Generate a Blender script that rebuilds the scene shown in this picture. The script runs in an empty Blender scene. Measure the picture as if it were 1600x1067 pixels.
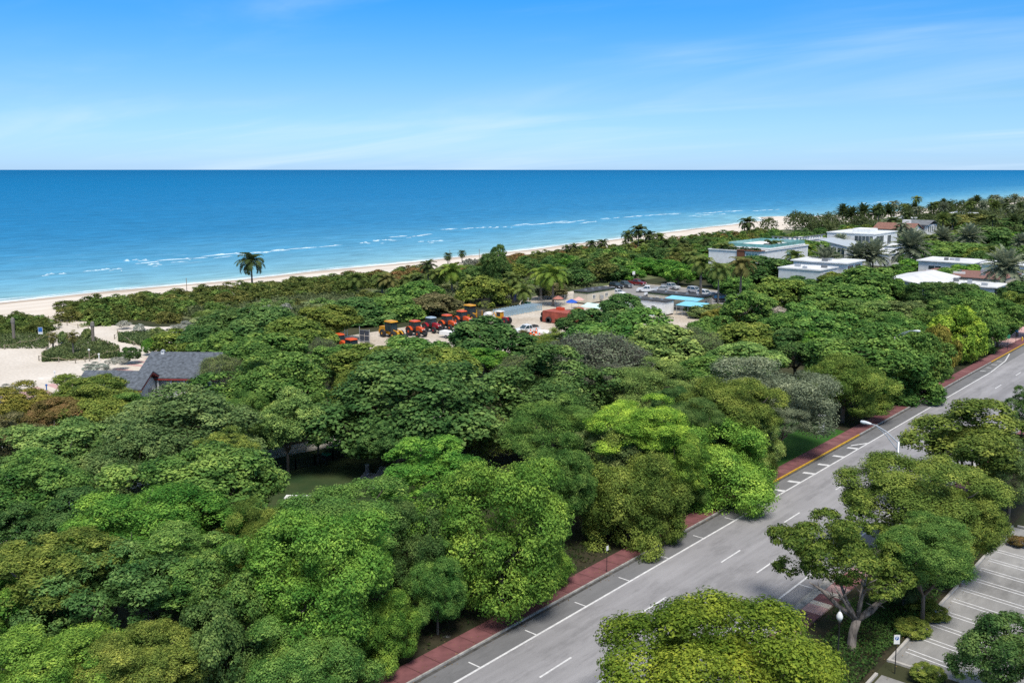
import bpy, math, random
import numpy as np
from mathutils import Vector, Matrix

R_ = math.radians
sc = bpy.context.scene
col = sc.collection

# ------------------------------------------------------------------ camera, sky, sun, exposure
# World axes: +Y runs along the avenue, -X points to the sea. The drone hovers over the origin.
CAM_H = 33.8
PITCH = R_(7.5)
YAW = math.atan(1295 / 1505.0)
FPX = 1505.0 * math.cos(PITCH)            # focal length in photo pixels (1600 wide)
CY = 265 + FPX * math.tan(PITCH)          # principal point row
cam_d = bpy.data.cameras.new('camera')
cam = bpy.data.objects.new('camera', cam_d)
col.objects.link(cam)
cam.location = (0, 0, CAM_H)
cam.rotation_euler = (math.pi / 2 - PITCH, 0, YAW)
cam_d.sensor_width = 36.0
cam_d.lens = FPX / 1600 * 36.0
cam_d.shift_y = (CY - 533.5) / 1600
cam_d.clip_start = 0.5
cam_d.clip_end = 120000
sc.camera = cam

SUN_EL, SUN_AZ = R_(62), R_(-128)           # azimuth measured from +Y towards -X
sun_dir = Vector((-math.sin(SUN_AZ) * math.cos(SUN_EL), math.cos(SUN_AZ) * math.cos(SUN_EL), math.sin(SUN_EL)))
sun_d = bpy.data.lights.new('sun', 'SUN')
sun_d.energy = 3.0
sun_d.angle = R_(20.0)
sun_d.color = (1.0, 0.95, 0.86)
sun = bpy.data.objects.new('sun', sun_d)
col.objects.link(sun)
sun.rotation_euler = sun_dir.to_track_quat('Z', 'Y').to_euler()

world = bpy.data.worlds.new('World')
sc.world = world
world.use_nodes = True
wn, wl = world.node_tree.nodes, world.node_tree.links
wn.clear()
w_out = wn.new('ShaderNodeOutputWorld')
w_bg = wn.new('ShaderNodeBackground')
w_sky = wn.new('ShaderNodeTexSky')
w_sky.sky_type = 'NISHITA'
w_sky.sun_disc = False
w_sky.sun_elevation = SUN_EL
w_sky.sun_rotation = -SUN_AZ
w_sky.air_density = 1.0
w_sky.dust_density = 0.3
w_sky.ozone_density = 2.0
w_sky.altitude = 30
w_tc = wn.new('ShaderNodeTexCoord')
w_sep = wn.new('ShaderNodeSeparateXYZ')
wl.new(w_tc.outputs['Generated'], w_sep.inputs[0])
# blue deepens above the horizon; unseen sky overhead is warmed to offset blue fill
w_ramp = wn.new('ShaderNodeValToRGB')
er = w_ramp.color_ramp
er.elements[0].position = 0.0
er.elements[0].color = (0.50, 0.80, 1.48, 1)
er.elements[1].position = 0.22
er.elements[1].color = (0.012, 0.64, 1.24, 1)
e3 = er.elements.new(0.60)
e3.color = (1.75, 1.30, 0.98, 1)
e2 = er.elements.new(0.07)
e2.color = (0.44, 0.72, 1.06, 1)
wl.new(w_sep.outputs['Z'], w_ramp.inputs[0])
w_mul = wn.new('ShaderNodeMix')
w_mul.data_type = 'RGBA'
w_mul.blend_type = 'MULTIPLY'
w_mul.inputs[0].default_value = 1.0
wl.new(w_sky.outputs[0], w_mul.inputs[6])
wl.new(w_ramp.outputs[0], w_mul.inputs[7])
# thin cirrus: directions projected on a high flat layer, stretched noise


def wmath(op, a, b=None):
    n = wn.new('ShaderNodeMath')
    n.operation = op
    for i, q in enumerate((a, b)):
        if q is None:
            continue
        if isinstance(q, (int, float)):
            n.inputs[i].default_value = q
        else:
            wl.new(q, n.inputs[i])
    return n.outputs[0]


zz = wmath('ADD', wmath('MAXIMUM', w_sep.outputs['Z'], 0.0), 0.09)
w_cmb = wn.new('ShaderNodeCombineXYZ')
wl.new(wmath('DIVIDE', w_sep.outputs['X'], zz), w_cmb.inputs[0])
wl.new(wmath('DIVIDE', w_sep.outputs['Y'], zz), w_cmb.inputs[1])
w_map = wn.new('ShaderNodeMapping')
w_map.inputs['Rotation'].default_value = (0, 0, R_(-12))
w_map.inputs['Scale'].default_value = (0.22, 0.60, 1)
w_map.inputs['Location'].default_value = (6.2, 1.7, 0)
wl.new(w_cmb.outputs[0], w_map.inputs[0])
w_n1 = wn.new('ShaderNodeTexNoise')
w_n1.inputs['Scale'].default_value = 1.0
w_n1.inputs['Detail'].default_value = 7
w_n1.inputs['Roughness'].default_value = 0.55
w_n1.inputs['Distortion'].default_value = 1.1
wl.new(w_map.outputs[0], w_n1.inputs[0])
w_cr = wn.new('ShaderNodeMapRange')
w_cr.interpolation_type = 'SMOOTHSTEP'
w_cr.inputs[1].default_value = 0.40
w_cr.inputs[2].default_value = 0.74
w_cr.inputs[3].default_value = 0.0
w_cr.inputs[4].default_value = 0.55
wl.new(w_n1.outputs[0], w_cr.inputs[0])
w_cl = wn.new('ShaderNodeMix')
w_cl.data_type = 'RGBA'
w_cl.inputs[7].default_value = (5.2, 6.6, 8.0, 1)
w_n2 = wn.new('ShaderNodeTexNoise')          # the veil is patchy on a large scale
w_n2.inputs['Scale'].default_value = 0.22
w_n2.inputs['Detail'].default_value = 3
w_m2 = wn.new('ShaderNodeMapping')
w_m2.inputs['Location'].default_value = (1.7, 6.2, 0)
wl.new(w_cmb.outputs[0], w_m2.inputs[0])
wl.new(w_m2.outputs[0], w_n2.inputs[0])
w_c2 = wn.new('ShaderNodeMapRange')
w_c2.interpolation_type = 'SMOOTHSTEP'
w_c2.inputs[1].default_value = 0.36
w_c2.inputs[2].default_value = 0.62
w_c2.inputs[3].default_value = 0.10
wl.new(w_n2.outputs[0], w_c2.inputs[0])
wl.new(wmath('MULTIPLY', w_cr.outputs[0], w_c2.outputs[0]), w_cl.inputs[0])
wl.new(w_mul.outputs[2], w_cl.inputs[6])
w_bg.inputs[1].default_value = 0.096
wl.new(w_cl.outputs[2], w_bg.inputs[0])
wl.new(w_bg.outputs[0], w_out.inputs[0])

sc.view_settings.view_transform = 'Standard'
sc.view_settings.look = 'None'
sc.view_settings.exposure = 0.52
sc.view_settings.gamma = 1.0
sc.view_settings.use_curve_mapping = False
sc.render.engine = 'CYCLES'
sc.cycles.use_denoising = False
sc.cycles.use_adaptive_sampling = False
sc.cycles.sample_clamp_indirect = 4.0
sc.cycles.max_bounces = 6
sc.cycles.diffuse_bounces = 3
sc.cycles.glossy_bounces = 2
sc.cycles.transmission_bounces = 4
sc.cycles.transparent_max_bounces = 8
sc.cycles.caustics_reflective = False
sc.cycles.caustics_refractive = False

# ------------------------------------------------------------------ surveying: photo pixel -> place on a level plane
CP, SP, CS, SS = math.cos(PITCH), math.sin(PITCH), math.cos(YAW), math.sin(YAW)


def ray(px, py):
    a = (px - 800) / FPX
    b = -(py - CY) / FPX
    dy, dz = CP + b * SP, -SP + b * CP
    return Vector((a * CS - dy * SS, a * SS + dy * CS, dz))


def W(px, py, z=0.0):
    d = ray(px, py)
    t = (z - CAM_H) / d.z
    return Vector((d.x * t, d.y * t, z))


def WX(px, py, x):
    d = ray(px, py)
    t = x / d.x
    return Vector((x, d.y * t, CAM_H + d.z * t))


def depth(p):
    return (-p[0] * SS + p[1] * CS) * CP + (CAM_H - p[2]) * SP


# ------------------------------------------------------------------ materials
MATS = {}


def nodes(name):
    m = bpy.data.materials.new(name)
    m.use_nodes = True
    nt = m.node_tree
    b = nt.nodes['Principled BSDF']
    return m, nt.nodes, nt.links, b


def M(name, c, rough=0.7, var=0.12, scale=3.0, bump=0.0, metal=0.0, spec=0.4, stretch=(1, 1, 1), c2=None, detail=5):
    """plain painted or mineral surface with uneven colour"""
    if name in MATS:
        return MATS[name]
    m, n, l, b = nodes(name)
    tc = n.new('ShaderNodeTexCoord')
    mp = n.new('ShaderNodeMapping')
    mp.inputs['Scale'].default_value = stretch
    l.new(tc.outputs['Object'], mp.inputs[0])
    nz = n.new('ShaderNodeTexNoise')
    nz.inputs['Scale'].default_value = scale
    nz.inputs['Detail'].default_value = detail
    nz.inputs['Roughness'].default_value = 0.6
    l.new(mp.outputs[0], nz.inputs[0])
    rp = n.new('ShaderNodeValToRGB')
    lo = c2 if c2 else [max(0, q * (1 - 2 * var)) for q in c]
    hi = c if c2 else [min(1, q * (1 + var)) for q in c]
    rp.color_ramp.elements[0].position = 0.33
    rp.color_ramp.elements[1].position = 0.67
    rp.color_ramp.elements[0].color = (*lo[:3], 1)
    rp.color_ramp.elements[1].color = (*hi[:3], 1)
    l.new(nz.outputs[0], rp.inputs[0])
    l.new(rp.outputs[0], b.inputs['Base Color'])
    b.inputs['Roughness'].default_value = rough
    b.inputs['Metallic'].default_value = metal
    b.inputs['Specular IOR Level'].default_value = spec
    if bump:
        bp = n.new('ShaderNodeBump')
        bp.inputs['Strength'].default_value = bump
        bp.inputs['Distance'].default_value = 0.05
        l.new(nz.outputs[0], bp.inputs['Height'])
        l.new(bp.outputs[0], b.inputs['Normal'])
    MATS[name] = m
    return m


def leaf_material(name, rough=0.6, trans=0.30, spec=0.06):
    m, n, l, b = nodes(name)
    oi = n.new('ShaderNodeObjectInfo')
    at = n.new('ShaderNodeAttribute')
    at.attribute_name = 'tint'
    hs = n.new('ShaderNodeHueSaturation')
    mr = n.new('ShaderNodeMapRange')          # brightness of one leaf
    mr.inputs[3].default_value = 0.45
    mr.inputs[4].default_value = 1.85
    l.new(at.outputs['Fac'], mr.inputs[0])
    mh = n.new('ShaderNodeMapRange')          # young leaves are yellower
    mh.inputs[3].default_value = 0.525
    mh.inputs[4].default_value = 0.468
    l.new(at.outputs['Fac'], mh.inputs[0])
    tc = n.new('ShaderNodeTexCoord')          # branches of one crown flush and age differently
    nz = n.new('ShaderNodeTexNoise')
    nz.inputs['Scale'].default_value = 2.1
    nz.inputs['Detail'].default_value = 2
    va = n.new('ShaderNodeVectorMath')
    va.operation = 'ADD'
    l.new(tc.outputs['Object'], va.inputs[0])
    l.new(oi.outputs['Location'], va.inputs[1])
    l.new(va.outputs[0], nz.inputs[0])
    pv = n.new('ShaderNodeMapRange')
    pv.inputs[1].default_value = 0.32
    pv.inputs[2].default_value = 0.68
    pv.inputs[3].default_value = 0.74
    pv.inputs[4].default_value = 1.28
    l.new(nz.outputs[0], pv.inputs[0])
    ph = n.new('ShaderNodeMapRange')
    ph.inputs[1].default_value = 0.32
    ph.inputs[2].default_value = 0.68
    ph.inputs[3].default_value = 0.016
    ph.inputs[4].default_value = -0.022
    l.new(nz.outputs[0], ph.inputs[0])
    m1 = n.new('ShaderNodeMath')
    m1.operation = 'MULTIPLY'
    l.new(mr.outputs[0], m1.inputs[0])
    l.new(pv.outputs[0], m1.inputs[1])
    m2 = n.new('ShaderNodeMath')
    m2.operation = 'ADD'
    l.new(mh.outputs[0], m2.inputs[0])
    l.new(ph.outputs[0], m2.inputs[1])
    l.new(oi.outputs['Color'], hs.inputs['Color'])
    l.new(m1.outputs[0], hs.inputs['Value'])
    l.new(m2.outputs[0], hs.inputs['Hue'])
    hs.inputs['Saturation'].default_value = 0.93
    l.new(hs.outputs[0], b.inputs['Base Color'])
    b.inputs['Roughness'].default_value = rough
    b.inputs['Specular IOR Level'].default_value = spec
    tr = n.new('ShaderNodeBsdfTranslucent')
    l.new(hs.outputs[0], tr.inputs[0])
    mx = n.new('ShaderNodeMixShader')
    mx.inputs[0].default_value = trans
    out = n['Material Output']
    l.new(b.outputs[0], mx.inputs[1])
    l.new(tr.outputs[0], mx.inputs[2])
    l.new(mx.outputs[0], out.inputs[0])
    MATS[name] = m
    return m


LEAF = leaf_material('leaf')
BARK = M('bark', (0.16, 0.13, 0.105), 0.9, 0.3, 6, 0.6, stretch=(1, 1, 0.25))
BARK_P = M('bark_palm', (0.21, 0.18, 0.15), 0.9, 0.25, 9, 0.4, stretch=(1, 1, 4))
TWIG = M('twig_grey', (0.20, 0.185, 0.165), 0.9, 0.2, 5)
WHITE = M('white_paint', (0.78, 0.78, 0.76), 0.6, 0.04, 1.5)
WALLW = M('white_stucco', (0.80, 0.80, 0.78), 0.8, 0.07, 0.7, 0.1)
WALLG = M('pale_grey_stucco', (0.60, 0.62, 0.63), 0.8, 0.07, 0.7, 0.1)
ROOFW = M('white_roof', (0.66, 0.67, 0.67), 0.8, 0.10, 0.35)
GLASS = M('window_glass', (0.03, 0.055, 0.07), 0.08, 0.2, 0.5, spec=0.9)
GLASST = M('teal_glass', (0.16, 0.36, 0.36), 0.1, 0.15, 0.5, spec=0.8)
STEEL = M('galvanised_steel', (0.46, 0.48, 0.50), 0.45, 0.08, 4, metal=0.5)
DARKM = M('dark_metal', (0.025, 0.027, 0.028), 0.55, 0.2, 6)
RUBBER = M('rubber', (0.028, 0.028, 0.03), 0.85, 0.25, 8)
WOOD = M('brown_wood', (0.19, 0.075, 0.040), 0.7, 0.25, 3, stretch=(1, 1, 6))
POSTW = M('weathered_post', (0.27, 0.23, 0.18), 0.85, 0.2, 5)
CONC = M('concrete', (0.43, 0.41, 0.38), 0.85, 0.12, 1.2, 0.15)


# ------------------------------------------------------------------ mesh building
class MB:
    def __init__(self):
        self.v, self.f = [], []

    def add(self, vs, fs):
        o = len(self.v)
        self.v += [tuple(p) for p in vs]
        self.f += [tuple(i + o for i in q) for q in fs]
        return self

    def box(self, x0, y0, z0, x1, y1, z1, taper=0.0, tx=None, ty=None):
        tx = taper if tx is None else tx
        ty = taper if ty is None else ty
        vs = [(x0, y0, z0), (x1, y0, z0), (x1, y1, z0), (x0, y1, z0),
              (x0 + tx, y0 + ty, z1), (x1 - tx, y0 + ty, z1), (x1 - tx, y1 - ty, z1), (x0 + tx, y1 - ty, z1)]
        return self.add(vs, [(3, 2, 1, 0), (4, 5, 6, 7), (0, 1, 5, 4), (1, 2, 6, 5), (2, 3, 7, 6), (3, 0, 4, 7)])

    def prism(self, prof, y0, y1, inset=0.0, axis='y'):
        """side profile [(x, z)] extruded across y"""
        n = len(prof)
        vs = [(x, y0, z) for x, z in prof] + [(x, y1, z) for x, z in prof]
        if axis == 'x':
            vs = [(b, a, c) for a, b, c in vs]
        fs = [tuple(range(n)), tuple(range(2 * n - 1, n - 1, -1))]
        fs += [(i, i + n, (i + 1) % n + n, (i + 1) % n) for i in range(n)]
        return self.add(vs, fs)

    def tube(self, pts, rad, n=8, cap=True):
        pts = [Vector(p) for p in pts]
        if isinstance(rad, (int, float)):
            rad = [rad] * len(pts)
        rings = []
        for i, p in enumerate(pts):
            t = (pts[min(i + 1, len(pts) - 1)] - pts[max(i - 1, 0)])
            if t.length < 1e-9:
                t = Vector((0, 0, 1))
            t.normalize()
            a = t.cross(Vector((0, 0, 1)))
            if a.length < 0.05:
                a = Vector((1, 0, 0))
            a.normalize()
            b = t.cross(a)
            rings.append([p + (a * math.cos(2 * math.pi * k / n) + b * math.sin(2 * math.pi * k / n)) * rad[i] for k in range(n)])
        vs = [q for r in rings for q in r]
        fs = []
        for i in range(len(pts) - 1):
            for k in range(n):
                fs.append((i * n + k, i * n + (k + 1) % n, (i + 1) * n + (k + 1) % n, (i + 1) * n + k))
        if cap:
            fs.append(tuple(range(n - 1, -1, -1)))
            fs.append(tuple(range((len(pts) - 1) * n, len(pts) * n)))
        return self.add(vs, fs)

    def lathe(self, prof, n=16, c=(0, 0, 0), axis='z'):
        vs = []
        for r, z in prof:
            for k in range(n):
                a = 2 * math.pi * k / n
                q = (r * math.cos(a), r * math.sin(a), z)
                if axis == 'y':
                    q = (q[0], q[2], q[1])
                vs.append((q[0] + c[0], q[1] + c[1], q[2] + c[2]))
        fs = []
        for i in range(len(prof) - 1):
            for k in range(n):
                fs.append((i * n + k, i * n + (k + 1) % n, (i + 1) * n + (k + 1) % n, (i + 1) * n + k))
        fs.append(tuple(range(n - 1, -1, -1)))
        fs.append(tuple(range((len(prof) - 1) * n, len(prof) * n)))
        return self.add(vs, fs)

    def mesh(self, name, mat, smooth=False):
        me = bpy.data.meshes.new(name)
        me.from_pydata(self.v, [], self.f)
        import bmesh
        bm = bmesh.new()
        bm.from_mesh(me)
        bmesh.ops.recalc_face_normals(bm, faces=bm.faces)
        bm.to_mesh(me)
        bm.free()
        if smooth:
            me.polygons.foreach_set('use_smooth', [True] * len(me.polygons))
        me.materials.append(mat)
        me.update()
        return me

    def build(self, name, mat, parent=None, loc=(0, 0, 0), rz=0.0, smooth=False):
        return link(name, self.mesh(name, mat, smooth), parent, loc, rz)


def link(name, me, parent=None, loc=(0, 0, 0), rz=0.0):
    o = bpy.data.objects.new(name, me)
    col.objects.link(o)
    o.location = loc
    o.rotation_euler = (0, 0, rz)
    if parent:
        o.parent = parent
    return o


def tag(o, label, cat, group=None):
    o['label'] = label
    o['category'] = cat
    if group:
        o['group'] = group
    return o


def thing(name, label, cat, loc=(0, 0, 0), rz=0.0, group=None):
    o = bpy.data.objects.new(name, None)
    o.empty_display_size = 0.3
    col.objects.link(o)
    o.location = loc
    o.rotation_euler = (0, 0, rz)
    return tag(o, label, cat, group)


def struct(o):
    o['kind'] = 'structure'
    return o


def stuff(o, label=None):
    o['kind'] = 'stuff'
    if label:
        o['label'] = label
    return o


def copy_tree(o, parent=None):
    c = o.copy()
    col.objects.link(c)
    c.parent = parent
    for ch in list(o.children):
        copy_tree(ch, c)
    return c


def sheet(name, pts, z, mat, parent=None):
    """flat polygon; pts are (x, y)"""
    me = bpy.data.meshes.new(name)
    me.from_pydata([(p[0], p[1], z) for p in pts], [], [tuple(range(len(pts)))])
    me.materials.append(mat)
    if me.polygons[0].normal.z < 0:
        me.flip_normals()
    return link(name, me, parent)


def rect(name, x0, y0, x1, y1, z, mat, parent=None):
    return sheet(name, [(x0, y0), (x1, y0), (x1, y1), (x0, y1)], z, mat, parent)



# ================================================================== THE SETTING
rng = np.random.default_rng(7)


def mixed_ground(name, cols, scale, bump=0.5, rough=0.95, fine=18.0, fc=0.75):
    """ground of two or three colours in patches with fine grain"""
    m, n, l, b = nodes(name)
    tc = n.new('ShaderNodeTexCoord')
    a = n.new('ShaderNodeTexNoise')
    a.inputs['Scale'].default_value = scale
    a.inputs['Detail'].default_value = 6
    f = n.new('ShaderNodeTexNoise')
    f.inputs['Scale'].default_value = fine
    f.inputs['Detail'].default_value = 4
    l.new(tc.outputs['Object'], a.inputs[0])
    l.new(tc.outputs['Object'], f.inputs[0])
    rp = n.new('ShaderNodeValToRGB')
    k = len(cols)
    for i, c in enumerate(cols):
        p = 0.3 + 0.4 * i / (k - 1)
        e = rp.color_ramp.elements[0] if i == 0 else (rp.color_ramp.elements[1] if i == k - 1 else rp.color_ramp.elements.new(p))
        e.position = p
        e.color = (*c, 1)
    l.new(a.outputs[0], rp.inputs[0])
    mx = n.new('ShaderNodeMix')
    mx.data_type = 'RGBA'
    mx.blend_type = 'MULTIPLY'
    mx.inputs[0].default_value = fc
    r2 = n.new('ShaderNodeValToRGB')
    r2.color_ramp.elements[0].position = 0.3
    r2.color_ramp.elements[1].position = 0.7
    r2.color_ramp.elements[0].color = (0.55, 0.55, 0.55, 1)
    r2.color_ramp.elements[1].color = (1.2, 1.2, 1.2, 1)
    l.new(f.outputs[0], r2.inputs[0])
    l.new(rp.outputs[0], mx.inputs[6])
    l.new(r2.outputs[0], mx.inputs[7])
    l.new(mx.outputs[2], b.inputs['Base Color'])
    b.inputs['Roughness'].default_value = rough
    b.inputs['Specular IOR Level'].default_value = 0.2
    bp = n.new('ShaderNodeBump')
    bp.inputs['Strength'].default_value = bump
    bp.inputs['Distance'].default_value = 0.06
    l.new(f.outputs[0], bp.inputs['Height'])
    l.new(bp.outputs[0], b.inputs['Normal'])
    MATS[name] = m
    return m


G_FOREST = mixed_ground('forest_floor', [(0.030, 0.042, 0.015), (0.04, 0.070, 0.018), (0.07, 0.065, 0.035)], 0.12)
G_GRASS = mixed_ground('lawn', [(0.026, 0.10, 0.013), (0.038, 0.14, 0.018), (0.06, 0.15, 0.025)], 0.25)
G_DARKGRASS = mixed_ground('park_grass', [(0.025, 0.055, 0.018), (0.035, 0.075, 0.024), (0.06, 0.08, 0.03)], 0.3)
G_DUNE = mixed_ground('dune_grass_ground', [(0.06, 0.10, 0.032), (0.09, 0.135, 0.05), (0.16, 0.17, 0.085)], 0.10)
G_SAND = mixed_ground('sand', [(0.55, 0.49, 0.415), (0.61, 0.55, 0.475), (0.66, 0.60, 0.525)], 0.11, 0.5, fine=2.2, fc=0.35)
G_YARD = mixed_ground('yard_sand', [(0.45, 0.385, 0.305), (0.55, 0.48, 0.39), (0.60, 0.54, 0.46)], 0.15, 0.6, fine=2.0)
G_MULCH = mixed_ground('mulch', [(0.20, 0.13, 0.09), (0.30, 0.21, 0.15), (0.34, 0.25, 0.18)], 0.3, 0.6)
G_VERGE = mixed_ground('verge_soil', [(0.025, 0.032, 0.014), (0.028, 0.052, 0.014), (0.055, 0.046, 0.028)], 0.5)

# shoreline X for a given Y (almost straight)
SH = [(-60000, -266), (-500, -266), (110, -266), (190, -264), (290, -265), (370, -271), (470, -284), (560, -292), (615, -299), (650, -320), (668, -318), (700, -293), (830, -277), (1000, -285), (1300, -300), (3000, -360), (60000, -900)]


def shore(y):
    return float(np.interp(y, [p[0] for p in SH], [p[1] for p in SH]))


SEA_Z = -1.0
VG = [(-500, -226), (470, -232), (560, -243), (720, -245), (850, -240), (1300, -262), (4200, -380)]


def veg(y):
    return float(np.interp(y, [p[0] for p in VG], [p[1] for p in VG]))


land_pts = []
for y in list(range(-400, 1400, 60)) + [1500, 2000, 3000, 4200]:
    land_pts.append((max(shore(y) + 33, veg(y) - 4), y))
struct(sheet('ground', [(900, -400)] + land_pts + [(900, 4200)], 0.0, G_FOREST))

# dune belt: gently humped strip between park and beach
vs, fs = [], []
ys = np.arange(20, 1300, 6.0)
us = np.linspace(0, 1, 16)
for y in ys:
    x1 = max(shore(y) + 36, veg(y) - 2)
    for u in us:
        x = -160 + (x1 + 160) * u
        h = 0.02 + (0.5 + 0.5 * math.sin(x * 0.31 + y * 0.07)) * (0.5 + 0.5 * math.sin(y * 0.19 - x * 0.11)) * 0.6 * math.sin(math.pi * u)
        if y < 116:
            h = 0.02 - 0.6
        vs.append((x, y, h))
nu = len(us)
for i in range(len(ys) - 1):
    for j in range(nu - 1):
        fs.append((i * nu + j, i * nu + j + 1, (i + 1) * nu + j + 1, (i + 1) * nu + j))
mb = MB().add(vs, fs)
struct(mb.build('dune_ground', G_DUNE, smooth=True))


# beach: sand sheet sloping into the water, wet near the waterline
def beach_material():
    m, n, l, b = nodes('beach_sand')
    uv = n.new('ShaderNodeUVMap')
    sp = n.new('ShaderNodeSeparateXYZ')
    l.new(uv.outputs[0], sp.inputs[0])
    tc = n.new('ShaderNodeTexCoord')
    a = n.new('ShaderNodeTexNoise')
    a.inputs['Scale'].default_value = 0.22
    a.inputs['Detail'].default_value = 8
    a.inputs['Roughness'].default_value = 0.65
    mp = n.new('ShaderNodeMapping')
    mp.inputs['Scale'].default_value = (1.0, 0.22, 1)
    l.new(tc.outputs['Object'], mp.inputs[0])
    l.new(mp.outputs[0], a.inputs[0])
    rp = n.new('ShaderNodeValToRGB')
    rp.color_ramp.elements[0].position = 0.3
    rp.color_ramp.elements[0].color = (0.56, 0.485, 0.40, 1)
    rp.color_ramp.elements[1].position = 0.7
    rp.color_ramp.elements[1].color = (0.72, 0.655, 0.57, 1)
    l.new(a.outputs[0], rp.inputs[0])
    ad = n.new('ShaderNodeMath')
    ad.operation = 'MULTIPLY_ADD'
    ad.inputs[1].default_value = 7.0
    l.new(a.outputs[0], ad.inputs[0])
    l.new(sp.outputs['X'], ad.inputs[2])
    wr = n.new('ShaderNodeValToRGB')           # distance from the waterline: wet, drying, dry
    mr = n.new('ShaderNodeMapRange')
    mr.inputs[1].default_value = 0
    mr.inputs[2].default_value = 20
    l.new(ad.outputs[0], mr.inputs[0])
    wr.color_ramp.elements[0].position = 0.22
    wr.color_ramp.elements[0].color = (0.60, 0.56, 0.52, 1)
    wr.color_ramp.elements[1].position = 0.62
    wr.color_ramp.elements[1].color = (1, 1, 1, 1)
    e = wr.color_ramp.elements.new(0.50)
    e.color = (0.80, 0.76, 0.72, 1)
    l.new(mr.outputs[0], wr.inputs[0])
    mx = n.new('ShaderNodeMix')
    mx.data_type = 'RGBA'
    mx.blend_type = 'MULTIPLY'
    mx.inputs[0].default_value = 1
    l.new(rp.outputs[0], mx.inputs[6])
    l.new(wr.outputs[0], mx.inputs[7])
    l.new(mx.outputs[2], b.inputs['Base Color'])
    b.inputs['Roughness'].default_value = 0.9
    b.inputs['Specular IOR Level'].default_value = 0.2
    f = n.new('ShaderNodeTexNoise')
    f.inputs['Scale'].default_value = 1.3
    f.inputs['Detail'].default_value = 5
    l.new(tc.outputs['Object'], f.inputs[0])
    bp = n.new('ShaderNodeBump')
    bp.inputs['Strength'].default_value = 0.7
    bp.inputs['Distance'].default_value = 0.15
    l.new(f.outputs[0], bp.inputs['Height'])
    l.new(bp.outputs[0], b.inputs['Normal'])
    return m


def strip_grid(name, ys, offs, xf, zf, mat, smooth=True):
    vs, uv = [], []
    for y in ys:
        for o in offs:
            vs.append((xf(y, o), y, zf(y, o)))
            uv.append((o, y))
    k = len(offs)
    fs = [(i * k + j, i * k + j + 1, (i + 1) * k + j + 1, (i + 1) * k + j) for i in range(len(ys) - 1) for j in range(k - 1)]
    me = bpy.data.meshes.new(name)
    me.from_pydata(vs, [], fs)
    lay = me.uv_layers.new(name='UVMap')
    vi = np.zeros(len(me.loops), dtype=np.int32)
    me.loops.foreach_get('vertex_index', vi)
    lay.data.foreach_set('uv', np.array(uv, dtype=np.float32)[vi].ravel())
    if me.polygons[0].normal.z < 0:
        me.flip_normals()
    if smooth:
        me.polygons.foreach_set('use_smooth', [True] * len(me.polygons))
    me.materials.append(mat)
    return link(name, me)


by = list(np.arange(-300, 1400, 8.0)) + [1500, 1800, 2400, 3200, 4200]
bo = [-30, -15, -6, -2, 0, 2, 5, 9, 14, 20, 26, 30, 34, 40, 50, 65, 85]   # metres inland of the waterline


def beach_z(y, o):
    if o <= 0:
        return SEA_Z + o * 0.09
    return SEA_Z + min(o / 26.0, 1.0) * 1.03 + (0.04 * math.sin(y * 0.21 + o * 0.5) if 14 < o < 40 else 0) + (0.03 if o >= 26 else 0)


struct(strip_grid('beach', by, bo, lambda y, o: min(shore(y) + o, veg(y) + 6 + o * 0.01) + 1.2 * math.sin(y * 0.083) * math.exp(-(o / 10.0) ** 2) * (0 if o > 20 else 1), beach_z, beach_material()))


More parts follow.
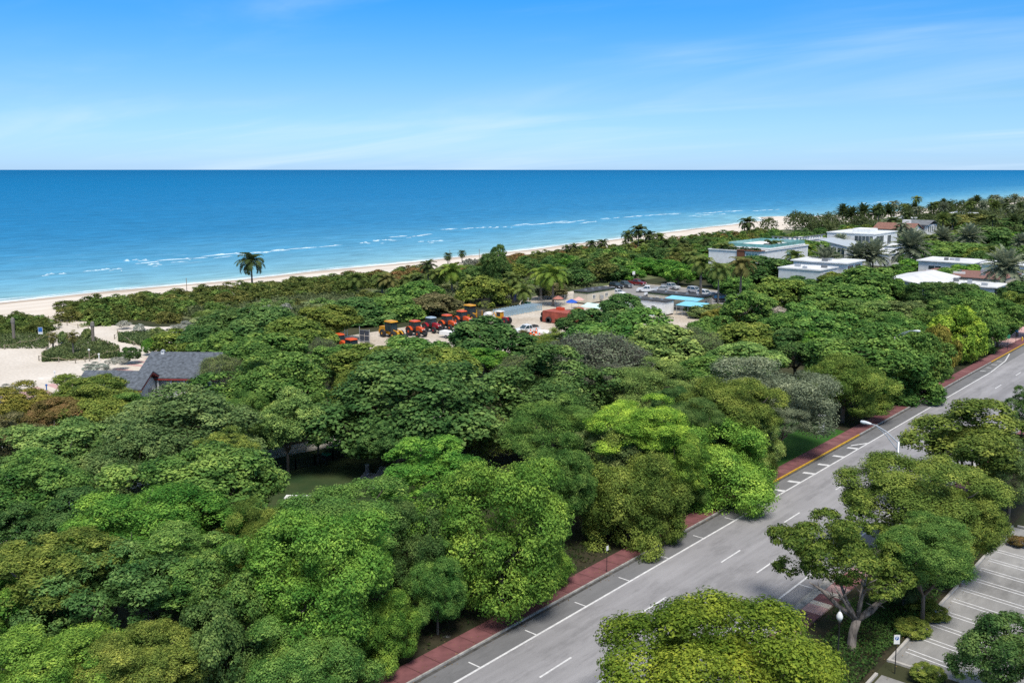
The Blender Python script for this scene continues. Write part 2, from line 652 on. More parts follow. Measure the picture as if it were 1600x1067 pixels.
# sea: turquoise over the sand shelf, deep blue further out
def sea_material():
    m, n, l, b = nodes('sea_water')
    uv = n.new('ShaderNodeUVMap')
    sp = n.new('ShaderNodeSeparateXYZ')
    l.new(uv.outputs[0], sp.inputs[0])
    tc = n.new('ShaderNodeTexCoord')

    def noise(scale, detail, stretch=(1, 1, 1), dist=0.0, rough=0.6):
        mp = n.new('ShaderNodeMapping')
        mp.inputs['Scale'].default_value = stretch
        l.new(tc.outputs['Object'], mp.inputs[0])
        q = n.new('ShaderNodeTexNoise')
        q.inputs['Scale'].default_value = scale
        q.inputs['Detail'].default_value = detail
        q.inputs['Distortion'].default_value = dist
        q.inputs['Roughness'].default_value = rough
        l.new(mp.outputs[0], q.inputs[0])
        return q.outputs[0]

    def mth(op, a, b2=None, c=None):
        q = n.new('ShaderNodeMath')
        q.operation = op
        for i, s in enumerate((a, b2, c)):
            if s is None:
                continue
            if isinstance(s, (int, float)):
                q.inputs[i].default_value = s
            else:
                l.new(s, q.inputs[i])
        return q.outputs[0]
    off = mth('ADD', sp.outputs['X'], 0.0)
    big = noise(0.0035, 4, (1.0, 0.30, 1))
    mid = noise(0.020, 5, (1.0, 0.25, 1))
    # log of the distance from shore drives the depth colour
    o1 = mth('MULTIPLY_ADD', mth('SUBTRACT', big, 0.5), mth('MULTIPLY', off, 0.9), off)
    o2 = mth('MULTIPLY_ADD', mth('SUBTRACT', mid, 0.5), mth('MULTIPLY', off, 0.5), o1)
    lg = mth('LOGARITHM', mth('MAXIMUM', o2, 1.0), 10.0)
    rp = n.new('ShaderNodeValToRGB')
    mr = n.new('ShaderNodeMapRange')
    mr.inputs[1].default_value = 0.0
    mr.inputs[2].default_value = 4.0
    l.new(lg, mr.inputs[0])
    stops = [(0.10, (0.38, 0.48, 0.48)), (0.25, (0.21, 0.41, 0.47)), (0.42, (0.135, 0.345, 0.47)), (0.50, (0.070, 0.27, 0.435)),
             (0.58, (0.028, 0.195, 0.38)), (0.70, (0.012, 0.165, 0.36)), (0.82, (0.003, 0.145, 0.335)), (1.0, (0.0, 0.115, 0.28))]
    for i, (p, c) in enumerate(stops):
        e = rp.color_ramp.elements[i] if i < 2 else rp.color_ramp.elements.new(p)
        e.position = p
        e.color = (*c, 1)
    l.new(mr.outputs[0], rp.inputs[0])
    # wind streaks and small wave faces
    rip = noise(0.16, 6, (1.0, 0.33, 1), 0.3, 0.7)
    rr = n.new('ShaderNodeMapRange')
    rr.inputs[1].default_value = 0.28
    rr.inputs[2].default_value = 0.72
    rr.inputs[3].default_value = 0.70
    rr.inputs[4].default_value = 1.24
    l.new(rip, rr.inputs[0])
    mx = n.new('ShaderNodeMix')
    mx.data_type = 'RGBA'
    mx.blend_type = 'MULTIPLY'
    mx.inputs[0].default_value = 1
    l.new(rp.outputs[0], mx.inputs[6])
    cmb = n.new('ShaderNodeCombineColor')
    for i in range(3):
        l.new(rr.outputs[0], cmb.inputs[i])
    l.new(cmb.outputs[0], mx.inputs[7])
    # lacy foam of the last wash on the sand, and thin old foam behind the breakers
    lace = noise(0.55, 6, (1.0, 0.14, 1), 1.0, 0.7)
    e1 = mth('MULTIPLY_ADD', lace, -9.0, sp.outputs['X'])
    fm = n.new('ShaderNodeMapRange')
    fm.inputs[1].default_value = -2.0
    fm.inputs[2].default_value = -3.6
    l.new(e1, fm.inputs[0])
    lace2 = noise(0.12, 7, (1.0, 0.20, 1), 1.4, 0.75)
    band = mth('MULTIPLY', mth('LESS_THAN', mth('ABSOLUTE', mth('SUBTRACT', sp.outputs['X'], 92.0)), 46.0), 1.0)
    f2 = n.new('ShaderNodeMapRange')
    f2.inputs[1].default_value = 0.60
    f2.inputs[2].default_value = 0.78
    f2.inputs[4].default_value = 0.38
    l.new(lace2, f2.inputs[0])
    ff = mth('MAXIMUM', fm.outputs[0], mth('MULTIPLY', f2.outputs[0], band))
    m2 = n.new('ShaderNodeMix')
    m2.data_type = 'RGBA'
    l.new(ff, m2.inputs[0])
    l.new(mx.outputs[2], m2.inputs[6])
    m2.inputs[7].default_value = (0.80, 0.85, 0.86, 1)
    l.new(m2.outputs[2], b.inputs['Base Color'])
    b.inputs['Roughness'].default_value = 0.55
    b.inputs['Specular IOR Level'].default_value = 0.03
    bp = n.new('ShaderNodeBump')
    bp.inputs['Strength'].default_value = 0.5
    bp.inputs['Distance'].default_value = 0.6
    l.new(rip, bp.inputs['Height'])
    l.new(bp.outputs[0], b.inputs['Normal'])
    return m


sy = [-60000, -20000, -6000, -2000, -800] + list(np.arange(-300, 1400, 12.0)) + [1600, 2200, 3000, 5000, 9000, 20000, 60000]
so = [-24, -10, -4, 0, 3, 7, 12, 20, 35, 60, 100, 170, 300, 600, 1200, 2500, 6000, 15000, 40000, 90000]
struct(strip_grid('sea', sy, so, lambda y, o: shore(y) - o, lambda y, o: SEA_Z - (0.25 if o <= -10 else 0.0) + 0.0, sea_material()))

# breakers: low broken ridges of white water
FOAM = M('foam', (0.60, 0.70, 0.75), 0.8, 0.12, 0.9, c2=(0.36, 0.55, 0.64))
mb = MB()
r = random.Random(4)


def breaker(x0, y0, y1, w, h):
    n = max(6, int((y1 - y0) / 2.2))
    rows = []
    ph = r.uniform(0, 6)
    for i in range(n + 1):
        t = i / n
        y = y0 + (y1 - y0) * t
        e = math.sin(math.pi * t) ** 0.55 * (0.55 + 0.45 * math.sin(t * 17 + ph) * math.sin(t * 7.3 + ph))
        x = x0 + 2.2 * math.sin(y * 0.07 + ph) + r.uniform(-0.5, 0.5)
        rows.append([(x + w * 0.9 * e, y, SEA_Z + 0.02), (x + w * 0.35 * e, y, SEA_Z + 0.05 + h * e * 0.7), (x, y, SEA_Z + 0.05 + h * e),
                     (x - w * 0.5 * e, y, SEA_Z + 0.03 + h * e * 0.25), (x - w * 1.3 * e - 0.1, y, SEA_Z + 0.015)])
    vs = [p for q in rows for p in q]
    fs = [(i * 5 + j, i * 5 + j + 1, (i + 1) * 5 + j + 1, (i + 1) * 5 + j) for i in range(n) for j in range(4)]
    mb.add(vs, fs)


for (xa, ya, xb, yb, w) in [(232, 411, 300, 404, 1.6), (330, 401, 420, 393, 1.6), (425, 391, 512, 385, 1.9), (340, 398, 395, 394, 1.2), (228, 414, 250, 413, 1.0), (190, 408, 216, 406, 0.9),
                        (560, 380, 572, 379, 1.4), (582, 377, 598, 375, 2.2), (620, 371, 672, 367, 2.2), (676, 358, 765, 357, 1.6), (770, 356, 782, 355, 1.8), (655, 378, 692, 377, 1.2),
                        (800, 351, 880, 348, 2.0), (820, 353, 900, 345, 1.2), (905, 349, 925, 347, 1.5), (940, 342, 985, 339, 1.5), (1000, 338, 1040, 335, 1.5), (1100, 334, 1140, 330, 1.6), (1080, 338, 1120, 335, 1.2),
                        (1180, 330, 1215, 328, 1.4), (1330, 318, 1390, 316, 1.6), (130, 424, 170, 421, 0.7), (60, 430, 95, 428, 0.7)]:
    a, b_ = W(xa, ya, SEA_Z), W(xb, yb, SEA_Z)
    L_ = b_.y - a.y
    y_ = a.y - 0.1 * L_
    while y_ < b_.y + 0.1 * L_:
        q_ = r.uniform(0.25, 0.6) * L_
        breaker((a.x + b_.x) / 2 + r.uniform(-1.2, 1.2), y_, y_ + q_, w * r.uniform(0.25, 0.6), 0.4)
        if r.random() < 0.5:
            breaker((a.x + b_.x) / 2 + r.uniform(2, 9), y_ + r.uniform(-4, 4), y_ + q_ * r.uniform(0.3, 0.7), w * 0.3, 0.2)
        y_ += q_ * r.uniform(0.8, 1.15)
# last small wave running up the sand
yy = 60.0
while yy < 760:
    ln = r.uniform(14, 46)
    breaker(shore(yy + ln / 2) - r.uniform(0.5, 3.5), yy, yy + ln, r.uniform(0.6, 1.3), 0.22)
    yy += ln * r.uniform(0.75, 1.05)
stuff(mb.build('surf_foam', FOAM, smooth=True), 'white water of small waves breaking along the shore')


# ------------------------------------------------------------------ avenue
def asphalt(name, base, streak=0.10, patch=0.14):
    m, n, l, b = nodes(name)
    tc = n.new('ShaderNodeTexCoord')

    def nz(scale, st, det=6, rough=0.6):
        mp = n.new('ShaderNodeMapping')
        mp.inputs['Scale'].default_value = st
        l.new(tc.outputs['Object'], mp.inputs[0])
        q = n.new('ShaderNodeTexNoise')
        q.inputs['Scale'].default_value = scale
        q.inputs['Detail'].default_value = det
        q.inputs['Roughness'].default_value = rough
        l.new(mp.outputs[0], q.inputs[0])
        return q.outputs[0]

    def rng_(s, a, b2, lo=0.3, hi=0.7):
        q = n.new('ShaderNodeMapRange')
        q.inputs[1].default_value = lo
        q.inputs[2].default_value = hi
        q.inputs[3].default_value = a
        q.inputs[4].default_value = b2
        l.new(s, q.inputs[0])
        return q.outputs[0]

    def mul(a, b2):
        q = n.new('ShaderNodeMath')
        q.operation = 'MULTIPLY'
        l.new(a, q.inputs[0])
        l.new(b2, q.inputs[1])
        return q.outputs[0]
    fine = nz(11, (1, 1, 1), 3, 0.8)
    v = mul(mul(rng_(nz(0.9, (1, 0.04, 1)), 1 - streak, 1 + streak), rng_(nz(0.13, (1, 0.5, 1), 8, 0.7), 1 - patch, 1 + patch)), rng_(fine, 0.88, 1.12))
    v = mul(v, rng_(nz(0.55, (1, 0.25, 1), 8, 0.75), 0.80, 1.0, 0.62, 0.50))
    mx = n.new('ShaderNodeVectorMath')
    mx.operation = 'SCALE'
    mx.inputs[0].default_value = base
    l.new(v, mx.inputs['Scale'])
    l.new(mx.outputs[0], b.inputs['Base Color'])
    b.inputs['Roughness'].default_value = 0.85
    b.inputs['Specular IOR Level'].default_value = 0.25
    bp = n.new('ShaderNodeBump')
    bp.inputs['Strength'].default_value = 0.3
    bp.inputs['Distance'].default_value = 0.02
    l.new(fine, bp.inputs['Height'])
    l.new(bp.outputs[0], b.inputs['Normal'])
    return m


ASPH = asphalt('asphalt_worn', (0.275, 0.27, 0.28), 0.17, 0.17)
ASPH_D = asphalt('asphalt_parking_lane', (0.165, 0.165, 0.17), 0.06, 0.22)
LOT = asphalt('lot_concrete', (0.27, 0.265, 0.255), 0.06, 0.42)
PAINT = M('road_paint', (0.72, 0.72, 0.72), 0.7, 0.16, 2.5, c2=(0.50, 0.50, 0.51))
YELLOW = M('kerb_yellow', (0.62, 0.36, 0.03), 0.7, 0.12, 1.5)
RED = M('red_walk', (0.185, 0.073, 0.076), 0.85, 0.16, 0.8, 0.1)
RED_B = M('red_walk_faded', (0.215, 0.095, 0.095), 0.85, 0.18, 0.8, 0.1)
PINK = M('pink_walk', (0.56, 0.35, 0.32), 0.85, 0.12, 0.8, 0.1)
CREAM = M('cream_walk', (0.62, 0.55, 0.46), 0.85, 0.10, 0.8, 0.1)
KERB = M('kerb_concrete', (0.36, 0.35, 0.33), 0.85, 0.22, 1.5, 0.15)
Y0, Y1 = -60.0, 900.0
XK, XE, XA, XB, XR, XKR = -43.9, -41.75, -37.9, -34.55, -30.95, -29.3
road = struct(rect('road', XE - 0.06, Y0, XKR, Y1, 0.004, ASPH))
lane = struct(rect('parking_lane', XK, Y0, XE - 0.06, Y1, 0.004, ASPH_D))


def paint(name, x0, y0, x1, y1, parent=road, z=0.008, mat=PAINT):
    return rect(name, x0, y0, x1, y1, z, mat, parent)


paint('edge_line', XE - 0.09, Y0, XE + 0.09, 172)
sheet('edge_line', [(XE - 0.09, 172.05), (XE + 0.09, 172.05), (XE - 0.55, 184), (XE - 1.75, 192), (XE - 1.95, 192), (XE - 0.75, 184)], 0.008, PAINT, road)
paint('edge_line', XR - 0.08, Y0, XR + 0.08, 95)
k = 0
y = 46.9 - 12.5 * 6
while y < 400:
    for x in (XA, XB):
        paint('lane_dash', x - 0.075, y, x + 0.075, y + 3.5)
    y += 12.5
y = 45.24 - 6.1 * 8
while y < 84:
    paint('parking_tick', XE - 1.15, y - 0.06, XE - 0.10, y + 0.06, lane)
    y += 6.1
for y in (66.0, 72.1, 78.2):
    paint('parking_tick', XR + 0.09, y - 0.06, XR + 1.25, y + 0.06)
for y in (88.8, 92.4, 96.1, 100.0, 104.1, 108.4, 112.8):      # no-parking hatch by the yellow kerb
    sheet('hatch_bar', [(XE - 1.25, y - 0.05), (XE - 0.1, y + 0.25), (XE - 0.1, y + 0.85), (XE - 1.25, y + 0.55)], 0.0082, PAINT, lane)
sheet('hatch_bar', [(XE - 1.25, 113.9), (XE - 0.1, 116.2), (XE - 0.1, 116.8), (XE - 1.25, 114.5)], 0.0082, PAINT, lane)
for y in (172, 175.5, 179, 182.5):
    sheet('hatch_bar', [(XE - 1.7, y), (XE - 0.9, y + 0.3), (XE - 0.9, y + 0.6), (XE - 1.7, y + 0.3)], 0.0082, PAINT, lane)
rect('gutter', XK, Y0, XK + 0.28, Y1, 0.0075, M('gutter_kerb_shade', (0.075, 0.073, 0.07), 0.9, 0.3, 2.0), lane)  # dark strip: the shading along the left kerb put into the colour
rect('gutter', XKR - 0.28, Y0, XKR, Y1, 0.0085, M('gutter_concrete', (0.33, 0.32, 0.30), 0.9, 0.25, 1.2), road)
kl = struct(MB().box(XK - 0.16, Y0, -0.1, XK, 87.5, 0.13, tx=0.012, ty=0).box(XK - 0.16, 119.5, -0.1, XK, 181, 0.13, tx=0.012, ty=0).build('kerb', KERB))
MB().box(XK - 0.16, 87.55, -0.1, XK, 119.45, 0.135, tx=0.012, ty=0).build('yellow_kerb_paint', YELLOW, kl)
MB().box(XK - 0.16, 181.05, -0.1, XK, 235, 0.135, tx=0.012, ty=0).build('yellow_kerb_paint', YELLOW, kl)
kr = struct(MB().box(XKR, Y0, -0.1, XKR + 0.55, Y1, 0.13, tx=0.012, ty=0).build('kerb', KERB))
# red footway of cast slabs
slab_a = MB().box(-1.80, 0, 0, 0, 1.775, 0.12, tx=0.008, ty=0.008).mesh('slab', RED)
slab_b = MB().box(-1.80, 0, 0, 0, 1.775, 0.12, tx=0.008, ty=0.008).mesh('slab', RED_B)
foot = struct(rect('pavement', XK - 2.0, Y0, XK - 0.162, 330, 0.02, KERB))
n = 0
y = 22.0
while y < 236:
    link('slab', slab_a if (rng.random() < 0.72) else slab_b, foot, (XK - 0.168, y, 0.004 + rng.uniform(0, 0.006)))
    y += 1.81
stuff(MB().box(XK - 1.97, 236.2, 0.02, XK - 0.17, 330, 0.12).build('footway_run', RED, foot))
foot2 = struct(rect('pavement', XKR + 0.552, Y0, XKR + 2.15, 330, 0.02, CONC))
y = 38.0
i = 0
while y < 150:
    mm = [RED_B, RED_B, PINK, CREAM, RED_B, CREAM, PINK][i % 7] if y < 92 else RED_B
    L = 1.48 if mm is not CREAM else 0.75
    MB().box(XKR + 0.56, y, 0.0, XKR + 2.14, y + L - 0.015, 0.125, tx=0.006, ty=0.006).build('slab', mm, foot2)
    y += L
    i += 1
MB().box(XKR + 0.75, 66.6, 0.12, XKR + 1.35, 67.2, 0.131).build('manhole_cover', DARKM, foot2)
# verge, lawns, park ground
struct(rect('verge', -55.5, Y0, XK - 2.05, 330, 0.003, G_VERGE))
struct(sheet('lawn', [(-58.5, 84), (XK - 2.06, 84), (XK - 2.06, 120), (-60, 124), (-61, 100)], 0.006, G_GRASS))
strip = struct(rect('planting_strip', XKR + 2.2, 30, -21.0, 140, 0.006, G_VERGE))
# car park at the right with raised border kerb and painted bays
lot = struct(rect('car_park', -20.75, 64.6, 30, 97.5, 0.004, LOT))
MB().box(-20.98, 64.2, -0.1, -20.76, 97.5, 0.15, tx=0.012, ty=0).build('border_kerb', CONC, lot)
MB().box(-20.75, 64.25, -0.1, -17.6, 64.5, 0.15, tx=0, ty=0.012).build('border_kerb', CONC, lot)
MB().box(-20.98, 59.5, -0.1, -20.76, 62.0, 0.15, tx=0.012, ty=0).build('border_kerb', CONC, lot)
for y in (66.4, 69.05, 71.7, 74.35, 77.0, 79.6, 82.2, 84.8, 87.4, 90.0):
    for d in (0.0, 0.52):
        sheet('bay_line', [(-20.45, y + d), (-20.45, y + d + 0.11), (-15.4, y + d + 0.11 - 0.55), (-15.4, y + d - 0.55)], 0.008, PAINT, lot)
struct(rect('car_park', -20.6, 44, 30, 62.2, 0.0045, LOT))
struct(rect('side_street', XKR + 0.3, 122, 60, 131, 0.0065, ASPH))
MB().box(-20.5, 97.7, -0.1, 20, 97.95, 0.15).build('border_kerb', CONC, lot)
struct(rect('pavement', -20.6, 112, 20, 116, 0.05, PINK))
struct(rect('car_park', -20.6, 101.5, 30, 111.5, 0.0045, LOT))

# park path, mulch and lawn glimpsed between the crowns
PATH = M('pale_path', (0.50, 0.47, 0.42), 0.85, 0.12, 0.8, 0.1)
pp = [W(*q) for q in [(-60, 850), (30, 822), (70, 810), (130, 775), (280, 735), (410, 712), (520, 690), (600, 668), (700, 640)]]
vsl = []
for i, p in enumerate(pp):
    t = (pp[min(i + 1, len(pp) - 1)] - pp[max(i - 1, 0)]).normalized()
    q = Vector((t.y, -t.x, 0)) * 1.9
    vsl.append((p + q, p - q))
mb = MB()
for i in range(len(pp) - 1):
    mb.add([vsl[i][0], vsl[i][1], vsl[i + 1][1], vsl[i + 1][0]], [(0, 1, 2, 3)])
o = struct(mb.build('park_path', PATH))
o.location.z = 0.014
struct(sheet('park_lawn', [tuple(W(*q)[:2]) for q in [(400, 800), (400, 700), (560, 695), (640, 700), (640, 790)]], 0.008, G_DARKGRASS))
struct(sheet('mulch_bed', [tuple(W(*q)[:2]) for q in [(440, 660), (450, 610), (600, 600), (600, 668), (520, 680)]], 0.010, G_MULCH))
struct(sheet('concrete_walk', [tuple(W(*q)[:2]) for q in [(574, 762), (590, 764), (606, 730), (594, 728)]], 0.016, CONC))
sheet('concrete_walk', [tuple(W(*q)[:2]) for q in [(561, 748), (584, 750), (590, 740), (569, 738)]], 0.02, CONC)['kind'] = 'structure'
struct(sheet('paved_court', [tuple(W(*q)[:2]) for q in [(-20, 905), (-20, 800), (60, 800), (110, 830), (60, 860)]], 0.018, PATH))

# sand paths by the shore, promenade of striped pavers
struct(sheet('sand_path', [(-238, 30), (-238, 100), (-232, 108), (-222, 104), (-205, 101), (-192, 104), (-180, 117), (-172, 121), (-166, 112), (-160, 96), (-150, 90), (-146, 74), (-143, 40), (-143, 10), (-200, 10)], 0.024, G_SAND))
prom = struct(sheet('promenade', [(-152.2, 40), (-152.2, 62), (-154.5, 72), (-158, 80), (-163, 88), (-167, 96), (-160, 97), (-154.5, 88), (-149.5, 80), (-146.3, 70), (-145, 60), (-145, 40)], 0.035, CREAM))
cl = [(-148.6, 44), (-148.7, 60), (-150.4, 71), (-153.7, 80), (-158.5, 88), (-163, 95.5)]
for i in range(len(cl) - 1):
    a, b_ = Vector(cl[i]), Vector(cl[i + 1])
    L = (b_ - a).length
    t = (b_ - a) / L
    q = Vector((t.y, -t.x))
    s = 0.6
    while s < L - 1.4:
        p = a + t * s
        sheet('paver_band', [tuple(p + q * 3.2), tuple(p + t * 1.3 + q * 3.2), tuple(p + t * 2.6 - q * 3.2), tuple(p + t * 1.3 - q * 3.2)], 0.041, PINK, prom)
        s += 2.7
# works yard
struct(sheet('works_yard', [(-152, 112), (-124, 112), (-104, 150), (-100, 186), (-100, 240), (-158, 240), (-164, 214), (-160, 190), (-153, 180), (-150, 150)], 0.030, G_YARD))
struct(rect('parking_area', -159, 212, -104, 239, 0.036, asphalt('lot_asphalt', (0.27, 0.26, 0.25))))
struct(sheet('beach_access_path', [tuple(W(*q)[:2]) for q in [(722, 436), (700, 425), (735, 417), (762, 418), (770, 428)]], 0.65, G_SAND))
struct(rect('plaza', -56, 198, -46.0, 232, 0.03, PINK))

# ================================================================== VEGETATION PROTOTYPES
def unit(a):
    return a / np.maximum(np.linalg.norm(a, axis=-1, keepdims=True), 1e-9)


def leaf_mesh(name, P, N, size, tint, aspect=1.7, fold=0.18, seed=0, axis=None, mat=None):
    """one folded four-cornered leaf per point: P centres, N facing, size length"""
    g = np.random.default_rng(seed)
    k = len(P)
    N = unit(N)
    rnd = g.normal(size=(k, 3)) if axis is None else axis + 0.25 * g.normal(size=(k, 3))
    A = unit(rnd - N * np.sum(rnd * N, axis=1, keepdims=True))
    B = np.cross(N, A)
    L = size[:, None] * 0.5
    wd = L / aspect
    V = np.empty((k, 4, 3), dtype=np.float32)
    V[:, 0] = P - A * L
    V[:, 1] = P - B * wd + N * L * fold * 2 - A * L * 0.05
    V[:, 2] = P + A * L
    V[:, 3] = P + B * wd + N * L * fold * 2 - A * L * 0.05
    me = bpy.data.meshes.new(name)
    me.vertices.add(k * 4)
    me.vertices.foreach_set('co', V.reshape(-1))
    me.loops.add(k * 4)
    me.loops.foreach_set('vertex_index', np.arange(k * 4, dtype=np.int32))
    me.polygons.add(k)
    me.polygons.foreach_set('loop_start', np.arange(0, k * 4, 4, dtype=np.int32))
    me.polygons.foreach_set('loop_total', np.full(k, 4, dtype=np.int32))
    at = me.attributes.new('tint', 'FLOAT', 'POINT')
    at.data.foreach_set('value', np.repeat(np.clip(tint, 0, 1).astype(np.float32), 4))
    me.update(calc_edges=True)
    me.validate()
    me.materials.append(mat or LEAF)
    return me


def crown_points(seed, lobes=18, lobe_r=0.36, clumps=42, leaves=24, clump_r=0.075, zmin=-0.85, rough=0.16, inner=0.10, up=0.65, keep=0.5):
    """leaf positions of a unit crown: lobes carry clumps, clumps carry leaves"""
    g = np.random.default_rng(seed)
    i = np.arange(lobes) + 0.5
    zz_ = 1 - (1 - zmin) * i / lobes
    ph = math.pi * (1 + 5 ** 0.5) * i + g.uniform(0, 6)
    rr = np.sqrt(np.maximum(0, 1 - zz_ ** 2))
    D = unit(np.stack([rr * np.cos(ph), rr * np.sin(ph), zz_], 1) + g.normal(size=(lobes, 3)) * 0.20)
    lr = lobe_r * g.uniform(0.72, 1.22, lobes)
    C = D * (1.0 - lr * 0.9 + g.normal(size=lobes) * rough * 0.5)[:, None]
    C = np.concatenate([C, g.normal(size=(3, 3)) * 0.16])
    lr = np.concatenate([lr, [0.5, 0.5, 0.45]])
    D = np.concatenate([D, np.tile([[0, 0, 1.0]], (3, 1))])
    P, N, T = [], [], []
    for q in range(len(C)):
        nc = int(clumps * (lr[q] / lobe_r) ** 2)
        d = unit(g.normal(size=(nc * 2, 3)) + D[q] * 0.9 + np.array([0, 0, 0.35]))[:nc]
        p = C[q] + d * (lr[q] * g.uniform(0.78, 1.05, nc))[:, None]
        dist = np.linalg.norm(p[:, None] - C[None], axis=2) / lr[None]
        dist[:, q] = 9
        ok = (dist.min(1) > 0.80) | (g.random(nc) < 0.10)
        p, d = p[ok], d[ok]
        nc = len(p)
        if nc == 0:
            continue
        lt = g.uniform(-0.17, 0.17)
        ct = g.normal(size=nc) * 0.19
        off = g.normal(size=(nc, leaves, 3))
        off = off / np.maximum(1, np.linalg.norm(off, axis=2, keepdims=True) / 1.6) * clump_r * 0.62
        off[:, :, 2] *= 0.75
        pp_ = p[:, None] + off
        nn = d[:, None] * 0.40 + off / clump_r * 0.95 + np.array([0, 0, up * 0.8]) + g.normal(size=off.shape) * 0.34
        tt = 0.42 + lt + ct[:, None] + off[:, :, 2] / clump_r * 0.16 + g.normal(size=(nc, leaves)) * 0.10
        P.append(pp_.reshape(-1, 3))
        N.append(nn.reshape(-1, 3))
        T.append(tt.reshape(-1))
    P, N, T = np.concatenate(P), np.concatenate(N), np.concatenate(T)
    return P, N, T, C


CROWN = {}


def add_crown(kind, idx, leaf, aspect=1.7, seed=0, fold=0.18, **kw):
    P, N, T, C = crown_points(seed, **kw)
    g = np.random.default_rng(seed + 99)
    s = leaf * np.clip(g.lognormal(0.0, 0.32, len(P)), 0.45, 2.0)
    CROWN.setdefault(kind, []).append(leaf_mesh('crown_%s' % kind, P, N, s, T, aspect, fold, seed))


for q in range(3):      # rounded street trees with puffy clumps of small leaves
    add_crown('puff', q, 0.031, 1.9, 11 + q, lobes=24 + 4 * q, lobe_r=0.33, clumps=58, leaves=70, clump_r=0.115, rough=0.26)
for q in range(3):      # sea-grape like: bigger stiff leaves, ragged outline
    add_crown('loose', q, 0.045, 1.35, 31 + q, lobes=24, lobe_r=0.35, clumps=62, leaves=31, clump_r=0.115, rough=0.40)
for q in range(2):      # fine leaved, soft outline
    add_crown('fine', q, 0.034, 2.6, 51 + q, lobes=30, lobe_r=0.28, clumps=54, leaves=38, clump_r=0.12, rough=0.26, up=0.9)
for q in range(3):      # broad rosettes in tiers
    add_crown('tier', q, 0.045, 2.2, 71 + q, lobes=26, lobe_r=0.30, clumps=44, leaves=38, clump_r=0.095, rough=0.28, up=0.9)
for q in range(3):      # mid distance
    add_crown('puff_mid', q, 0.062, 1.7, 111 + q, lobes=22, lobe_r=0.36, clumps=66, leaves=18, clump_r=0.10)
for q in range(3):
    add_crown('loose_mid', q, 0.080, 1.4, 131 + q, lobes=22, lobe_r=0.36, clumps=66, leaves=16, clump_r=0.12, rough=0.30)
for q in range(4):      # far and low shrubs
    add_crown('far', q, 0.12, 1.5, 151 + q, lobes=15, lobe_r=0.40, clumps=30, leaves=8, clump_r=0.16, rough=0.30)
# flat-topped open crown: leaves only at the outer shell in separate pads
for q in range(2):
    add_crown('open', q, 0.046, 1.7, 171 + q, lobes=21, lobe_r=0.29, clumps=36, leaves=26, clump_r=0.095, rough=0.30, zmin=-0.12)


def twig_crown(seed, k, ln, green):
    """bare-ish crown: thin upright shoots over a dome with few small leaves"""
    g = np.random.default_rng(seed)
    D = unit(g.normal(size=(k, 3)) + np.array([0, 0, 0.5]))
    D = D[D[:, 2] > -0.35]
    k = len(D)
    bump = 1 + 0.14 * np.sin(D[:, 0] * 7 + seed) * np.cos(D[:, 1] * 6)
    P = D * (g.uniform(0.72, 1.02, k) * bump)[:, None]
    axis = unit(D + np.array([0, 0, 0.55]) + g.normal(size=(k, 3)) * 0.3)
    N = unit(g.normal(size=(k, 3)) + D * 0.6)
    me = leaf_mesh('twigs', P, N, ln * g.uniform(0.6, 1.4, k), 0.35 + g.normal(size=k) * 0.14, 11.0, 0.05, seed, axis)
    kk = int(k * green)
    sel = g.integers(0, k, kk)
    P2 = P[sel] + axis[sel] * ln * 0.4 + g.normal(size=(kk, 3)) * 0.03
    N2 = unit(D[sel] + g.normal(size=(kk, 3)) * 0.7 + np.array([0, 0, 0.6]))
    me2 = leaf_mesh('twig_leaves', P2, N2, 0.042 * g.uniform(0.6, 1.4, kk), 0.5 + g.normal(size=kk) * 0.2, 2.0, 0.1, seed + 1)
    return me, me2


TWIGS = [twig_crown(201, 15000, 0.13, 0.9), twig_crown(202, 15000, 0.12, 1.6)]


def trunk_mesh(name, seed, limbs=6, r0=0.055, fork=0.5, spread=0.62, top=1.22, mat=None, twigs=True):
    """unit trunk: z 0..1 from the ground to the middle of the crown, limbs reach on"""
    g = random.Random(seed)
    mb = MB()
    bx, by_ = g.uniform(-0.05, 0.05), g.uniform(-0.05, 0.05)
    mb.tube([(0, 0, -0.02), (0.01, 0, 0.06), (bx * 0.5, by_ * 0.5, fork * 0.5), (bx, by_, fork)], [r0 * 1.5, r0 * 1.05, r0 * 0.92, r0 * 0.85], 9)
    for i in range(limbs):
        a = 2 * math.pi * i / limbs + g.uniform(-0.4, 0.4)
        sp = spread * g.uniform(0.55, 1.15)
        zt = top * g.uniform(0.82, 1.08) - 0.15 * sp
        e = Vector((math.cos(a) * sp, math.sin(a) * sp, zt))
        s = Vector((bx, by_, fork * g.uniform(0.85, 1.0)))
        m1 = s.lerp(e, 0.35) + Vector((math.cos(a) * 0.06, math.sin(a) * 0.06, -0.05))
        m2 = s.lerp(e, 0.7) + Vector((g.uniform(-.05, .05), g.uniform(-.05, .05), 0.0))
        mb.tube([s, m1, m2, e], [r0 * 0.62, r0 * 0.45, r0 * 0.28, r0 * 0.08], 6)
        if twigs:
            for j in range(4):
                st = (m1, m2, m2, e)[j]
                d = Vector((math.cos(a + g.uniform(-1.2, 1.2)), math.sin(a + g.uniform(-1.2, 1.2)), g.uniform(-0.1, 0.9))) * g.uniform(0.16, 0.34)
                mb.tube([st, st + d * 0.5 + Vector((0, 0, -0.015)), st + d], [r0 * 0.26, r0 * 0.16, r0 * 0.04], 5)
    return mb.mesh(name, mat or BARK, True)


TRUNKS = [trunk_mesh('trunk', 300 + q, 5 + q % 3, 0.05 + 0.006 * q) for q in range(4)]
TRUNK_TWIG = [trunk_mesh('trunk_pale', 320 + q, 9, 0.045, 0.35, 0.8, 1.45, TWIG) for q in range(2)]

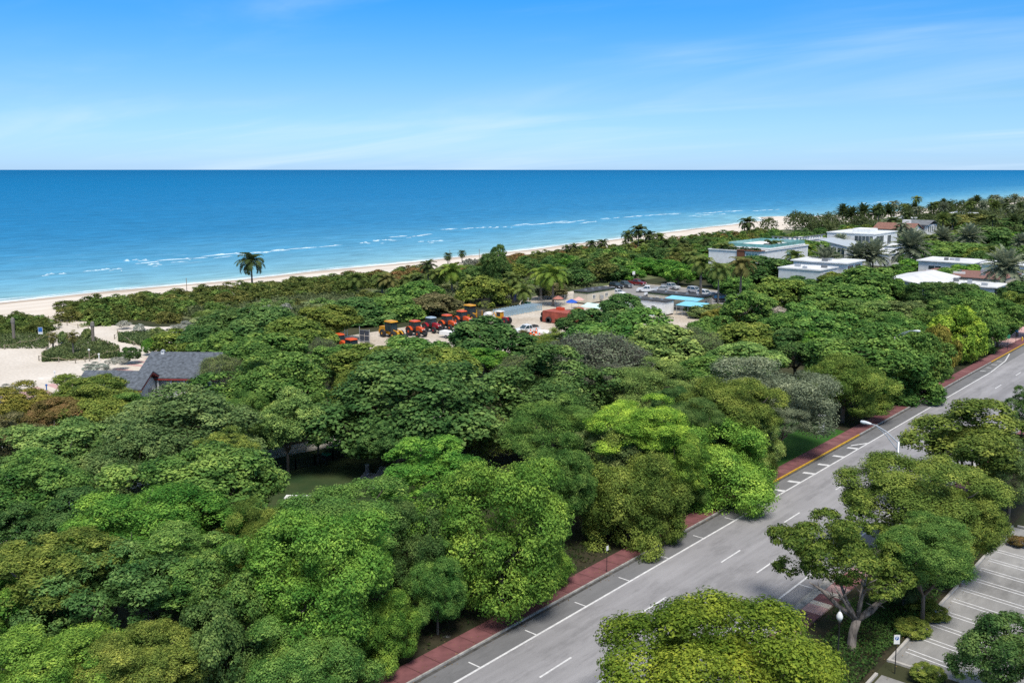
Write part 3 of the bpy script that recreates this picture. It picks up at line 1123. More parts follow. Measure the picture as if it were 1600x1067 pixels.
# leaf colours (linear base colour of the leaves)
LC = dict(bright=(0.073, 0.150, 0.019), lime=(0.100, 0.185, 0.016), limed=(0.076, 0.126, 0.009), mid=(0.054, 0.115, 0.024), dark=(0.038, 0.083, 0.024), blue=(0.047, 0.096, 0.027),
          olive=(0.074, 0.110, 0.020), yellow=(0.17, 0.165, 0.016), pale=(0.086, 0.145, 0.040), grey=(0.088, 0.112, 0.066), dusty=(0.074, 0.112, 0.040),
          brown=(0.095, 0.085, 0.042), rust=(0.12, 0.082, 0.030), silver=(0.17, 0.185, 0.155), twig=(0.128, 0.126, 0.098), jade=(0.050, 0.130, 0.016), gold=(0.13, 0.125, 0.022))
LC['duneB'] = (0.072, 0.085, 0.024)
TR = random.Random(55)
LB = 2.1


def leafcol(o, c, j=0.10):
    a = TR.uniform(1 - j, 1 + j)
    o.color = (c[0] * a * TR.uniform(1 - j, 1 + j) * LB, c[1] * a * LB, c[2] * a * LB * (0.80 if c[2] < 0.05 else 1.0), 1)


def plant_at(x, y, R, rz, hz, kind, c, label, name='broadleaf_tree', cat='tree', group=None, trunk=True, base=0.0, idx=None):
    t = thing(name, label, cat, (x, y, base), TR.uniform(0, 6.28), group)
    if kind.startswith('twig'):
        tw, lf = TWIGS[0 if kind == 'twig' else 1]
        a = link('branches', tw, t, (0, 0, hz))
        a.scale = (R, R, rz)
        a.color = (*LC['twig'], 1)
        b = link('crown', lf, t, (0, 0, hz))
        b.scale = (R, R, rz)
        leafcol(b, LC[c])
        tk = link('trunk', TR.choice(TRUNK_TWIG), t)
    else:
        lst = CROWN[kind]
        b = link('crown', lst[idx % len(lst)] if idx is not None else TR.choice(lst), t, (0, 0, hz))
        q = TR.uniform(0.94, 1.06)
        b.scale = (R * q * 1.08, R / q * 1.08, rz * 1.06)
        leafcol(b, LC[c])
        tk = link('trunk', TR.choice(TRUNKS), t) if trunk else None
    if tk:
        tk.scale = (R, R, min(max(hz, 0.3) * 0.95, (hz + 0.55 * rz) / 1.3))
        if kind.startswith('twig'):
            tk.scale = (R, R, max(hz, 0.3) * 0.80)
    return t


def tree(cx, cy, rx, ry, h, kind, c, label, name='broadleaf_tree', cat='tree', group=None, idx=None, trunk=True):
    """a tree whose crown covers the ellipse (cx, cy, rx, ry) of the photograph and whose top stands h metres high"""
    rz = 0.4 * h
    for _ in range(8):
        hz = max(h - rz, 0.25 * h)
        p = W(cx, cy, hz)
        if -47.2 < p.x < -36 and cat == 'tree':          # street trees root behind the footway
            p = WX(cx, cy, -47.2)
            hz = max(p.z, 1.2)
            p.z = hz
        elif -36 < p.x < -24.5 and cy > 640 and cat == 'tree':
            p = WX(cx, cy, -24.5)
            hz = max(p.z, 1.2)
        d = depth(p)
        R = rx * d / FPX
        ym = ry * d / FPX
        dl = math.hypot(p.x, p.y)
        al = math.atan2(CAM_H - hz, dl)
        rz = math.sqrt(max(ym * ym - (R * math.sin(al)) ** 2, (0.50 * R) ** 2)) / math.cos(al)
        rz = min(rz, 0.60 * h)
    if kind in ('puff', 'loose', 'fine', 'tier', 'open') and d > 130 and kind not in ('open',):
        kind = {'puff': 'puff_mid', 'loose': 'loose_mid', 'fine': 'puff_mid', 'tier': 'loose_mid'}[kind]
    return plant_at(p.x, p.y, R, rz, hz, kind, c, label, name, cat, group, trunk, 0.0, idx)


# ================================================================== TREES OF THE PARK AND STREET
# (crown centre x, y, half width, half height in the photo; height in m; leaf kind; colour; label)
FRONT = [
    (70, 1050, 105, 62, 7.5, 'puff', 'bright', 'soft bright green tree cut off at the bottom left corner'),
    (215, 1050, 80, 62, 7.0, 'puff', 'olive', 'yellow-green feathery tree at the bottom edge, left of the dark gap'),
    (325, 1020, 58, 75, 7.5, 'loose', 'blue', 'blue-green upright tree rising from the bottom edge beside the dark gap'),
    (176, 935, 108, 82, 9.0, 'tier', 'blue', 'broad dark blue-green dome of rosettes near the lower left'),
    (92, 890, 92, 52, 9.5, 'tier', 'olive', 'yellowish-topped dome tree just behind the dark blue-green one'),
    (5, 970, 55, 70, 8.0, 'tier', 'jade', 'vivid green tree on the left edge below the yellowish dome'),
    (8, 900, 40, 42, 9.0, 'tier', 'olive', 'olive tree cropped by the left edge beside the yellowish dome'),
    (225, 832, 118, 62, 10.0, 'puff', 'jade', 'wide vivid green glossy dome in the left middle'),
    (292, 880, 82, 42, 9.0, 'tier', 'mid', 'dull green low dome below the vivid glossy one'),
    (352, 935, 62, 62, 8.5, 'loose', 'mid', 'tree with bare branches showing on its right, above the dark gap'),
    (325, 758, 108, 64, 10.5, 'loose', 'mid', 'large leafy dome with pale leaf tips left of the fenced lawn'),
    (400, 850, 50, 55, 8.5, 'fine', 'olive', 'hazy olive tree wedged between the vivid dome and the tall bright tree'),
    (505, 905, 112, 100, 10.5, 'puff', 'bright', 'tall bright green tree with drooping yellowish sprays, lower middle'),
    (475, 1040, 85, 70, 7.0, 'puff', 'mid', 'lower green tree in front of the tall bright one at the bottom edge'),
    (600, 985, 48, 60, 6.5, 'puff', 'bright', 'small bright tree reaching towards the red pavement at the bottom'),
    (540, 824, 100, 42, 9.5, 'puff', 'mid', 'rounded mid-green tree below the fenced lawn'),
    (650, 850, 62, 70, 9.0, 'puff', 'dark', 'shaded dark tree between the two bright street trees'),
    (683, 920, 42, 52, 6.0, 'puff', 'mid', 'small dark tree near the red pavement under the bright street tree'),
    (783, 840, 108, 108, 11.5, 'puff', 'bright', 'big vivid green street tree with layered puffy clumps, centre bottom'),
    (840, 920, 55, 45, 6.5, 'puff', 'bright', 'low bright foliage hanging over the red pavement, centre bottom'),
    (675, 738, 75, 42, 9.0, 'tier', 'jade', 'deep green dome right of the fenced lawn'),
    (655, 632, 135, 76, 12.0, 'loose', 'blue', 'huge broad dark tree with large pale-tipped leaves in the centre'),
    (618, 682, 42, 26, 7.0, 'loose', 'blue', 'dark drooping foliage below the huge central tree, above the fenced lawn'),
    (862, 615, 90, 58, 11.0, 'loose', 'blue', 'dark green broad tree just right of the huge central one'),
    (868, 675, 68, 45, 10.0, 'fine', 'mid', 'rounded soft green tree in the centre right, below the dark broad one'),
    (875, 755, 52, 55, 9.0, 'puff', 'mid', 'mid-green clumped tree behind the olive street tree'),
    (765, 690, 42, 45, 6.0, 'twig2', 'olive', 'brownish half-bare tree between the central trees'),
    (968, 705, 58, 42, 9.0, 'loose', 'dusty', 'greyish olive tree in the centre right'),
    (982, 792, 72, 82, 10.0, 'puff', 'olive', 'olive green street tree with clumps hanging over the pavement'),
    (1000, 668, 66, 38, 11.0, 'puff', 'lime', 'glowing lime green crown in the centre right'),
    (1108, 740, 92, 80, 10.0, 'puff', 'bright', 'big bright green street tree spreading towards the white hatched bay'),
    (1045, 715, 50, 45, 10.0, 'puff', 'bright', 'bright green clump joining the lime crown and the spreading street tree'),
    (1170, 782, 38, 40, 6.0, 'puff', 'olive', 'olive branch-end tree overhanging the road edge line'),
    (1080, 810, 40, 38, 6.0, 'puff', 'mid', 'low green foliage over the pavement left of the white hatched bay'),
    (1143, 640, 64, 46, 10.5, 'puff', 'olive', 'olive-gold rounded tree left of the big grey tree'),
    (1165, 690, 42, 45, 8.5, 'fine', 'pale', 'pale green tree beside the lawn patch'),
    (1088, 655, 40, 30, 9.5, 'fine', 'blue', 'small blue-green crown under the olive-gold tree'),
    (1200, 622, 92, 62, 11.0, 'fine', 'grey', 'large grey-leaved tree beside the lawn and yellow kerb'),
    (1215, 648, 46, 26, 8.5, 'fine', 'grey', 'drooping grey skirt of foliage above the lawn patch'),
    (1050, 632, 28, 24, 9.0, 'puff', 'dark', 'small very dark green crown in the centre right'),
    (1022, 608, 66, 36, 9.5, 'fine', 'pale', 'thin pale green tree behind the lime crown'),
    (930, 570, 88, 40, 9.5, 'twig', 'grey', 'long bare grey-brown thicket crown below the white pickup'),
    (955, 600, 45, 30, 8.5, 'twig', 'grey', 'second grey-brown thicket crown in front of the long bare one'),
    (985, 540, 92, 34, 9.5, 'puff', 'mid', 'wide dark green tree in front of the white site cabin'),
    (918, 508, 38, 24, 8.0, 'loose', 'dark', 'dark tree right of the red container'),
    (970, 480, 32, 19, 9.0, 'loose', 'dark', 'dark leafy tree sticking up between the two site cabins'),
    (1030, 550, 62, 38, 9.5, 'loose', 'pale', 'pale green tree right of centre with thin branches'),
    (1082, 550, 48, 36, 9.0, 'twig2', 'dusty', 'grey twiggy tree right of the wide dark green one'),
    (1172, 532, 48, 27, 9.0, 'loose', 'olive', 'yellow-olive dome in front of the sandy clearing'),
    (1115, 528, 45, 30, 9.0, 'puff', 'mid', 'mid-green dome below the sandy clearing'),
    (1165, 565, 55, 24, 8.0, 'fine', 'pale', 'pale feathery green crown behind the big grey tree'),
    (1110, 580, 45, 22, 7.5, 'fine', 'mid', 'low soft green crown left of the big grey tree'),
    (760, 532, 64, 32, 9.5, 'loose', 'dark', 'round dark tree in front of the row of tractors'),
    (756, 562, 32, 17, 7.0, 'puff', 'jade', 'vivid green bush under the round dark tree'),
    (825, 585, 50, 30, 9.0, 'twig2', 'dusty', 'grey-green scrubby tree left of the long bare thicket'),
    (690, 570, 50, 22, 8.5, 'loose', 'olive', 'olive dome behind the huge central tree'),
    (648, 563, 58, 18, 7.0, 'loose', 'mid', 'low green trees edging the yard below the orange tractors'),
    (580, 568, 55, 26, 8.5, 'loose', 'olive', 'yellow-olive dome left of the huge central tree'),
    (555, 620, 38, 40, 8.5, 'loose', 'olive', 'yellow-green sprays left of the huge central tree'),
    (418, 612, 90, 52, 10.5, 'loose', 'mid', 'large fresh green dome right of the grey-roofed pavilion'),
    (385, 655, 45, 42, 9.0, 'puff', 'mid', 'green dome below the large fresh green one'),
    (448, 658, 50, 40, 9.0, 'loose', 'pale', 'light green loose-leaved tree above the fenced lawn'),
    (495, 655, 30, 30, 7.5, 'loose', 'mid', 'small tree on the mulch beside the pale path'),
    (352, 705, 40, 28, 9.5, 'loose', 'olive', 'olive crown with reddish tips in the left middle'),
    (268, 670, 98, 44, 10.5, 'loose', 'dusty', 'large dull green tree with small yellow flowers, left of the pavilion'),
    (95, 700, 80, 46, 10.0, 'loose', 'pale', 'pale green loose tree on the left'),
    (185, 728, 60, 48, 9.0, 'loose', 'dusty', 'thin dusty tree with gaps showing the pale path'),
    (40, 765, 78, 50, 10.0, 'loose', 'mid', 'dull green dome on the left edge, middle height'),
    (130, 810, 60, 40, 8.0, 'loose', 'dark', 'dark tree above the yellowish dome at the left'),
    (15, 690, 42, 34, 9.5, 'loose', 'brown', 'brownish tree at the left edge'),
    (25, 637, 55, 26, 8.5, 'loose', 'gold', 'golden-leaved tree at the left edge by the promenade'),
    (88, 648, 42, 26, 8.5, 'loose', 'rust', 'reddish tree near the promenade'),
    (142, 612, 52, 22, 8.0, 'loose', 'olive', 'dark olive tree in front of the small grey roof'),
    (155, 640, 60, 30, 9.0, 'loose', 'olive', 'bright olive dome under the dark olive tree by the promenade'),
    (205, 642, 45, 18, 8.0, 'loose', 'mid', 'green tree below the white gable'),
    (305, 640, 44, 18, 8.5, 'puff', 'mid', 'smooth green dome in front of the pavilion'),
    (30, 840, 55, 45, 7.5, 'loose', 'dark', 'dark loose tree by the grey paving at the left edge'),
    (345, 580, 34, 24, 7.0, 'twig2', 'dusty', 'brown twiggy tree against the grey shingle roof'),
    (503, 560, 30, 30, 6.5, 'twig', 'dusty', 'dead grey tangle of branches left of the yard gate'),
    (520, 575, 35, 26, 6.5, 'loose', 'dusty', 'dusty small tree right of the dead tangle'),
    (406, 510, 58, 30, 8.0, 'loose', 'dark', 'dark sea grape tree left of the yard'),
    (468, 525, 50, 27, 8.0, 'loose', 'olive', 'yellow-green tree left of the yard gate'),
    (418, 552, 55, 25, 8.5, 'loose', 'mid', 'green dome below the dark sea grape tree'),
    (350, 545, 40, 22, 7.0, 'loose', 'mid', 'green tree behind the grey shingle roof'),
    (455, 585, 45, 25, 8.0, 'loose', 'mid', 'green crown above the large fresh dome'),
    (516, 500, 40, 20, 7.0, 'loose', 'olive', 'olive sea grape tree behind the yard gate'),
    (563, 490, 52, 26, 5.0, 'loose', 'dark', 'dark spreading tree left of the yellow loader'),
    (618, 485, 45, 22, 4.8, 'loose', 'mid', 'green spreading tree behind the orange tractors'),
    (677, 478, 42, 20, 4.6, 'loose', 'brown', 'brown-leaved tree behind the dark red tractor'),
    (655, 462, 38, 18, 5.5, 'loose', 'mid', 'green tree behind the brown-leaved one'),
    (755, 460, 40, 28, 6.5, 'loose', 'olive', 'dark olive tree standing behind the yard'),
    (740, 430, 24, 14, 6.0, 'loose', 'dark', 'small dark tree beside the sandy beach access'),
    (362, 510, 50, 24, 7.0, 'loose', 'dark', 'dark green thicket tree right of the sandy junction'),
    (278, 537, 40, 16, 4.5, 'loose', 'olive', 'low yellow-green sea grape behind the pavilion'),
    (318, 530, 36, 16, 5.0, 'loose', 'dark', 'low dark sea grape behind the pavilion'),
    (1214, 465, 45, 30, 9.0, 'loose', 'olive', 'olive tree in front of the pale grey house wall'),
    (1170, 480, 36, 22, 8.0, 'loose', 'mid', 'green tree at the end of the parking area'),
    (1350, 445, 52, 27, 9.0, 'loose', 'mid', 'layered green tree in front of the white flat-roofed house'),
    (1343, 472, 50, 22, 8.5, 'loose', 'mid', 'green dome under the layered tree by the white houses'),
    (1285, 465, 40, 20, 8.0, 'loose', 'mid', 'green crown below the grey date palm'),
    (1259, 492, 34, 20, 8.5, 'tier', 'mid', 'leafy green crown right of the sandy clearing'),
    (1306, 493, 45, 25, 9.0, 'fine', 'mid', 'soft green dome in the middle right'),
    (1219, 508, 34, 18, 8.0, 'tier', 'mid', 'flat green crown above the dark glossy tree'),
    (1285, 515, 48, 22, 8.5, 'loose', 'mid', 'green crown behind the long street tree'),
    (1246, 545, 44, 28, 8.5, 'puff', 'dark', 'very dark glossy tree behind the big grey tree'),
    (1275, 537, 22, 16, 8.5, 'puff', 'jade', 'vivid green patch of crown beside the very dark glossy tree'),
    (1364, 492, 45, 20, 8.5, 'fine', 'pale', 'pale hazy crown above the long street tree'),
    (1416, 495, 48, 20, 8.5, 'fine', 'dusty', 'dusty olive crown behind the far lamp head'),
    (1395, 520, 50, 18, 8.5, 'fine', 'mid', 'green crown just left of the far lamp head'),
    (1355, 562, 85, 48, 10.5, 'puff', 'mid', 'long dark green street tree beside the avenue'),
    (1425, 560, 52, 45, 10.0, 'puff', 'mid', 'dark green street tree below the far lamp head'),
    (1405, 610, 58, 42, 8.0, 'puff', 'mid', 'deep green foliage overhanging the avenue edge line'),
    (1318, 600, 58, 44, 9.0, 'puff', 'olive', 'yellow-olive street tree with its trunk on the verge'),
    (1463, 552, 30, 42, 9.0, 'puff', 'gold', 'golden-olive street tree tinted orange'),
    (1492, 530, 40, 48, 9.5, 'puff', 'lime', 'bright lime street tree right of the golden one'),
    (1530, 515, 36, 38, 9.0, 'puff', 'mid', 'green street tree near the pink plaza'),
    (1525, 480, 48, 20, 9.0, 'fine', 'mid', 'smooth green crown below the long white roof'),
    (1562, 495, 34, 26, 9.0, 'puff', 'mid', 'green street tree over the bus shelter'),
    (1592, 487, 30, 26, 9.5, 'puff', 'olive', 'olive street tree cropped by the right edge'),
    (1470, 500, 35, 25, 9.5, 'fine', 'mid', 'green crown behind the lime street tree'),
    (538, 562, 40, 18, 7.5, 'loose', 'mid', 'green tree hiding the half-seen orange tractors'),
    (1188, 426, 46, 20, 7.0, 'loose', 'dark', 'dark green tree below the roof-terrace house'),
    (1150, 445, 26, 14, 6.0, 'loose', 'mid', 'green tree left of the leaning palm below the roof-terrace house'),
    (1255, 395, 34, 12, 8.0, 'loose', 'mid', 'green dome between the roof-terrace house and the white box house'),
    (1305, 440, 26, 14, 6.0, 'loose', 'olive', 'olive tree at the foot of the grey date palm'),
    (1445, 462, 28, 22, 6.5, 'fine', 'dark', 'dark tree in front of the bungalow gable'),
    (1482, 460, 24, 20, 6.0, 'fine', 'dusty', 'thin dusty tree in front of the bungalow wing'),
    (1515, 462, 24, 18, 6.0, 'loose', 'dark', 'dark tree before the right end of the bungalow wing'),
    (1390, 452, 26, 20, 6.5, 'loose', 'mid', 'green tree at the left corner of the bungalow'),
    (1590, 458, 26, 18, 6.0, 'loose', 'dark', 'dark tree at the right edge below the large date palm'),
    (1500, 395, 50, 10, 6.0, 'loose', 'mid', 'long green hedge tree behind the long white flat roof'),
    (1450, 392, 34, 12, 6.0, 'loose', 'mid', 'green tree right of the big grey date palm'),
    (1560, 398, 40, 10, 6.0, 'loose', 'dark', 'dark green hedge tree above the right edge roof'),
    (1540, 375, 45, 16, 9.0, 'loose', 'dark', 'tall dark green tree right of the date palm pair'),
    (1575, 362, 40, 16, 9.0, 'loose', 'dark', 'tall dark tree at the right edge above the pale date palm'),
    (1520, 352, 40, 14, 9.0, 'loose', 'duneB', 'brownish green tree behind the date palm pair'),
    (1478, 432, 26, 10, 4.5, 'loose', 'mid', 'garden shrubbery tree between bungalow and terrace'),
    (1515, 428, 28, 9, 4.5, 'loose', 'jade', 'bright garden tree in front of the terracotta terrace'),
    (1138, 432, 30, 15, 6.0, 'loose', 'mid', 'green tree behind the palm trio below the white wall'),
    (1250, 449, 36, 12, 4.5, 'loose', 'dark', 'low dark tree along the foot of the pale grey house wall'),
    # right of the avenue
    (1138, 1045, 168, 92, 8.0, 'puff', 'limed', 'large glowing lime-green round tree at the bottom, right of the avenue'),
    (1438, 775, 102, 50, 9.0, 'puff', 'olive', 'wide olive green tree under the tall street lamp'),
    (1505, 815, 60, 50, 8.0, 'puff', 'olive', 'olive green tree beside the car park bays'),
    (1530, 690, 92, 50, 10.0, 'loose', 'olive', 'olive-yellow broad tree at the right edge beside the avenue'),
    (1580, 735, 50, 50, 8.5, 'fine', 'dusty', 'dark tree with bare pale branches at the right edge'),
    (1600, 640, 24, 26, 6.5, 'tier', 'dark', 'dark bush-like tree cropped at the right edge, above the broad one'),
    (1578, 1020, 62, 58, 6.0, 'loose', 'dark', 'dark green tree in the bottom right corner'),
    (1448, 862, 64, 48, 8.0, 'puff', 'mid', 'rounded green tree behind the leaning open tree'),
]
for (cx, cy, rx, ry, h, kd, c, lab) in FRONT:
    tree(cx, cy, rx, ry, h, kd, c, lab)


# the open tree with its trunk and limbs in full view, beside the acorn lamp
def open_tree():
    b0 = W(1330, 1014)
    t = thing('broadleaf_tree', 'open spreading tree with a bare forked grey trunk beside the car park', 'tree', (b0.x, b0.y, 0))
    mb = MB()
    f = Vector((0.25, 0.15, 2.3))
    mb.tube([(0, 0, -0.1), (0, 0, 0.25), (0.05, 0.02, 1.2), f], [0.46, 0.34, 0.30, 0.30], 12)
    U, Rt = Vector((0, 0, 1)), Vector((CS, SS, 0))      # image right on the ground
    F = Vector((-SS, CS, 0))
    g = random.Random(8)
    limbs = [(-3.4, 0.3, 2.6), (-1.6, 1.2, 3.6), (0.3, -0.6, 3.4), (2.6, 0.2, 1.9), (4.0, 1.0, 2.8), (1.2, 2.0, 3.6), (-2.2, -1.3, 2.9)]
    tips = []
    for i, (a, b_, c) in enumerate(limbs):
        e = f + Rt * a + F * b_ + U * c
        m1 = f.lerp(e, 0.4) + U * (-0.25 if i % 2 else -0.1)
        m2 = f.lerp(e, 0.75) + U * 0.12
        r0 = 0.22 if i in (0, 3, 4) else 0.16
        mb.tube([f - U * 0.1, m1, m2, e], [r0, r0 * 0.75, r0 * 0.5, r0 * 0.15], 8)
        tips += [m2, e]
        for j in range(5):
            st = m1.lerp(e, g.uniform(0.1, 0.95))
            d = Vector((g.uniform(-1, 1), g.uniform(-1, 1), g.uniform(0.2, 0.9))) * 1.2
            mb.tube([st, st + d * 0.5 + U * 0.1, st + d], [0.07, 0.045, 0.015], 5)
            tips.append(st + d)
    mb.build('trunk', M('bark_grey', (0.20, 0.175, 0.155), 0.9, 0.35, 4, 0.9, stretch=(1, 1, 0.3)), t, smooth=True)
    gg = np.random.default_rng(5)
    c0 = W(1322, 862, 6.0)
    cc = np.array([c0.x - b0.x, c0.y - b0.y, 5.6])
    P, N, T, C = crown_points(401, lobes=32, lobe_r=0.25, clumps=52, leaves=28, clump_r=0.085, rough=0.45, zmin=-0.35, up=0.5)
    sc_ = np.array([4.3, 4.3, 2.6])
    P = P * sc_ + cc
    keep = np.ones(len(P), bool)
    q = np.linalg.norm((P - cc) / sc_, axis=1)
    keep &= ~((q < 0.45))
    low = np.stack([tt[:] for tt in [tuple(v) for v in tips]])
    P, N, T = P[keep], N[keep], T[keep]
    s = 0.17 * np.clip(gg.lognormal(0.0, 0.3, len(P)), 0.5, 1.9)
    cr = link('crown', leaf_mesh('crown', P, N, s, T, 1.8, 0.15, 9), t)
    cr.color = (0.115, 0.185, 0.024, 1)


open_tree()


# ================================================================== PALMS
def frond(mbv, base, az, el0, L, droop, n, leaf_len, leaf_w, vee, g, tints):
    """one feather frond: curved rib with leaflets; appends quads to lists"""
    V, T = mbv
    p = np.array(base, float)
    d0 = np.array([math.cos(az), math.sin(az), 0.0])
    side = np.array([-math.sin(az), math.cos(az), 0.0])
    el = el0
    step = L / n
    pts = [p.copy()]
    for i in range(n):
        el -= droop * (0.4 + 1.5 * i / n) / n
        p = p + (d0 * math.cos(el) + np.array([0, 0, 1.0]) * math.sin(el)) * step
        pts.append(p.copy())
    tn = tints + g.uniform(-0.08, 0.08)
    for i in range(n):
        a, b = pts[i], pts[i + 1]
        t = (b - a) / np.linalg.norm(b - a)
        up = np.cross(t, side)
        up = up if up[2] > 0 else -up
        w = 0.018 * L / 4.5 * (1.2 - i / n) * 2
        V.append([a - side * w, a + side * w, b + side * w * 0.8, b - side * w * 0.8])
        T.append(tn + 0.22)
        if i < 1:
            continue
        prof = math.sin(math.pi * min(1, (i + 0.6) / n) ** 0.75) ** 0.6
        for s in (-1, 1):
            for k in (0.0, 0.5):
                o = a + (b - a) * (k + g.uniform(0, 0.2))
                dr = side * s * math.cos(vee) + up * math.sin(vee) * g.uniform(0.3, 1.2) + t * g.uniform(0.45, 0.85)
                dr = dr / np.linalg.norm(dr)
                ln = leaf_len * prof * g.uniform(0.85, 1.1)
                e = o + dr * ln + np.array([0, 0, -1.0]) * ln * g.uniform(0.18, 0.45)
                m = o + dr * ln * 0.55
                wv = t * leaf_w
                V.append([o - wv * 0.5, o + wv * 0.5, m + wv * 0.55, m - wv * 0.55])
                T.append(tn + g.uniform(-0.1, 0.1))
                V.append([m - wv * 0.55, m + wv * 0.55, e + wv * 0.1, e - wv * 0.1])
                T.append(tn + g.uniform(-0.1, 0.1))


def quads_mesh(name, V, T):
    V = np.array(V, dtype=np.float32)
    k = len(V)
    me = bpy.data.meshes.new(name)
    me.vertices.add(k * 4)
    me.vertices.foreach_set('co', V.reshape(-1))
    me.loops.add(k * 4)
    me.loops.foreach_set('vertex_index', np.arange(k * 4, dtype=np.int32))
    me.polygons.add(k)
    me.polygons.foreach_set('loop_start', np.arange(0, k * 4, 4, dtype=np.int32))
    me.polygons.foreach_set('loop_total', np.full(k, 4, dtype=np.int32))
    at = me.attributes.new('tint', 'FLOAT', 'POINT')
    at.data.foreach_set('value', np.repeat(np.clip(np.array(T, dtype=np.float32), 0, 1), 4))
    me.update(calc_edges=True)
    me.materials.append(LEAF)
    return me


def palm_crown(seed, kind):
    g = random.Random(seed)
    V, T = [], []
    if kind == 'coconut':
        n = 24
        for i in range(n):
            u = i / (n - 1)
            frond((V, T), (0, 0, 0), i * 2.39996 + g.uniform(-.2, .2), R_(78 - 105 * u + g.uniform(-8, 8)), g.uniform(0.92, 1.08) * (0.85 + 0.2 * math.sin(math.pi * u)), R_(78 + 22 * g.random()), 13, 0.30, 0.042, R_(8), g, 0.55 - 0.2 * u)
    elif kind == 'date':
        n = 64
        for i in range(n):
            u = i / (n - 1)
            frond((V, T), (0, 0, 0), i * 2.39996 + g.uniform(-.2, .2), R_(84 - 112 * u + g.uniform(-6, 6)), g.uniform(0.9, 1.05), R_(24 + 16 * g.random()), 11, 0.24, 0.042, R_(32), g, 0.52 - 0.18 * u)
    else:      # cabbage palm: short crowded fans
        n = 30
        for i in range(n):
            u = i / (n - 1)
            frond((V, T), (0, 0, 0), i * 2.39996 + g.uniform(-.2, .2), R_(80 - 125 * u + g.uniform(-8, 8)), g.uniform(0.85, 1.05), R_(70), 7, 0.42, 0.05, R_(14), g, 0.5 - 0.15 * u)
    return quads_mesh('palm_crown_' + kind, V, T)


PALM = {k: [palm_crown(500 + i * 7 + j, k) for j in range(3)] for i, k in enumerate(('coconut', 'date', 'cabbage'))}


def palm_trunk(seed, lean, r0=0.17, r1=0.11):
    mb = MB()
    pts = [(lean * (t ** 1.8), 0.4 * lean * math.sin(t * 2.5), t) for t in (0, .04, .1, .25, .45, .65, .85, 1.0)]
    return pts, mb.tube(pts, [r0 * 1.7, r0 * 1.3, r0, r0 * 0.95, r0 * 0.86, r1 * 1.1, r1, r1], 10)


PTR = []
for s_, ln_ in ((0, 0.0), (1, 0.05), (2, -0.07)):
    pts_, mb_ = palm_trunk(s_, ln_)
    # radii are metres: build with z scaled later, so keep xy in metres by a unit trunk of height 1
    PTR.append((ln_, mb_.mesh('palm_trunk', BARK_P, True)))
PTR_D = []
for s_, ln_ in ((0, 0.0), (1, 0.02)):
    pts_, mb_ = palm_trunk(s_, ln_, 0.28, 0.24)
    PTR_D.append((ln_, mb_.mesh('palm_trunk_thick', BARK_P, True)))
PC = dict(coconut=(0.12, 0.17, 0.035), date=(0.19, 0.225, 0.14), cabbage=(0.05, 0.075, 0.025), fresh=(0.14, 0.22, 0.024), dark=(0.062, 0.096, 0.028), dry=(0.15, 0.15, 0.04))
PR = random.Random(77)


def palm_at(x, y, hz, r, kind, c, label, group=None, base=0.0):
    t = thing('%s_palm' % kind, label, 'palm', (x, y, base), PR.uniform(0, 6.28), group)
    ln, tm = PR.choice(PTR_D if kind == 'date' else PTR)
    tk = link('trunk', tm, t)
    tk.scale = (hz * 0.25 + 0.6, 1, hz) if kind != 'date' else (1, 1, hz)
    cr = link('crown', PR.choice(PALM[kind]), t, (ln * tk.scale[0], 0.4 * ln * math.sin(2.5), hz))
    cr.scale = (r, r, r)
    cc = PC[c]
    q = PR.uniform(0.85, 1.15)
    cr.color = (cc[0] * q, cc[1] * q, cc[2] * q, 1)
    return t


def palm(cx, cy, rpx, by_, kind, c, label, group=None, hz=None):
    """crown heart at pixel (cx, cy), frond length rpx, foot at row by_ (or height hz given)"""
    if hz is None:
        p = W(cx, by_, 0.0)
        d = ray(cx, cy)
        t = math.hypot(p.x, p.y) / math.hypot(d.x, d.y)
        hz = CAM_H + d.z * t + (1.2 if cx > 1030 and cy > 375 else 0.0)
    else:
        p = W(cx, cy, hz)
    palm_at(p.x, p.y, hz, rpx * depth(p) / FPX * 1.32, kind, c, label, group)


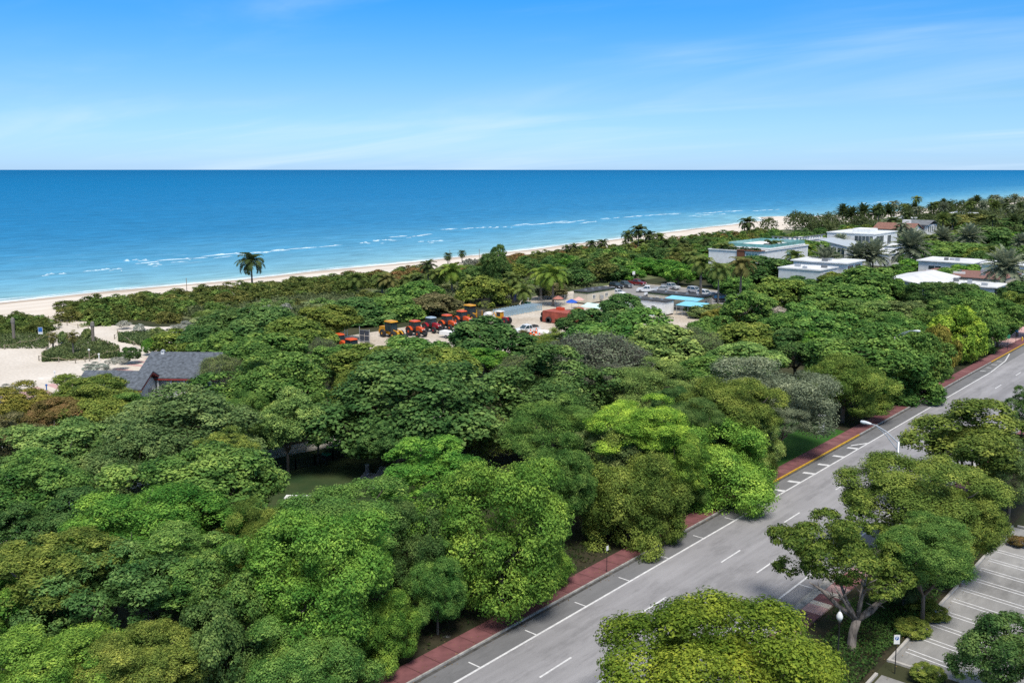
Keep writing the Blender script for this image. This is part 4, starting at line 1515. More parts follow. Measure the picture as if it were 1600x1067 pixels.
for (cx, cy, r_, by_, kd, c, lab) in [
    (394, 409, 21, 447, 'coconut', 'dark', 'lone tall coconut palm standing against the sea'),
    (557, 437, 17, 457, 'coconut', 'coconut', 'leftmost small coconut palm in the dune grass'),
    (597, 437, 16, 464, 'coconut', 'coconut', 'left palm of the close pair in the dune grass'),
    (607, 438, 16, 466, 'coconut', 'dry', 'right palm of the close pair in the dune grass, with yellowing fronds'),
    (624, 444, 13, 458, 'coconut', 'coconut', 'short palm right of the close dune pair'),
    (642, 440, 18, 459, 'coconut', 'coconut', 'palm with arching fronds in the dune grass, right of the pair'),
    (655, 437, 14, 460, 'coconut', 'dark', 'darker palm in the middle of the dune palm row'),
    (669, 416, 14, 446, 'coconut', 'dark', 'taller dark palm at the right end of the dune palm row'),
    (684, 430, 16, 455, 'coconut', 'coconut', 'palm beside the taller dark one in the dune row'),
    (706, 424, 20, 457, 'coconut', 'fresh', 'full coconut palm nearest the sandy beach access'),
    (700, 400, 7, 414, 'cabbage', 'dark', 'left of the two small cabbage palms on the beach'),
    (722, 396, 6.5, 412, 'cabbage', 'dark', 'right of the two small cabbage palms on the beach'),
    (801, 438, 18, 472, 'coconut', 'coconut', 'coconut palm beside the yard fence and blue bin'),
    (818, 455, 17, 480, 'coconut', 'coconut', 'low coconut palm at the yard fence corner'),
    (845, 430, 19, 470, 'coconut', 'fresh', 'bright palm left of the tallest bright one by the site cabin'),
    (864, 430, 24, 478, 'coconut', 'fresh', 'bright green coconut palm beside the beige site cabin'),
    (886, 389, 9, 402, 'coconut', 'dark', 'far palm at the beach edge, left of the pair by the sand'),
    (897, 387, 9, 402, 'coconut', 'dark', 'far palm at the beach edge beside the leftmost far one'),
    (924, 382, 10, 398, 'coconut', 'dark', 'left palm of the far pair against the beach'),
    (941, 380, 10, 397, 'coconut', 'dark', 'right palm of the far pair against the beach'),
    (981, 368, 11, 392, 'coconut', 'dark', 'left of the tall palms breaking the beach line'),
    (997, 360, 13, 392, 'coconut', 'dark', 'tallest palm breaking the beach line'),
    (1015, 368, 11, 392, 'coconut', 'dark', 'palm right of the tallest one at the beach line'),
    (1030, 371, 11, 396, 'coconut', 'coconut', 'rightmost of the tall palms at the beach line'),
    (1007, 388, 11, 405, 'coconut', 'coconut', 'lower palm in front of the tall beach line palms'),
    (980, 388, 10, 405, 'coconut', 'coconut', 'low palm in front of the leftmost tall beach line palm'),
    (1053, 402, 15, 420, 'coconut', 'coconut', 'palm above the vivid green hedge of the parking area'),
    (1094, 419, 19, 478, 'coconut', 'coconut', 'tall palm behind the light blue awning'),
    (1121, 430, 19, 490, 'coconut', 'coconut', 'middle palm of the three beside the blue awning'),
    (1156, 422, 21, 476, 'coconut', 'dry', 'leaning palm right of the blue awning'),
    (1130, 394, 16, 425, 'coconut', 'coconut', 'palm against the white wall of the roof-terrace house'),
    (1207, 391, 18, 420, 'coconut', 'dark', 'dark palm in front of the roof-terrace house'),
    (1166, 414, 12, 432, 'coconut', 'fresh', 'small palm below the wooden facade'),
    (1240, 408, 16, 436, 'coconut', 'coconut', 'palm at the corner of the pale grey house wall'),
    (1290, 416, 23, 442, 'date', 'date', 'grey date palm in front of the pale grey house wall'),
    (1340, 408, 22, 430, 'date', 'date', 'left of the two date palms right of the white box house'),
    (1363, 406, 24, 430, 'date', 'date', 'right of the two date palms right of the white box house'),
    (1421, 394, 28, 421, 'date', 'date', 'big grey date palm above the white roofs'),
    (1472, 374, 18, 390, 'date', 'date', 'left date palm of the pair near the red-tiled house'),
    (1514, 377, 20, 394, 'date', 'date', 'right date palm of the pair near the red-tiled house'),
    (1568, 427, 30, 464, 'date', 'date', 'large grey date palm at the right edge by the white wing'),
    (1433, 370, 15, 388, 'coconut', 'dark', 'dark palm below the red-tiled house'),
    (1394, 347, 14, 368, 'coconut', 'dark', 'palm in front of the red-tiled roof'),
    (1167, 348, 13, 372, 'coconut', 'dark', 'palm clump where the far beach bends'),
    (1225, 381, 14, 402, 'coconut', 'coconut', 'palm at the right corner of the roof-terrace house'),
    (1262, 396, 14, 415, 'coconut', 'fresh', 'palm rising behind the white box house roof, left'),
    (1182, 404, 13, 425, 'coconut', 'coconut', 'palm right of the wooden facade'),
    (1312, 384, 13, 402, 'date', 'date', 'pale palm beside the grey lean-to wing'),
    (1452, 380, 13, 396, 'coconut', 'coconut', 'palm left of the date palm pair'),
    (1078, 408, 14, 432, 'coconut', 'coconut', 'palm above the hedge left of the white wall'),
    (1040, 386, 11, 404, 'coconut', 'dark', 'palm below the rightmost tall beach line palm'),
    (1066, 386, 11, 402, 'coconut', 'dark', 'palm left of the white wall top, towards the beach'),
    (1103, 384, 11, 400, 'coconut', 'dark', 'dark palm just left of the roof-terrace house'),
    (1380, 372, 12, 390, 'coconut', 'fresh', 'palm in front of the low white annex'),
    (1405, 360, 12, 378, 'coconut', 'dark', 'dark palm between the two-storey house and the red-tiled house'),
    (1545, 400, 16, 418, 'coconut', 'coconut', 'palm above the white roof at the right edge'),
    (950, 402, 12, 420, 'coconut', 'coconut', 'palm in the wood below the far pair'),
    (915, 405, 12, 424, 'coconut', 'coconut', 'palm in the wood left of the far pair'),
    (735, 440, 14, 462, 'coconut', 'coconut', 'palm right of the sandy beach access'),
    (788, 428, 13, 450, 'coconut', 'dark', 'dark palm under the tall pine-like tree'),
    (1595, 384, 14, 400, 'date', 'date', 'pale date palm cropped by the right edge below the dark grove'),
    (1317, 332, 12, 352, 'date', 'dark', 'first palm from the left in the dark skyline row'),
    (1330, 336, 12, 356, 'date', 'dark', 'second palm from the left in the dark skyline row'),
    (1348, 332, 13, 352, 'date', 'dark', 'third palm from the left in the dark skyline row'),
    (1368, 335, 13, 355, 'date', 'dark', 'fourth palm from the left in the dark skyline row'),
    (1387, 332, 12, 352, 'date', 'dark', 'rightmost palm in the dark skyline row'),
    (1455, 322, 8, 340, 'coconut', 'dark', 'palm left in the far cluster on the sea skyline'),
    (1466, 320, 9, 338, 'coconut', 'dark', 'middle palm of the far cluster on the sea skyline'),
    (1480, 320, 9, 338, 'coconut', 'dark', 'palm right in the far cluster on the sea skyline'),
    (1425, 330, 6, 338, 'coconut', 'dark', 'small palm alone by the far strip of sand'),
    (818, 521, 8, 530, 'cabbage', 'dry', 'small yellow palm in front of the white pickup'),
    (866, 520, 10, 530, 'cabbage', 'fresh', 'small fan palm beside the white tank'),
    (852, 527, 8, 535, 'cabbage', 'fresh', 'lower small fan palm below the white tank'),
    (1412, 936, 30, 952, 'coconut', 'dark', 'low dark palm under the open spreading tree'),
]:
    palm(cx, cy, r_, by_, kd, c, lab)

# casuarina: tall feathery conical tree by the beach
p = W(775, 452)
plant_at(p.x, p.y, 3.8, 5.6, 6.0, 'puff_mid', 'dark', 'tall feathery pine-like tree rising above the beach', 'casuarina_tree')

# ================================================================== SHRUBS, FAR TREES
LC['duneA'] = (0.050, 0.072, 0.018)
LC['duneB'] = (0.072, 0.085, 0.024)
LC['duneC'] = (0.060, 0.105, 0.024)
LC['duneR'] = (0.115, 0.080, 0.030)
LC['grass'] = (0.115, 0.150, 0.060)
SR = random.Random(91)
BLD = []        # footprints kept free


def blocked(x, y, m=0.0):
    if -154 - m < x < -100 + m and 112 - m < y < 240 + m:
        return True
    for (x0, y0, x1, y1) in BLD:
        if x0 - m < x < x1 + m and y0 - m < y < y1 + m:
            return True
    return False


def shrub(cx, cy, rx, ry, h, c, lab, group=None, kind='far', name='shrub'):
    return tree(cx, cy, rx, ry, h, kind, c, lab, name, 'shrub', group, trunk=False)


# named shrubs by the sandy junction
for a in [
    (203, 553, 15, 11, 3.0, 'dark', 'small dark round tree beside the promenade', None, 'puff_mid'),
    (232, 541, 10, 11, 3.0, 'jade', 'small fresh green bush at the pavilion corner', None, 'puff_mid'),
    (148, 578, 18, 8, 1.8, 'silver', 'silvery bush on the promenade edge nearest the small roof', None, 'open'),
    (184, 566, 14, 8, 2.2, 'silver', 'silvery bush beside the small dark round tree', None, 'open'),
    (8, 614, 20, 9, 2.2, 'silver', 'silvery bush at the left edge by the promenade', None, 'open'),
    (245, 521, 12, 9, 2.0, 'dusty', 'grey-brown bush at the sandy junction', None, 'loose_mid'),
    (288, 515, 20, 8, 2.2, 'silver', 'wide silvery bush right of the sandy junction', None, 'open'),
    (218, 515, 8, 9, 2.0, 'silver', 'slim silvery bush left of the grey-brown one', None, 'open'),
    (194, 508, 10, 7, 1.8, 'silver', 'small silvery bush at the sandy fork', None, 'open'),
    (420, 485, 12, 8, 2.2, 'silver', 'pale silver bush on the dune left of the yard', None, 'open'),
    (447, 482, 8, 8, 2.4, 'silver', 'second pale silver bush on the dune left of the yard', None, 'open'),
    (390, 490, 8, 6, 1.8, 'silver', 'small silver bush on the dune, leftmost of the three', None, 'open'),
    (98, 528, 7, 9, 2.2, 'dusty', 'grey bush on the planted island of the sand path', None, 'loose_mid'),
    (135, 522, 7, 8, 2.2, 'dusty', 'grey bush at the right side of the planted island', None, 'loose_mid'),
    (1450, 1052, 23, 14, 1.1, 'olive', 'clipped round hedge at the bottom right by the car park', None, 'puff_mid'),
    (1425, 980, 26, 14, 1.0, 'olive', 'yellow-green low shrub under the open tree', None, 'puff_mid'),
    (1450, 955, 26, 13, 1.2, 'olive', 'second yellow-green low shrub nearer the car park', None, 'puff_mid'),
    (1590, 845, 14, 8, 0.9, 'rust', 'dark red shrub at the head of the car park', None, 'puff_mid'),
    (1575, 520, 6, 4, 1.0, 'jade', 'small green shrub on the pink plaza', None, 'puff_mid'),
    (868, 537, 46, 13, 2.5, 'olive', 'yellow-green hedge along the yard entrance', None, 'puff_mid'),
    (930, 532, 30, 13, 3.0, 'olive', 'yellow-green hedge right of the yard entrance', None, 'puff_mid'),
    (1012, 418, 34, 15, 5.0, 'jade', 'vivid green hedge left of the parking area, left half', None, 'puff_mid'),
    (1052, 421, 34, 14, 5.0, 'jade', 'vivid green hedge left of the parking area, right half', None, 'puff_mid'),
    (1090, 425, 24, 12, 4.5, 'jade', 'vivid green hedge behind the palm trio', None, 'puff_mid'),
    (1135, 495, 36, 11, 3.0, 'gold', 'rusty olive scrub along the clearing', None, 'loose_mid'),
    (1105, 488, 30, 9, 2.5, 'dusty', 'dry scrub in front of the beige site cabin', None, 'loose_mid'),
    (1190, 495, 40, 12, 4.0, 'twig', 'grey dry scrub right of the clearing', None, 'loose_mid'),
    (1268, 480, 14, 12, 5.0, 'dark', 'dark bush before the pale grey house wall', None, 'loose_mid'),
    (865, 455, 24, 10, 4.0, 'brown', 'brownish bush under the bright palms', None, 'loose_mid'),
]:
    shrub(a[0], a[1], a[2], a[3], a[4], a[5], a[6], a[7], a[8])

n_s = 0
# sea grape belt along the beach crest
y = 107.0
while y < 470:
    xs = max(shore(y), veg(y) - 36)
    rows = [(33, 1.7), (39, 2.1), (46, 2.4), (54, 2.2)] if y < 330 else [(38, 2.6), (47, 3.2)]
    for (d, h) in rows:
        if y < 118 and d < 30:
            continue
        x = xs + d + SR.uniform(-2, 2)
        yj = y + SR.uniform(-2.5, 2.5)
        # gap for the beach access
        if W(722, 432).y - 3 < yj < W(760, 420).y + 8 and d < 46:
            continue
        Rr = SR.uniform(2.6, 4.2)
        cc_ = SR.choice(['duneA', 'duneA', 'duneB', 'duneR' if y > 190 else 'duneA', 'duneC'])
        w_ = {'duneA': 'dark green', 'duneB': 'olive', 'duneC': 'fresh green', 'duneR': 'rusty brown'}[cc_]
        where = 'left of the lone palm' if yj < 152 else ('right of the lone palm' if yj < 215 else ('behind the dune palms' if yj < 275 else 'beyond the beach access'))
        lab_ = '%s sea grape shrub %s, %s' % (w_, where, 'first row by the beach' if d < 36 else ('second row from the beach' if d < 44 else 'inland rows behind the beach'))
        plant_at(x, yj, Rr, h * SR.uniform(0.8, 1.15), 0.3, 'far', cc_, lab_, 'sea_grape_shrub', 'shrub', 'sea grape belt behind the beach: ' + lab_, False)
        n_s += 1
    y += 5.2 if y < 330 else 8.0
# clumps in the dune field
for _ in range(150):
    y = SR.uniform(112, 300)
    x = SR.uniform(-212, -166)
    if y < 125 and x > -186:
        continue
    if y > 240 and x > -172:
        continue
    Rr = SR.uniform(1.6, 3.4)
    cc_ = SR.choice(['duneA', 'duneB', 'duneC', 'duneC', 'grass', 'pale', 'dusty'])
    w_ = {'duneA': 'dark green', 'duneB': 'olive', 'duneC': 'fresh green', 'grass': 'pale grassy', 'pale': 'light green', 'dusty': 'dusty green'}[cc_]
    where = 'left of the dead tangle' if y < 150 else ('left of the dune palms' if y < 185 else ('among the dune palms' if y < 225 else 'near the beach access'))
    lab_ = '%s low bush in the dune field %s, %s' % (w_, where, 'seaward side' if x < -189 else 'inland side')
    plant_at(x, y, Rr, Rr * SR.uniform(0.35, 0.6), 0.3, 'far', cc_, lab_, 'dune_bush', 'shrub', 'dune field bushes: ' + lab_, False)
# left patch beside the beach path
for _ in range(26):
    c_ = W(SR.uniform(-30, 66), SR.uniform(503, 522))
    Rr = SR.uniform(2.0, 3.2)
    plant_at(c_.x, c_.y, Rr, SR.uniform(1.3, 2.1), 0.2, 'far', SR.choice(['duneA', 'duneA', 'duneC']), 'sea grape shrub in the patch at the left edge by the beach', 'sea_grape_shrub', 'shrub', 'shrub patch left of the beach path', False)
# front edge of the hedge by the sandy junction
for _ in range(30):
    u = SR.random()
    c_ = W(104 + 176 * u + SR.uniform(-12, 12), 493 + 10 * u * 0 + SR.uniform(-12, 16) - 6 * u)
    Rr = SR.uniform(2.2, 3.4)
    plant_at(c_.x, c_.y, Rr, SR.uniform(1.8, 2.6), 0.3, 'far', SR.choice(['duneA', 'duneA', 'duneB', 'duneC']), 'dark sea grape shrub in the thick hedge beside the sand path', 'sea_grape_shrub', 'shrub', 'thick hedge beside the sand path', False)

# trees behind the yard and along the beach, mid distance
for _ in range(95):
    y = SR.uniform(215, 420)
    x = SR.uniform(-226, -162)
    if x < -210 and y < 300:
        continue
    if W(722, 432).y - 8 < y < W(760, 420).y + 14 and x < -196:
        continue
    Rr = SR.uniform(3.0, 5.2)
    h = SR.uniform(4.0, 6.5) if x > -200 else SR.uniform(3, 4.5)
    cc_ = SR.choice(['dark', 'mid', 'mid', 'duneB', 'olive', 'dark'])
    w_ = {'dark': 'dark green', 'mid': 'mid-green', 'duneB': 'brownish green', 'olive': 'olive'}[cc_]
    where = 'behind the bright palms' if y < 260 else ('behind the parking area' if y < 330 else 'below the tall beach line palms')
    lab_ = '%s tree in the wood %s, %s' % (w_, where, 'towards the beach' if x < -194 else 'on the inland side')
    plant_at(x, y, Rr, h * 0.45, h * 0.55, 'far', cc_, lab_, 'coastal_tree', 'tree', 'coastal wood: ' + lab_)
# houses' gardens

# ================================================================== BUILDINGS
TILE = M('terracotta', (0.24, 0.12, 0.09), 0.85, 0.2, 1.5, 0.3)
SHINGLE = M('grey_shingle', (0.105, 0.122, 0.145), 0.9, 0.25, 2.2, 0.4)
ROOFG = M('grey_roof', (0.17, 0.18, 0.19), 0.8, 0.15, 0.6)
REDT = M('red_trim', (0.30, 0.045, 0.04), 0.6, 0.1, 2)
BEIGE = M('beige_panel', (0.60, 0.55, 0.44), 0.7, 0.06, 1.0)
ROOFD = M('dark_roof_felt', (0.055, 0.06, 0.065), 0.9, 0.25, 0.8)
AWN = M('light_blue_sheet', (0.22, 0.58, 0.74), 0.6, 0.06, 0.8)
MINT = M('mint_tarp', (0.56, 0.76, 0.70), 0.7, 0.08, 0.8)


def win(parent, face, pos, a0, a1, z0, z1, mat=GLASS, bars=1, frame=None):
    """window: frame part with a pane sub-part; face '-y' (pos = y) or '+x' (pos = x)"""
    fr = MB()
    pn = MB()
    t = 0.09
    def bx(m, a, b, c, d, o0, o1):
        if face == '-y':
            m.box(a, pos - o1, c, b, pos - o0, d)
        else:
            m.box(pos + o0, a, c, pos + o1, b, d)
    bx(fr, a0, a1, z0, z0 + t, -0.05, 0.07)
    bx(fr, a0, a1, z1 - t, z1, -0.05, 0.07)
    k = bars + 1
    for i in range(k + 1):
        q = a0 + (a1 - a0 - t) * i / k
        bx(fr, q, q + t, z0 + t + 0.001, z1 - t - 0.001, -0.05, 0.065)
    f = fr.build('window', frame or WHITE, parent)
    bx(pn, a0 + t * 0.3, a1 - t * 0.3, z0 + t * 0.3, z1 - t * 0.3, -0.04, 0.025)
    pn.build('pane', mat, f)
    return f


def vol(parent, name, x0, y0, z0, x1, y1, z1, mat, **k):
    return MB().box(x0, y0, z0, x1, y1, z1, **k).build(name, mat, parent)


def house(label, x0, y0, x1, y1, h, wall=WALLW, roof=ROOFW, parapet=0.35, over=0.25, wins=(), cat='house', name='house'):
    """flat-roofed house; local origin at the corner nearest the avenue and camera (x1, y0)"""
    BLD.append((x0, y0, x1, y1))
    t = thing(name, label, cat, (x1, y0, 0))
    X0, Y1 = x0 - x1, y1 - y0
    vol(t, 'wall', X0, 0, 0, 0, Y1, h, wall)
    r = vol(t, 'roof', X0 - over, -over, h + 0.002, over, Y1 + over, h + 0.16, roof)
    if parapet:
        mb = MB()
        e = over - 0.02
        mb.box(X0 - e, -e, h + 0.161, e, -e + 0.2, h + parapet).box(X0 - e, Y1 + e - 0.2, h + 0.161, e, Y1 + e, h + parapet)
        mb.box(X0 - e, -e + 0.201, h + 0.161, X0 - e + 0.2, Y1 + e - 0.201, h + parapet).box(e - 0.2, -e + 0.201, h + 0.161, e, Y1 + e - 0.201, h + parapet)
        mb.build('parapet', wall, r)
    g = random.Random(int(abs(x0) * 7 + y0))
    for k in range(3):                      # roof plant
        a, b_ = g.uniform(X0 + 1.5, -2.5), g.uniform(2.0, Y1 - 2.5)
        u = vol(r, 'roof_unit', a, b_, h + 0.162, a + g.uniform(0.9, 1.5), b_ + g.uniform(0.8, 1.3), h + g.uniform(0.7, 1.1), STEEL if k else ROOFG) if name == 'house' and h < 7.5 else None
    MB().tube([(X0 * 0.6, Y1 * 0.5, h + 0.16), (X0 * 0.6, Y1 * 0.5, h + 0.9)], 0.07, 6).build('vent_pipe', STEEL, r)
    for w in wins:
        win(t, *w)
    return t


# roof-terrace house
t = house('white modern house with a glass-railed roof terrace and wooden facade', -156, 281, -138, 318, 7.6, wins=[
    ('-y', 0, -4.5, -1.2, 0.4, 3.4, GLASST), ('-y', 0, -4.6, -0.6, 4.2, 7.2, GLASST, 3), ('+x', 0, 20, 24, 4, 7, GLASST, 2), ('+x', 0, 27, 29.5, 4, 6.5, GLASS, 1), ('+x', 0, 8, 14, 0.5, 3.4, GLASS, 3)])
vol(t, 'wood_screen', -7.6, -0.45, 3.6, -5.0, -0.01, 7.9, WOOD)
vol(t, 'wood_canopy', -7.7, -0.6, 7.92, 0.4, 3.5, 8.08, WOOD)
vol(t, 'terrace_floor', -17.5, 9, 7.98, -0.6, 36, 8.4, WALLW)
rl = vol(t, 'glass_railing', -17.4, 9.1, 8.41, -0.8, 9.16, 9.5, GLASST)
vol(t, 'glass_railing', -0.86, 9.2, 8.41, -0.8, 35.8, 9.5, GLASST)
vol(t, 'glass_railing', -17.4, 9.2, 8.41, -17.34, 35.8, 9.5, GLASST)
vol(t, 'glass_railing', -17.3, 35.8, 8.41, -0.9, 35.86, 9.5, GLASST)
for i in range(9):
    q = CROWN['far'][i % 4]
    o = link('planter_bush', q, t, (-16.5 + i * 1.9, 1.6 + (i % 2) * 0.6, 8.2))
    o.scale = (1.1, 1.0, 0.7)
    o.color = (0.04, 0.085, 0.02, 1)
vol(t, 'dark_side', -18.3, 0.4, 0.1, -18.01, 6, 7.0, DARKM)
# pergola house
t = house('white house crowned by a row of square parapet openings', -161, 338, -150.5, 363, 7.2, parapet=0)
for i in range(6):
    vol(t, 'pergola_post', -10.4 + i * 1.9, 0.0, 7.37, -9.7 + i * 1.9, 0.4, 8.5, WALLW)
for i in range(9):
    vol(t, 'pergola_post', -0.4, 2.0 + i * 2.4, 7.37, 0.0, 2.8 + i * 2.4, 8.5, WALLW)
vol(t, 'pergola_beam', -10.7, -0.2, 8.501, 0.2, 0.5, 8.8, ROOFG)
vol(t, 'pergola_beam', -0.5, 0.502, 8.501, 0.2, 24.5, 8.8, ROOFG)
win(t, '-y', 0, -8.5, -6.0, 1, 3.4)
win(t, '+x', 0, 6, 9, 4.4, 6.4)
win(t, '+x', 0, 14, 16, 4.4, 6.4)
# two-storey white house with dark glazing
t = house('white two-storey house with dark upper windows and flat roof', -152, 368, -133, 392, 9.0, wins=[
    ('-y', 0, -8, -0.8, 4.8, 8.4, GLASS, 4), ('+x', 0, 1.0, 9, 4.8, 8.4, GLASS, 4), ('+x', 0, 13, 17, 4.8, 8.2, GLASS, 2), ('-y', 0, -16, -13, 6, 8.3, GLASS, 1), ('-y', 0, -7, -1, 0.6, 3.6, GLASS, 3)])
vol(t, 'roof_plant_room', -12, 8, 9.17, -5, 16, 10.6, WALLW)
vol(t, 'staircase', -19.6, -2.2, 0, -18.4, -0.02, 6, POSTW)
BLD.append((-147, 346, -135, 366))
t = thing('house', 'grey lean-to wing with a tall glass front', 'house', (-136, 347, 0))
vol(t, 'wall', -10, 0, 0, 0, 18, 5.4, WALLG)
MB().prism([(-10.4, 7.6), (0.5, 5.5), (0.5, 5.72), (-10.4, 7.85)], -0.4, 18.4).build('roof', M('metal_roof', (0.42, 0.46, 0.49), 0.5, 0.06, 1), t)
MB().prism([(-10, 5.402), (-0.02, 5.402), (-10, 7.5)], 0.05, 17.9).build('gable_wall', WALLG, t)
for i in range(6):
    win(t, '+x', 0, 0.6 + i * 2.85, 3.2 + i * 2.85, 0.6, 5.1, GLASS, 1)
for i in range(3):
    win(t, '-y', 0, -9.4 + i * 3.1, -6.6 + i * 3.1, 0.6, 5.1, GLASS, 1)
# white box houses
t = house('pale grey blank-walled box house with palms in front', -117, 250.5, -105, 262.5, 6.4, wall=WALLG, wins=[('+x', 0, 2, 4, 3.8, 5.6), ('+x', 0, 7, 9.5, 3.8, 5.6)])
vol(t, 'brown_door', -0.02, 4.6, 0, 0.06, 6.4, 5.6, WOOD)
t = house('white box house with a thin flat roof behind the grey date palm', -119, 264.5, -103.5, 277, 7.4, over=0.7, wins=[('+x', 0, 1.5, 5.5, 4.5, 6.8, GLASS, 2), ('+x', 0, 7, 11, 4.5, 6.8, GLASS, 2), ('+x', 0, 7, 11, 0.8, 3.2, GLASS, 2), ('-y', 0, -4, -2.2, 4.5, 6.6)])
house('low white flat-roofed house behind the two date palms', -133, 340, -118, 366, 4.0, wins=[('-y', 0, -13, -11, 1.2, 3.2), ('-y', 0, -9.5, -7.5, 1.2, 3.2), ('-y', 0, -6, -4, 1.2, 3.2), ('+x', 0, 3, 8, 1, 3.2, GLASS, 3), ('+x', 0, 12, 16, 1, 3.2, GLASS, 2)])
house('low white annex below the two-storey white house', -131, 371, -121, 383, 4.6, wins=[('-y', 0, -8.6, -6, 1.6, 3.4), ('-y', 0, -5, -2.4, 1.6, 3.4)])
# red-tiled house
BLD.append((-170, 462, -150, 500))
t = thing('house', 'white house with red tiled gable roofs on the far right', 'house', (-151, 465, 0))
vol(t, 'wall', -18, 0, 0, 0, 14, 5.4, WALLW)
mb = MB().prism([(-0.8, 5.3), (7, 8.0), (14.8, 5.3), (14.8, 5.55), (7, 8.3), (-0.8, 5.55)], -18.6, 0.6, axis='x')
mb.build('roof', TILE, t)
MB().prism([(0.05, 5.402), (13.95, 5.402), (7, 7.85)], -17.9, -0.05, axis='x').build('gable_wall', WALLW, t)
for a in (-16, -12, -7.5, -3):
    win(t, '-y', 0, a, a + 1.5, 2.8, 4.6)
win(t, '+x', 0, 3, 5, 2.6, 4.6)
win(t, '+x', 0, 8.5, 10.5, 2.6, 4.6)
vol(t, 'chimney', -8, 10, 6.4, -4.8, 13, 9.6, WALLW)
vol(t, 'wing_wall', -9, 19, 0, 1, 34, 7.0, WALLW)
MB().prism([(18.2, 6.9), (26.5, 8.8), (34.8, 6.9), (34.8, 7.1), (26.5, 9.05), (18.2, 7.1)], -9.8, 1.8, axis='x').build('wing_roof', ROOFG, t)
for a in (20, 23, 26, 29.5):
    win(t, '+x', 1, a, a + 1.9, 3.6, 6.4)
for a in (-7, -4, -1.6):
    win(t, '-y', 19, a, a + 1.4, 4.6, 6.6)
vol(t, 'garden_wall', -19, -8, 0, 6, -7.7, 1.8, BEIGE)
# low roofs on the right
house('long white flat roof above a terracotta terrace', -100, 316, -84, 331, 4.8, over=0.6, wins=[('-y', 0, -6, -3.5, 2.4, 4.2, M('red_shutter', (0.25, 0.05, 0.05), 0.6), 0), ('-y', 0, -13, -9, 1.4, 3.6)])
t = house('terracotta terrace and low roof behind the hedge', -93, 290, -69, 311, 3.2, wall=BEIGE, roof=TILE, parapet=0)
vol(t, 'terrace_wall', -23, 8, 3.37, -12, 8.3, 4.0, WALLW)
BLD.append((-94, 257, -79, 286))
t = thing('house', 'white bungalow with a wide shallow-pitched roof beside the street trees', 'house', (-80, 258, 0))
vol(t, 'wall', -12.5, 0, 0, 0, 27, 3.5, WALLG)
MB().prism([(-13.6, 3.6), (-6.2, 4.9), (1.2, 3.6), (1.2, 3.85), (-6.2, 5.2), (-13.6, 3.85)], -1.2, 28.0).build('roof', ROOFW, t)
MB().prism([(-12.45, 3.502), (-0.05, 3.502), (-6.2, 4.75)], 0.05, 26.9).build('gable_wall', WALLW, t)
for a in (2, 8, 15, 21):
    win(t, '+x', 0, a, a + 3.2, 1.0, 2.9, GLASS, 2)
win(t, '-y', 0, -10.5, -6.8, 1.0, 2.9, GLASS, 2)
win(t, '-y', 0, -5.0, -1.5, 1.0, 2.9, GLASS, 2)
house('long white wing of the bungalow reaching towards the right edge', -78.5, 262, -64, 272, 4.0, over=0.7, parapet=0.3, wins=[('-y', 0, -13, -9.8, 1.0, 2.9, GLASS, 2), ('-y', 0, -8, -5, 1.0, 2.9, GLASS, 2), ('-y', 0, -3.4, -1, 1.0, 2.9, GLASS, 1)])
house('white flat roof at the right edge behind the large date palm', -81.5, 317, -66, 329, 4.8, over=0.5, wins=[('-y', 0, -12, -8, 1.4, 3.4, GLASS, 2)])
house('far white house almost hidden in the palm grove', -182, 622, -168, 638, 7.0, wins=[('-y', 0, -11, -7, 4.2, 6.2, GLASS, 2), ('+x', 0, 3, 8, 4.2, 6.2, GLASS, 2)])
house('far small white house beyond the red-tiled one', -196, 560, -184, 574, 6.0, wins=[('-y', 0, -9, -5, 3.4, 5.2, GLASS, 2)])


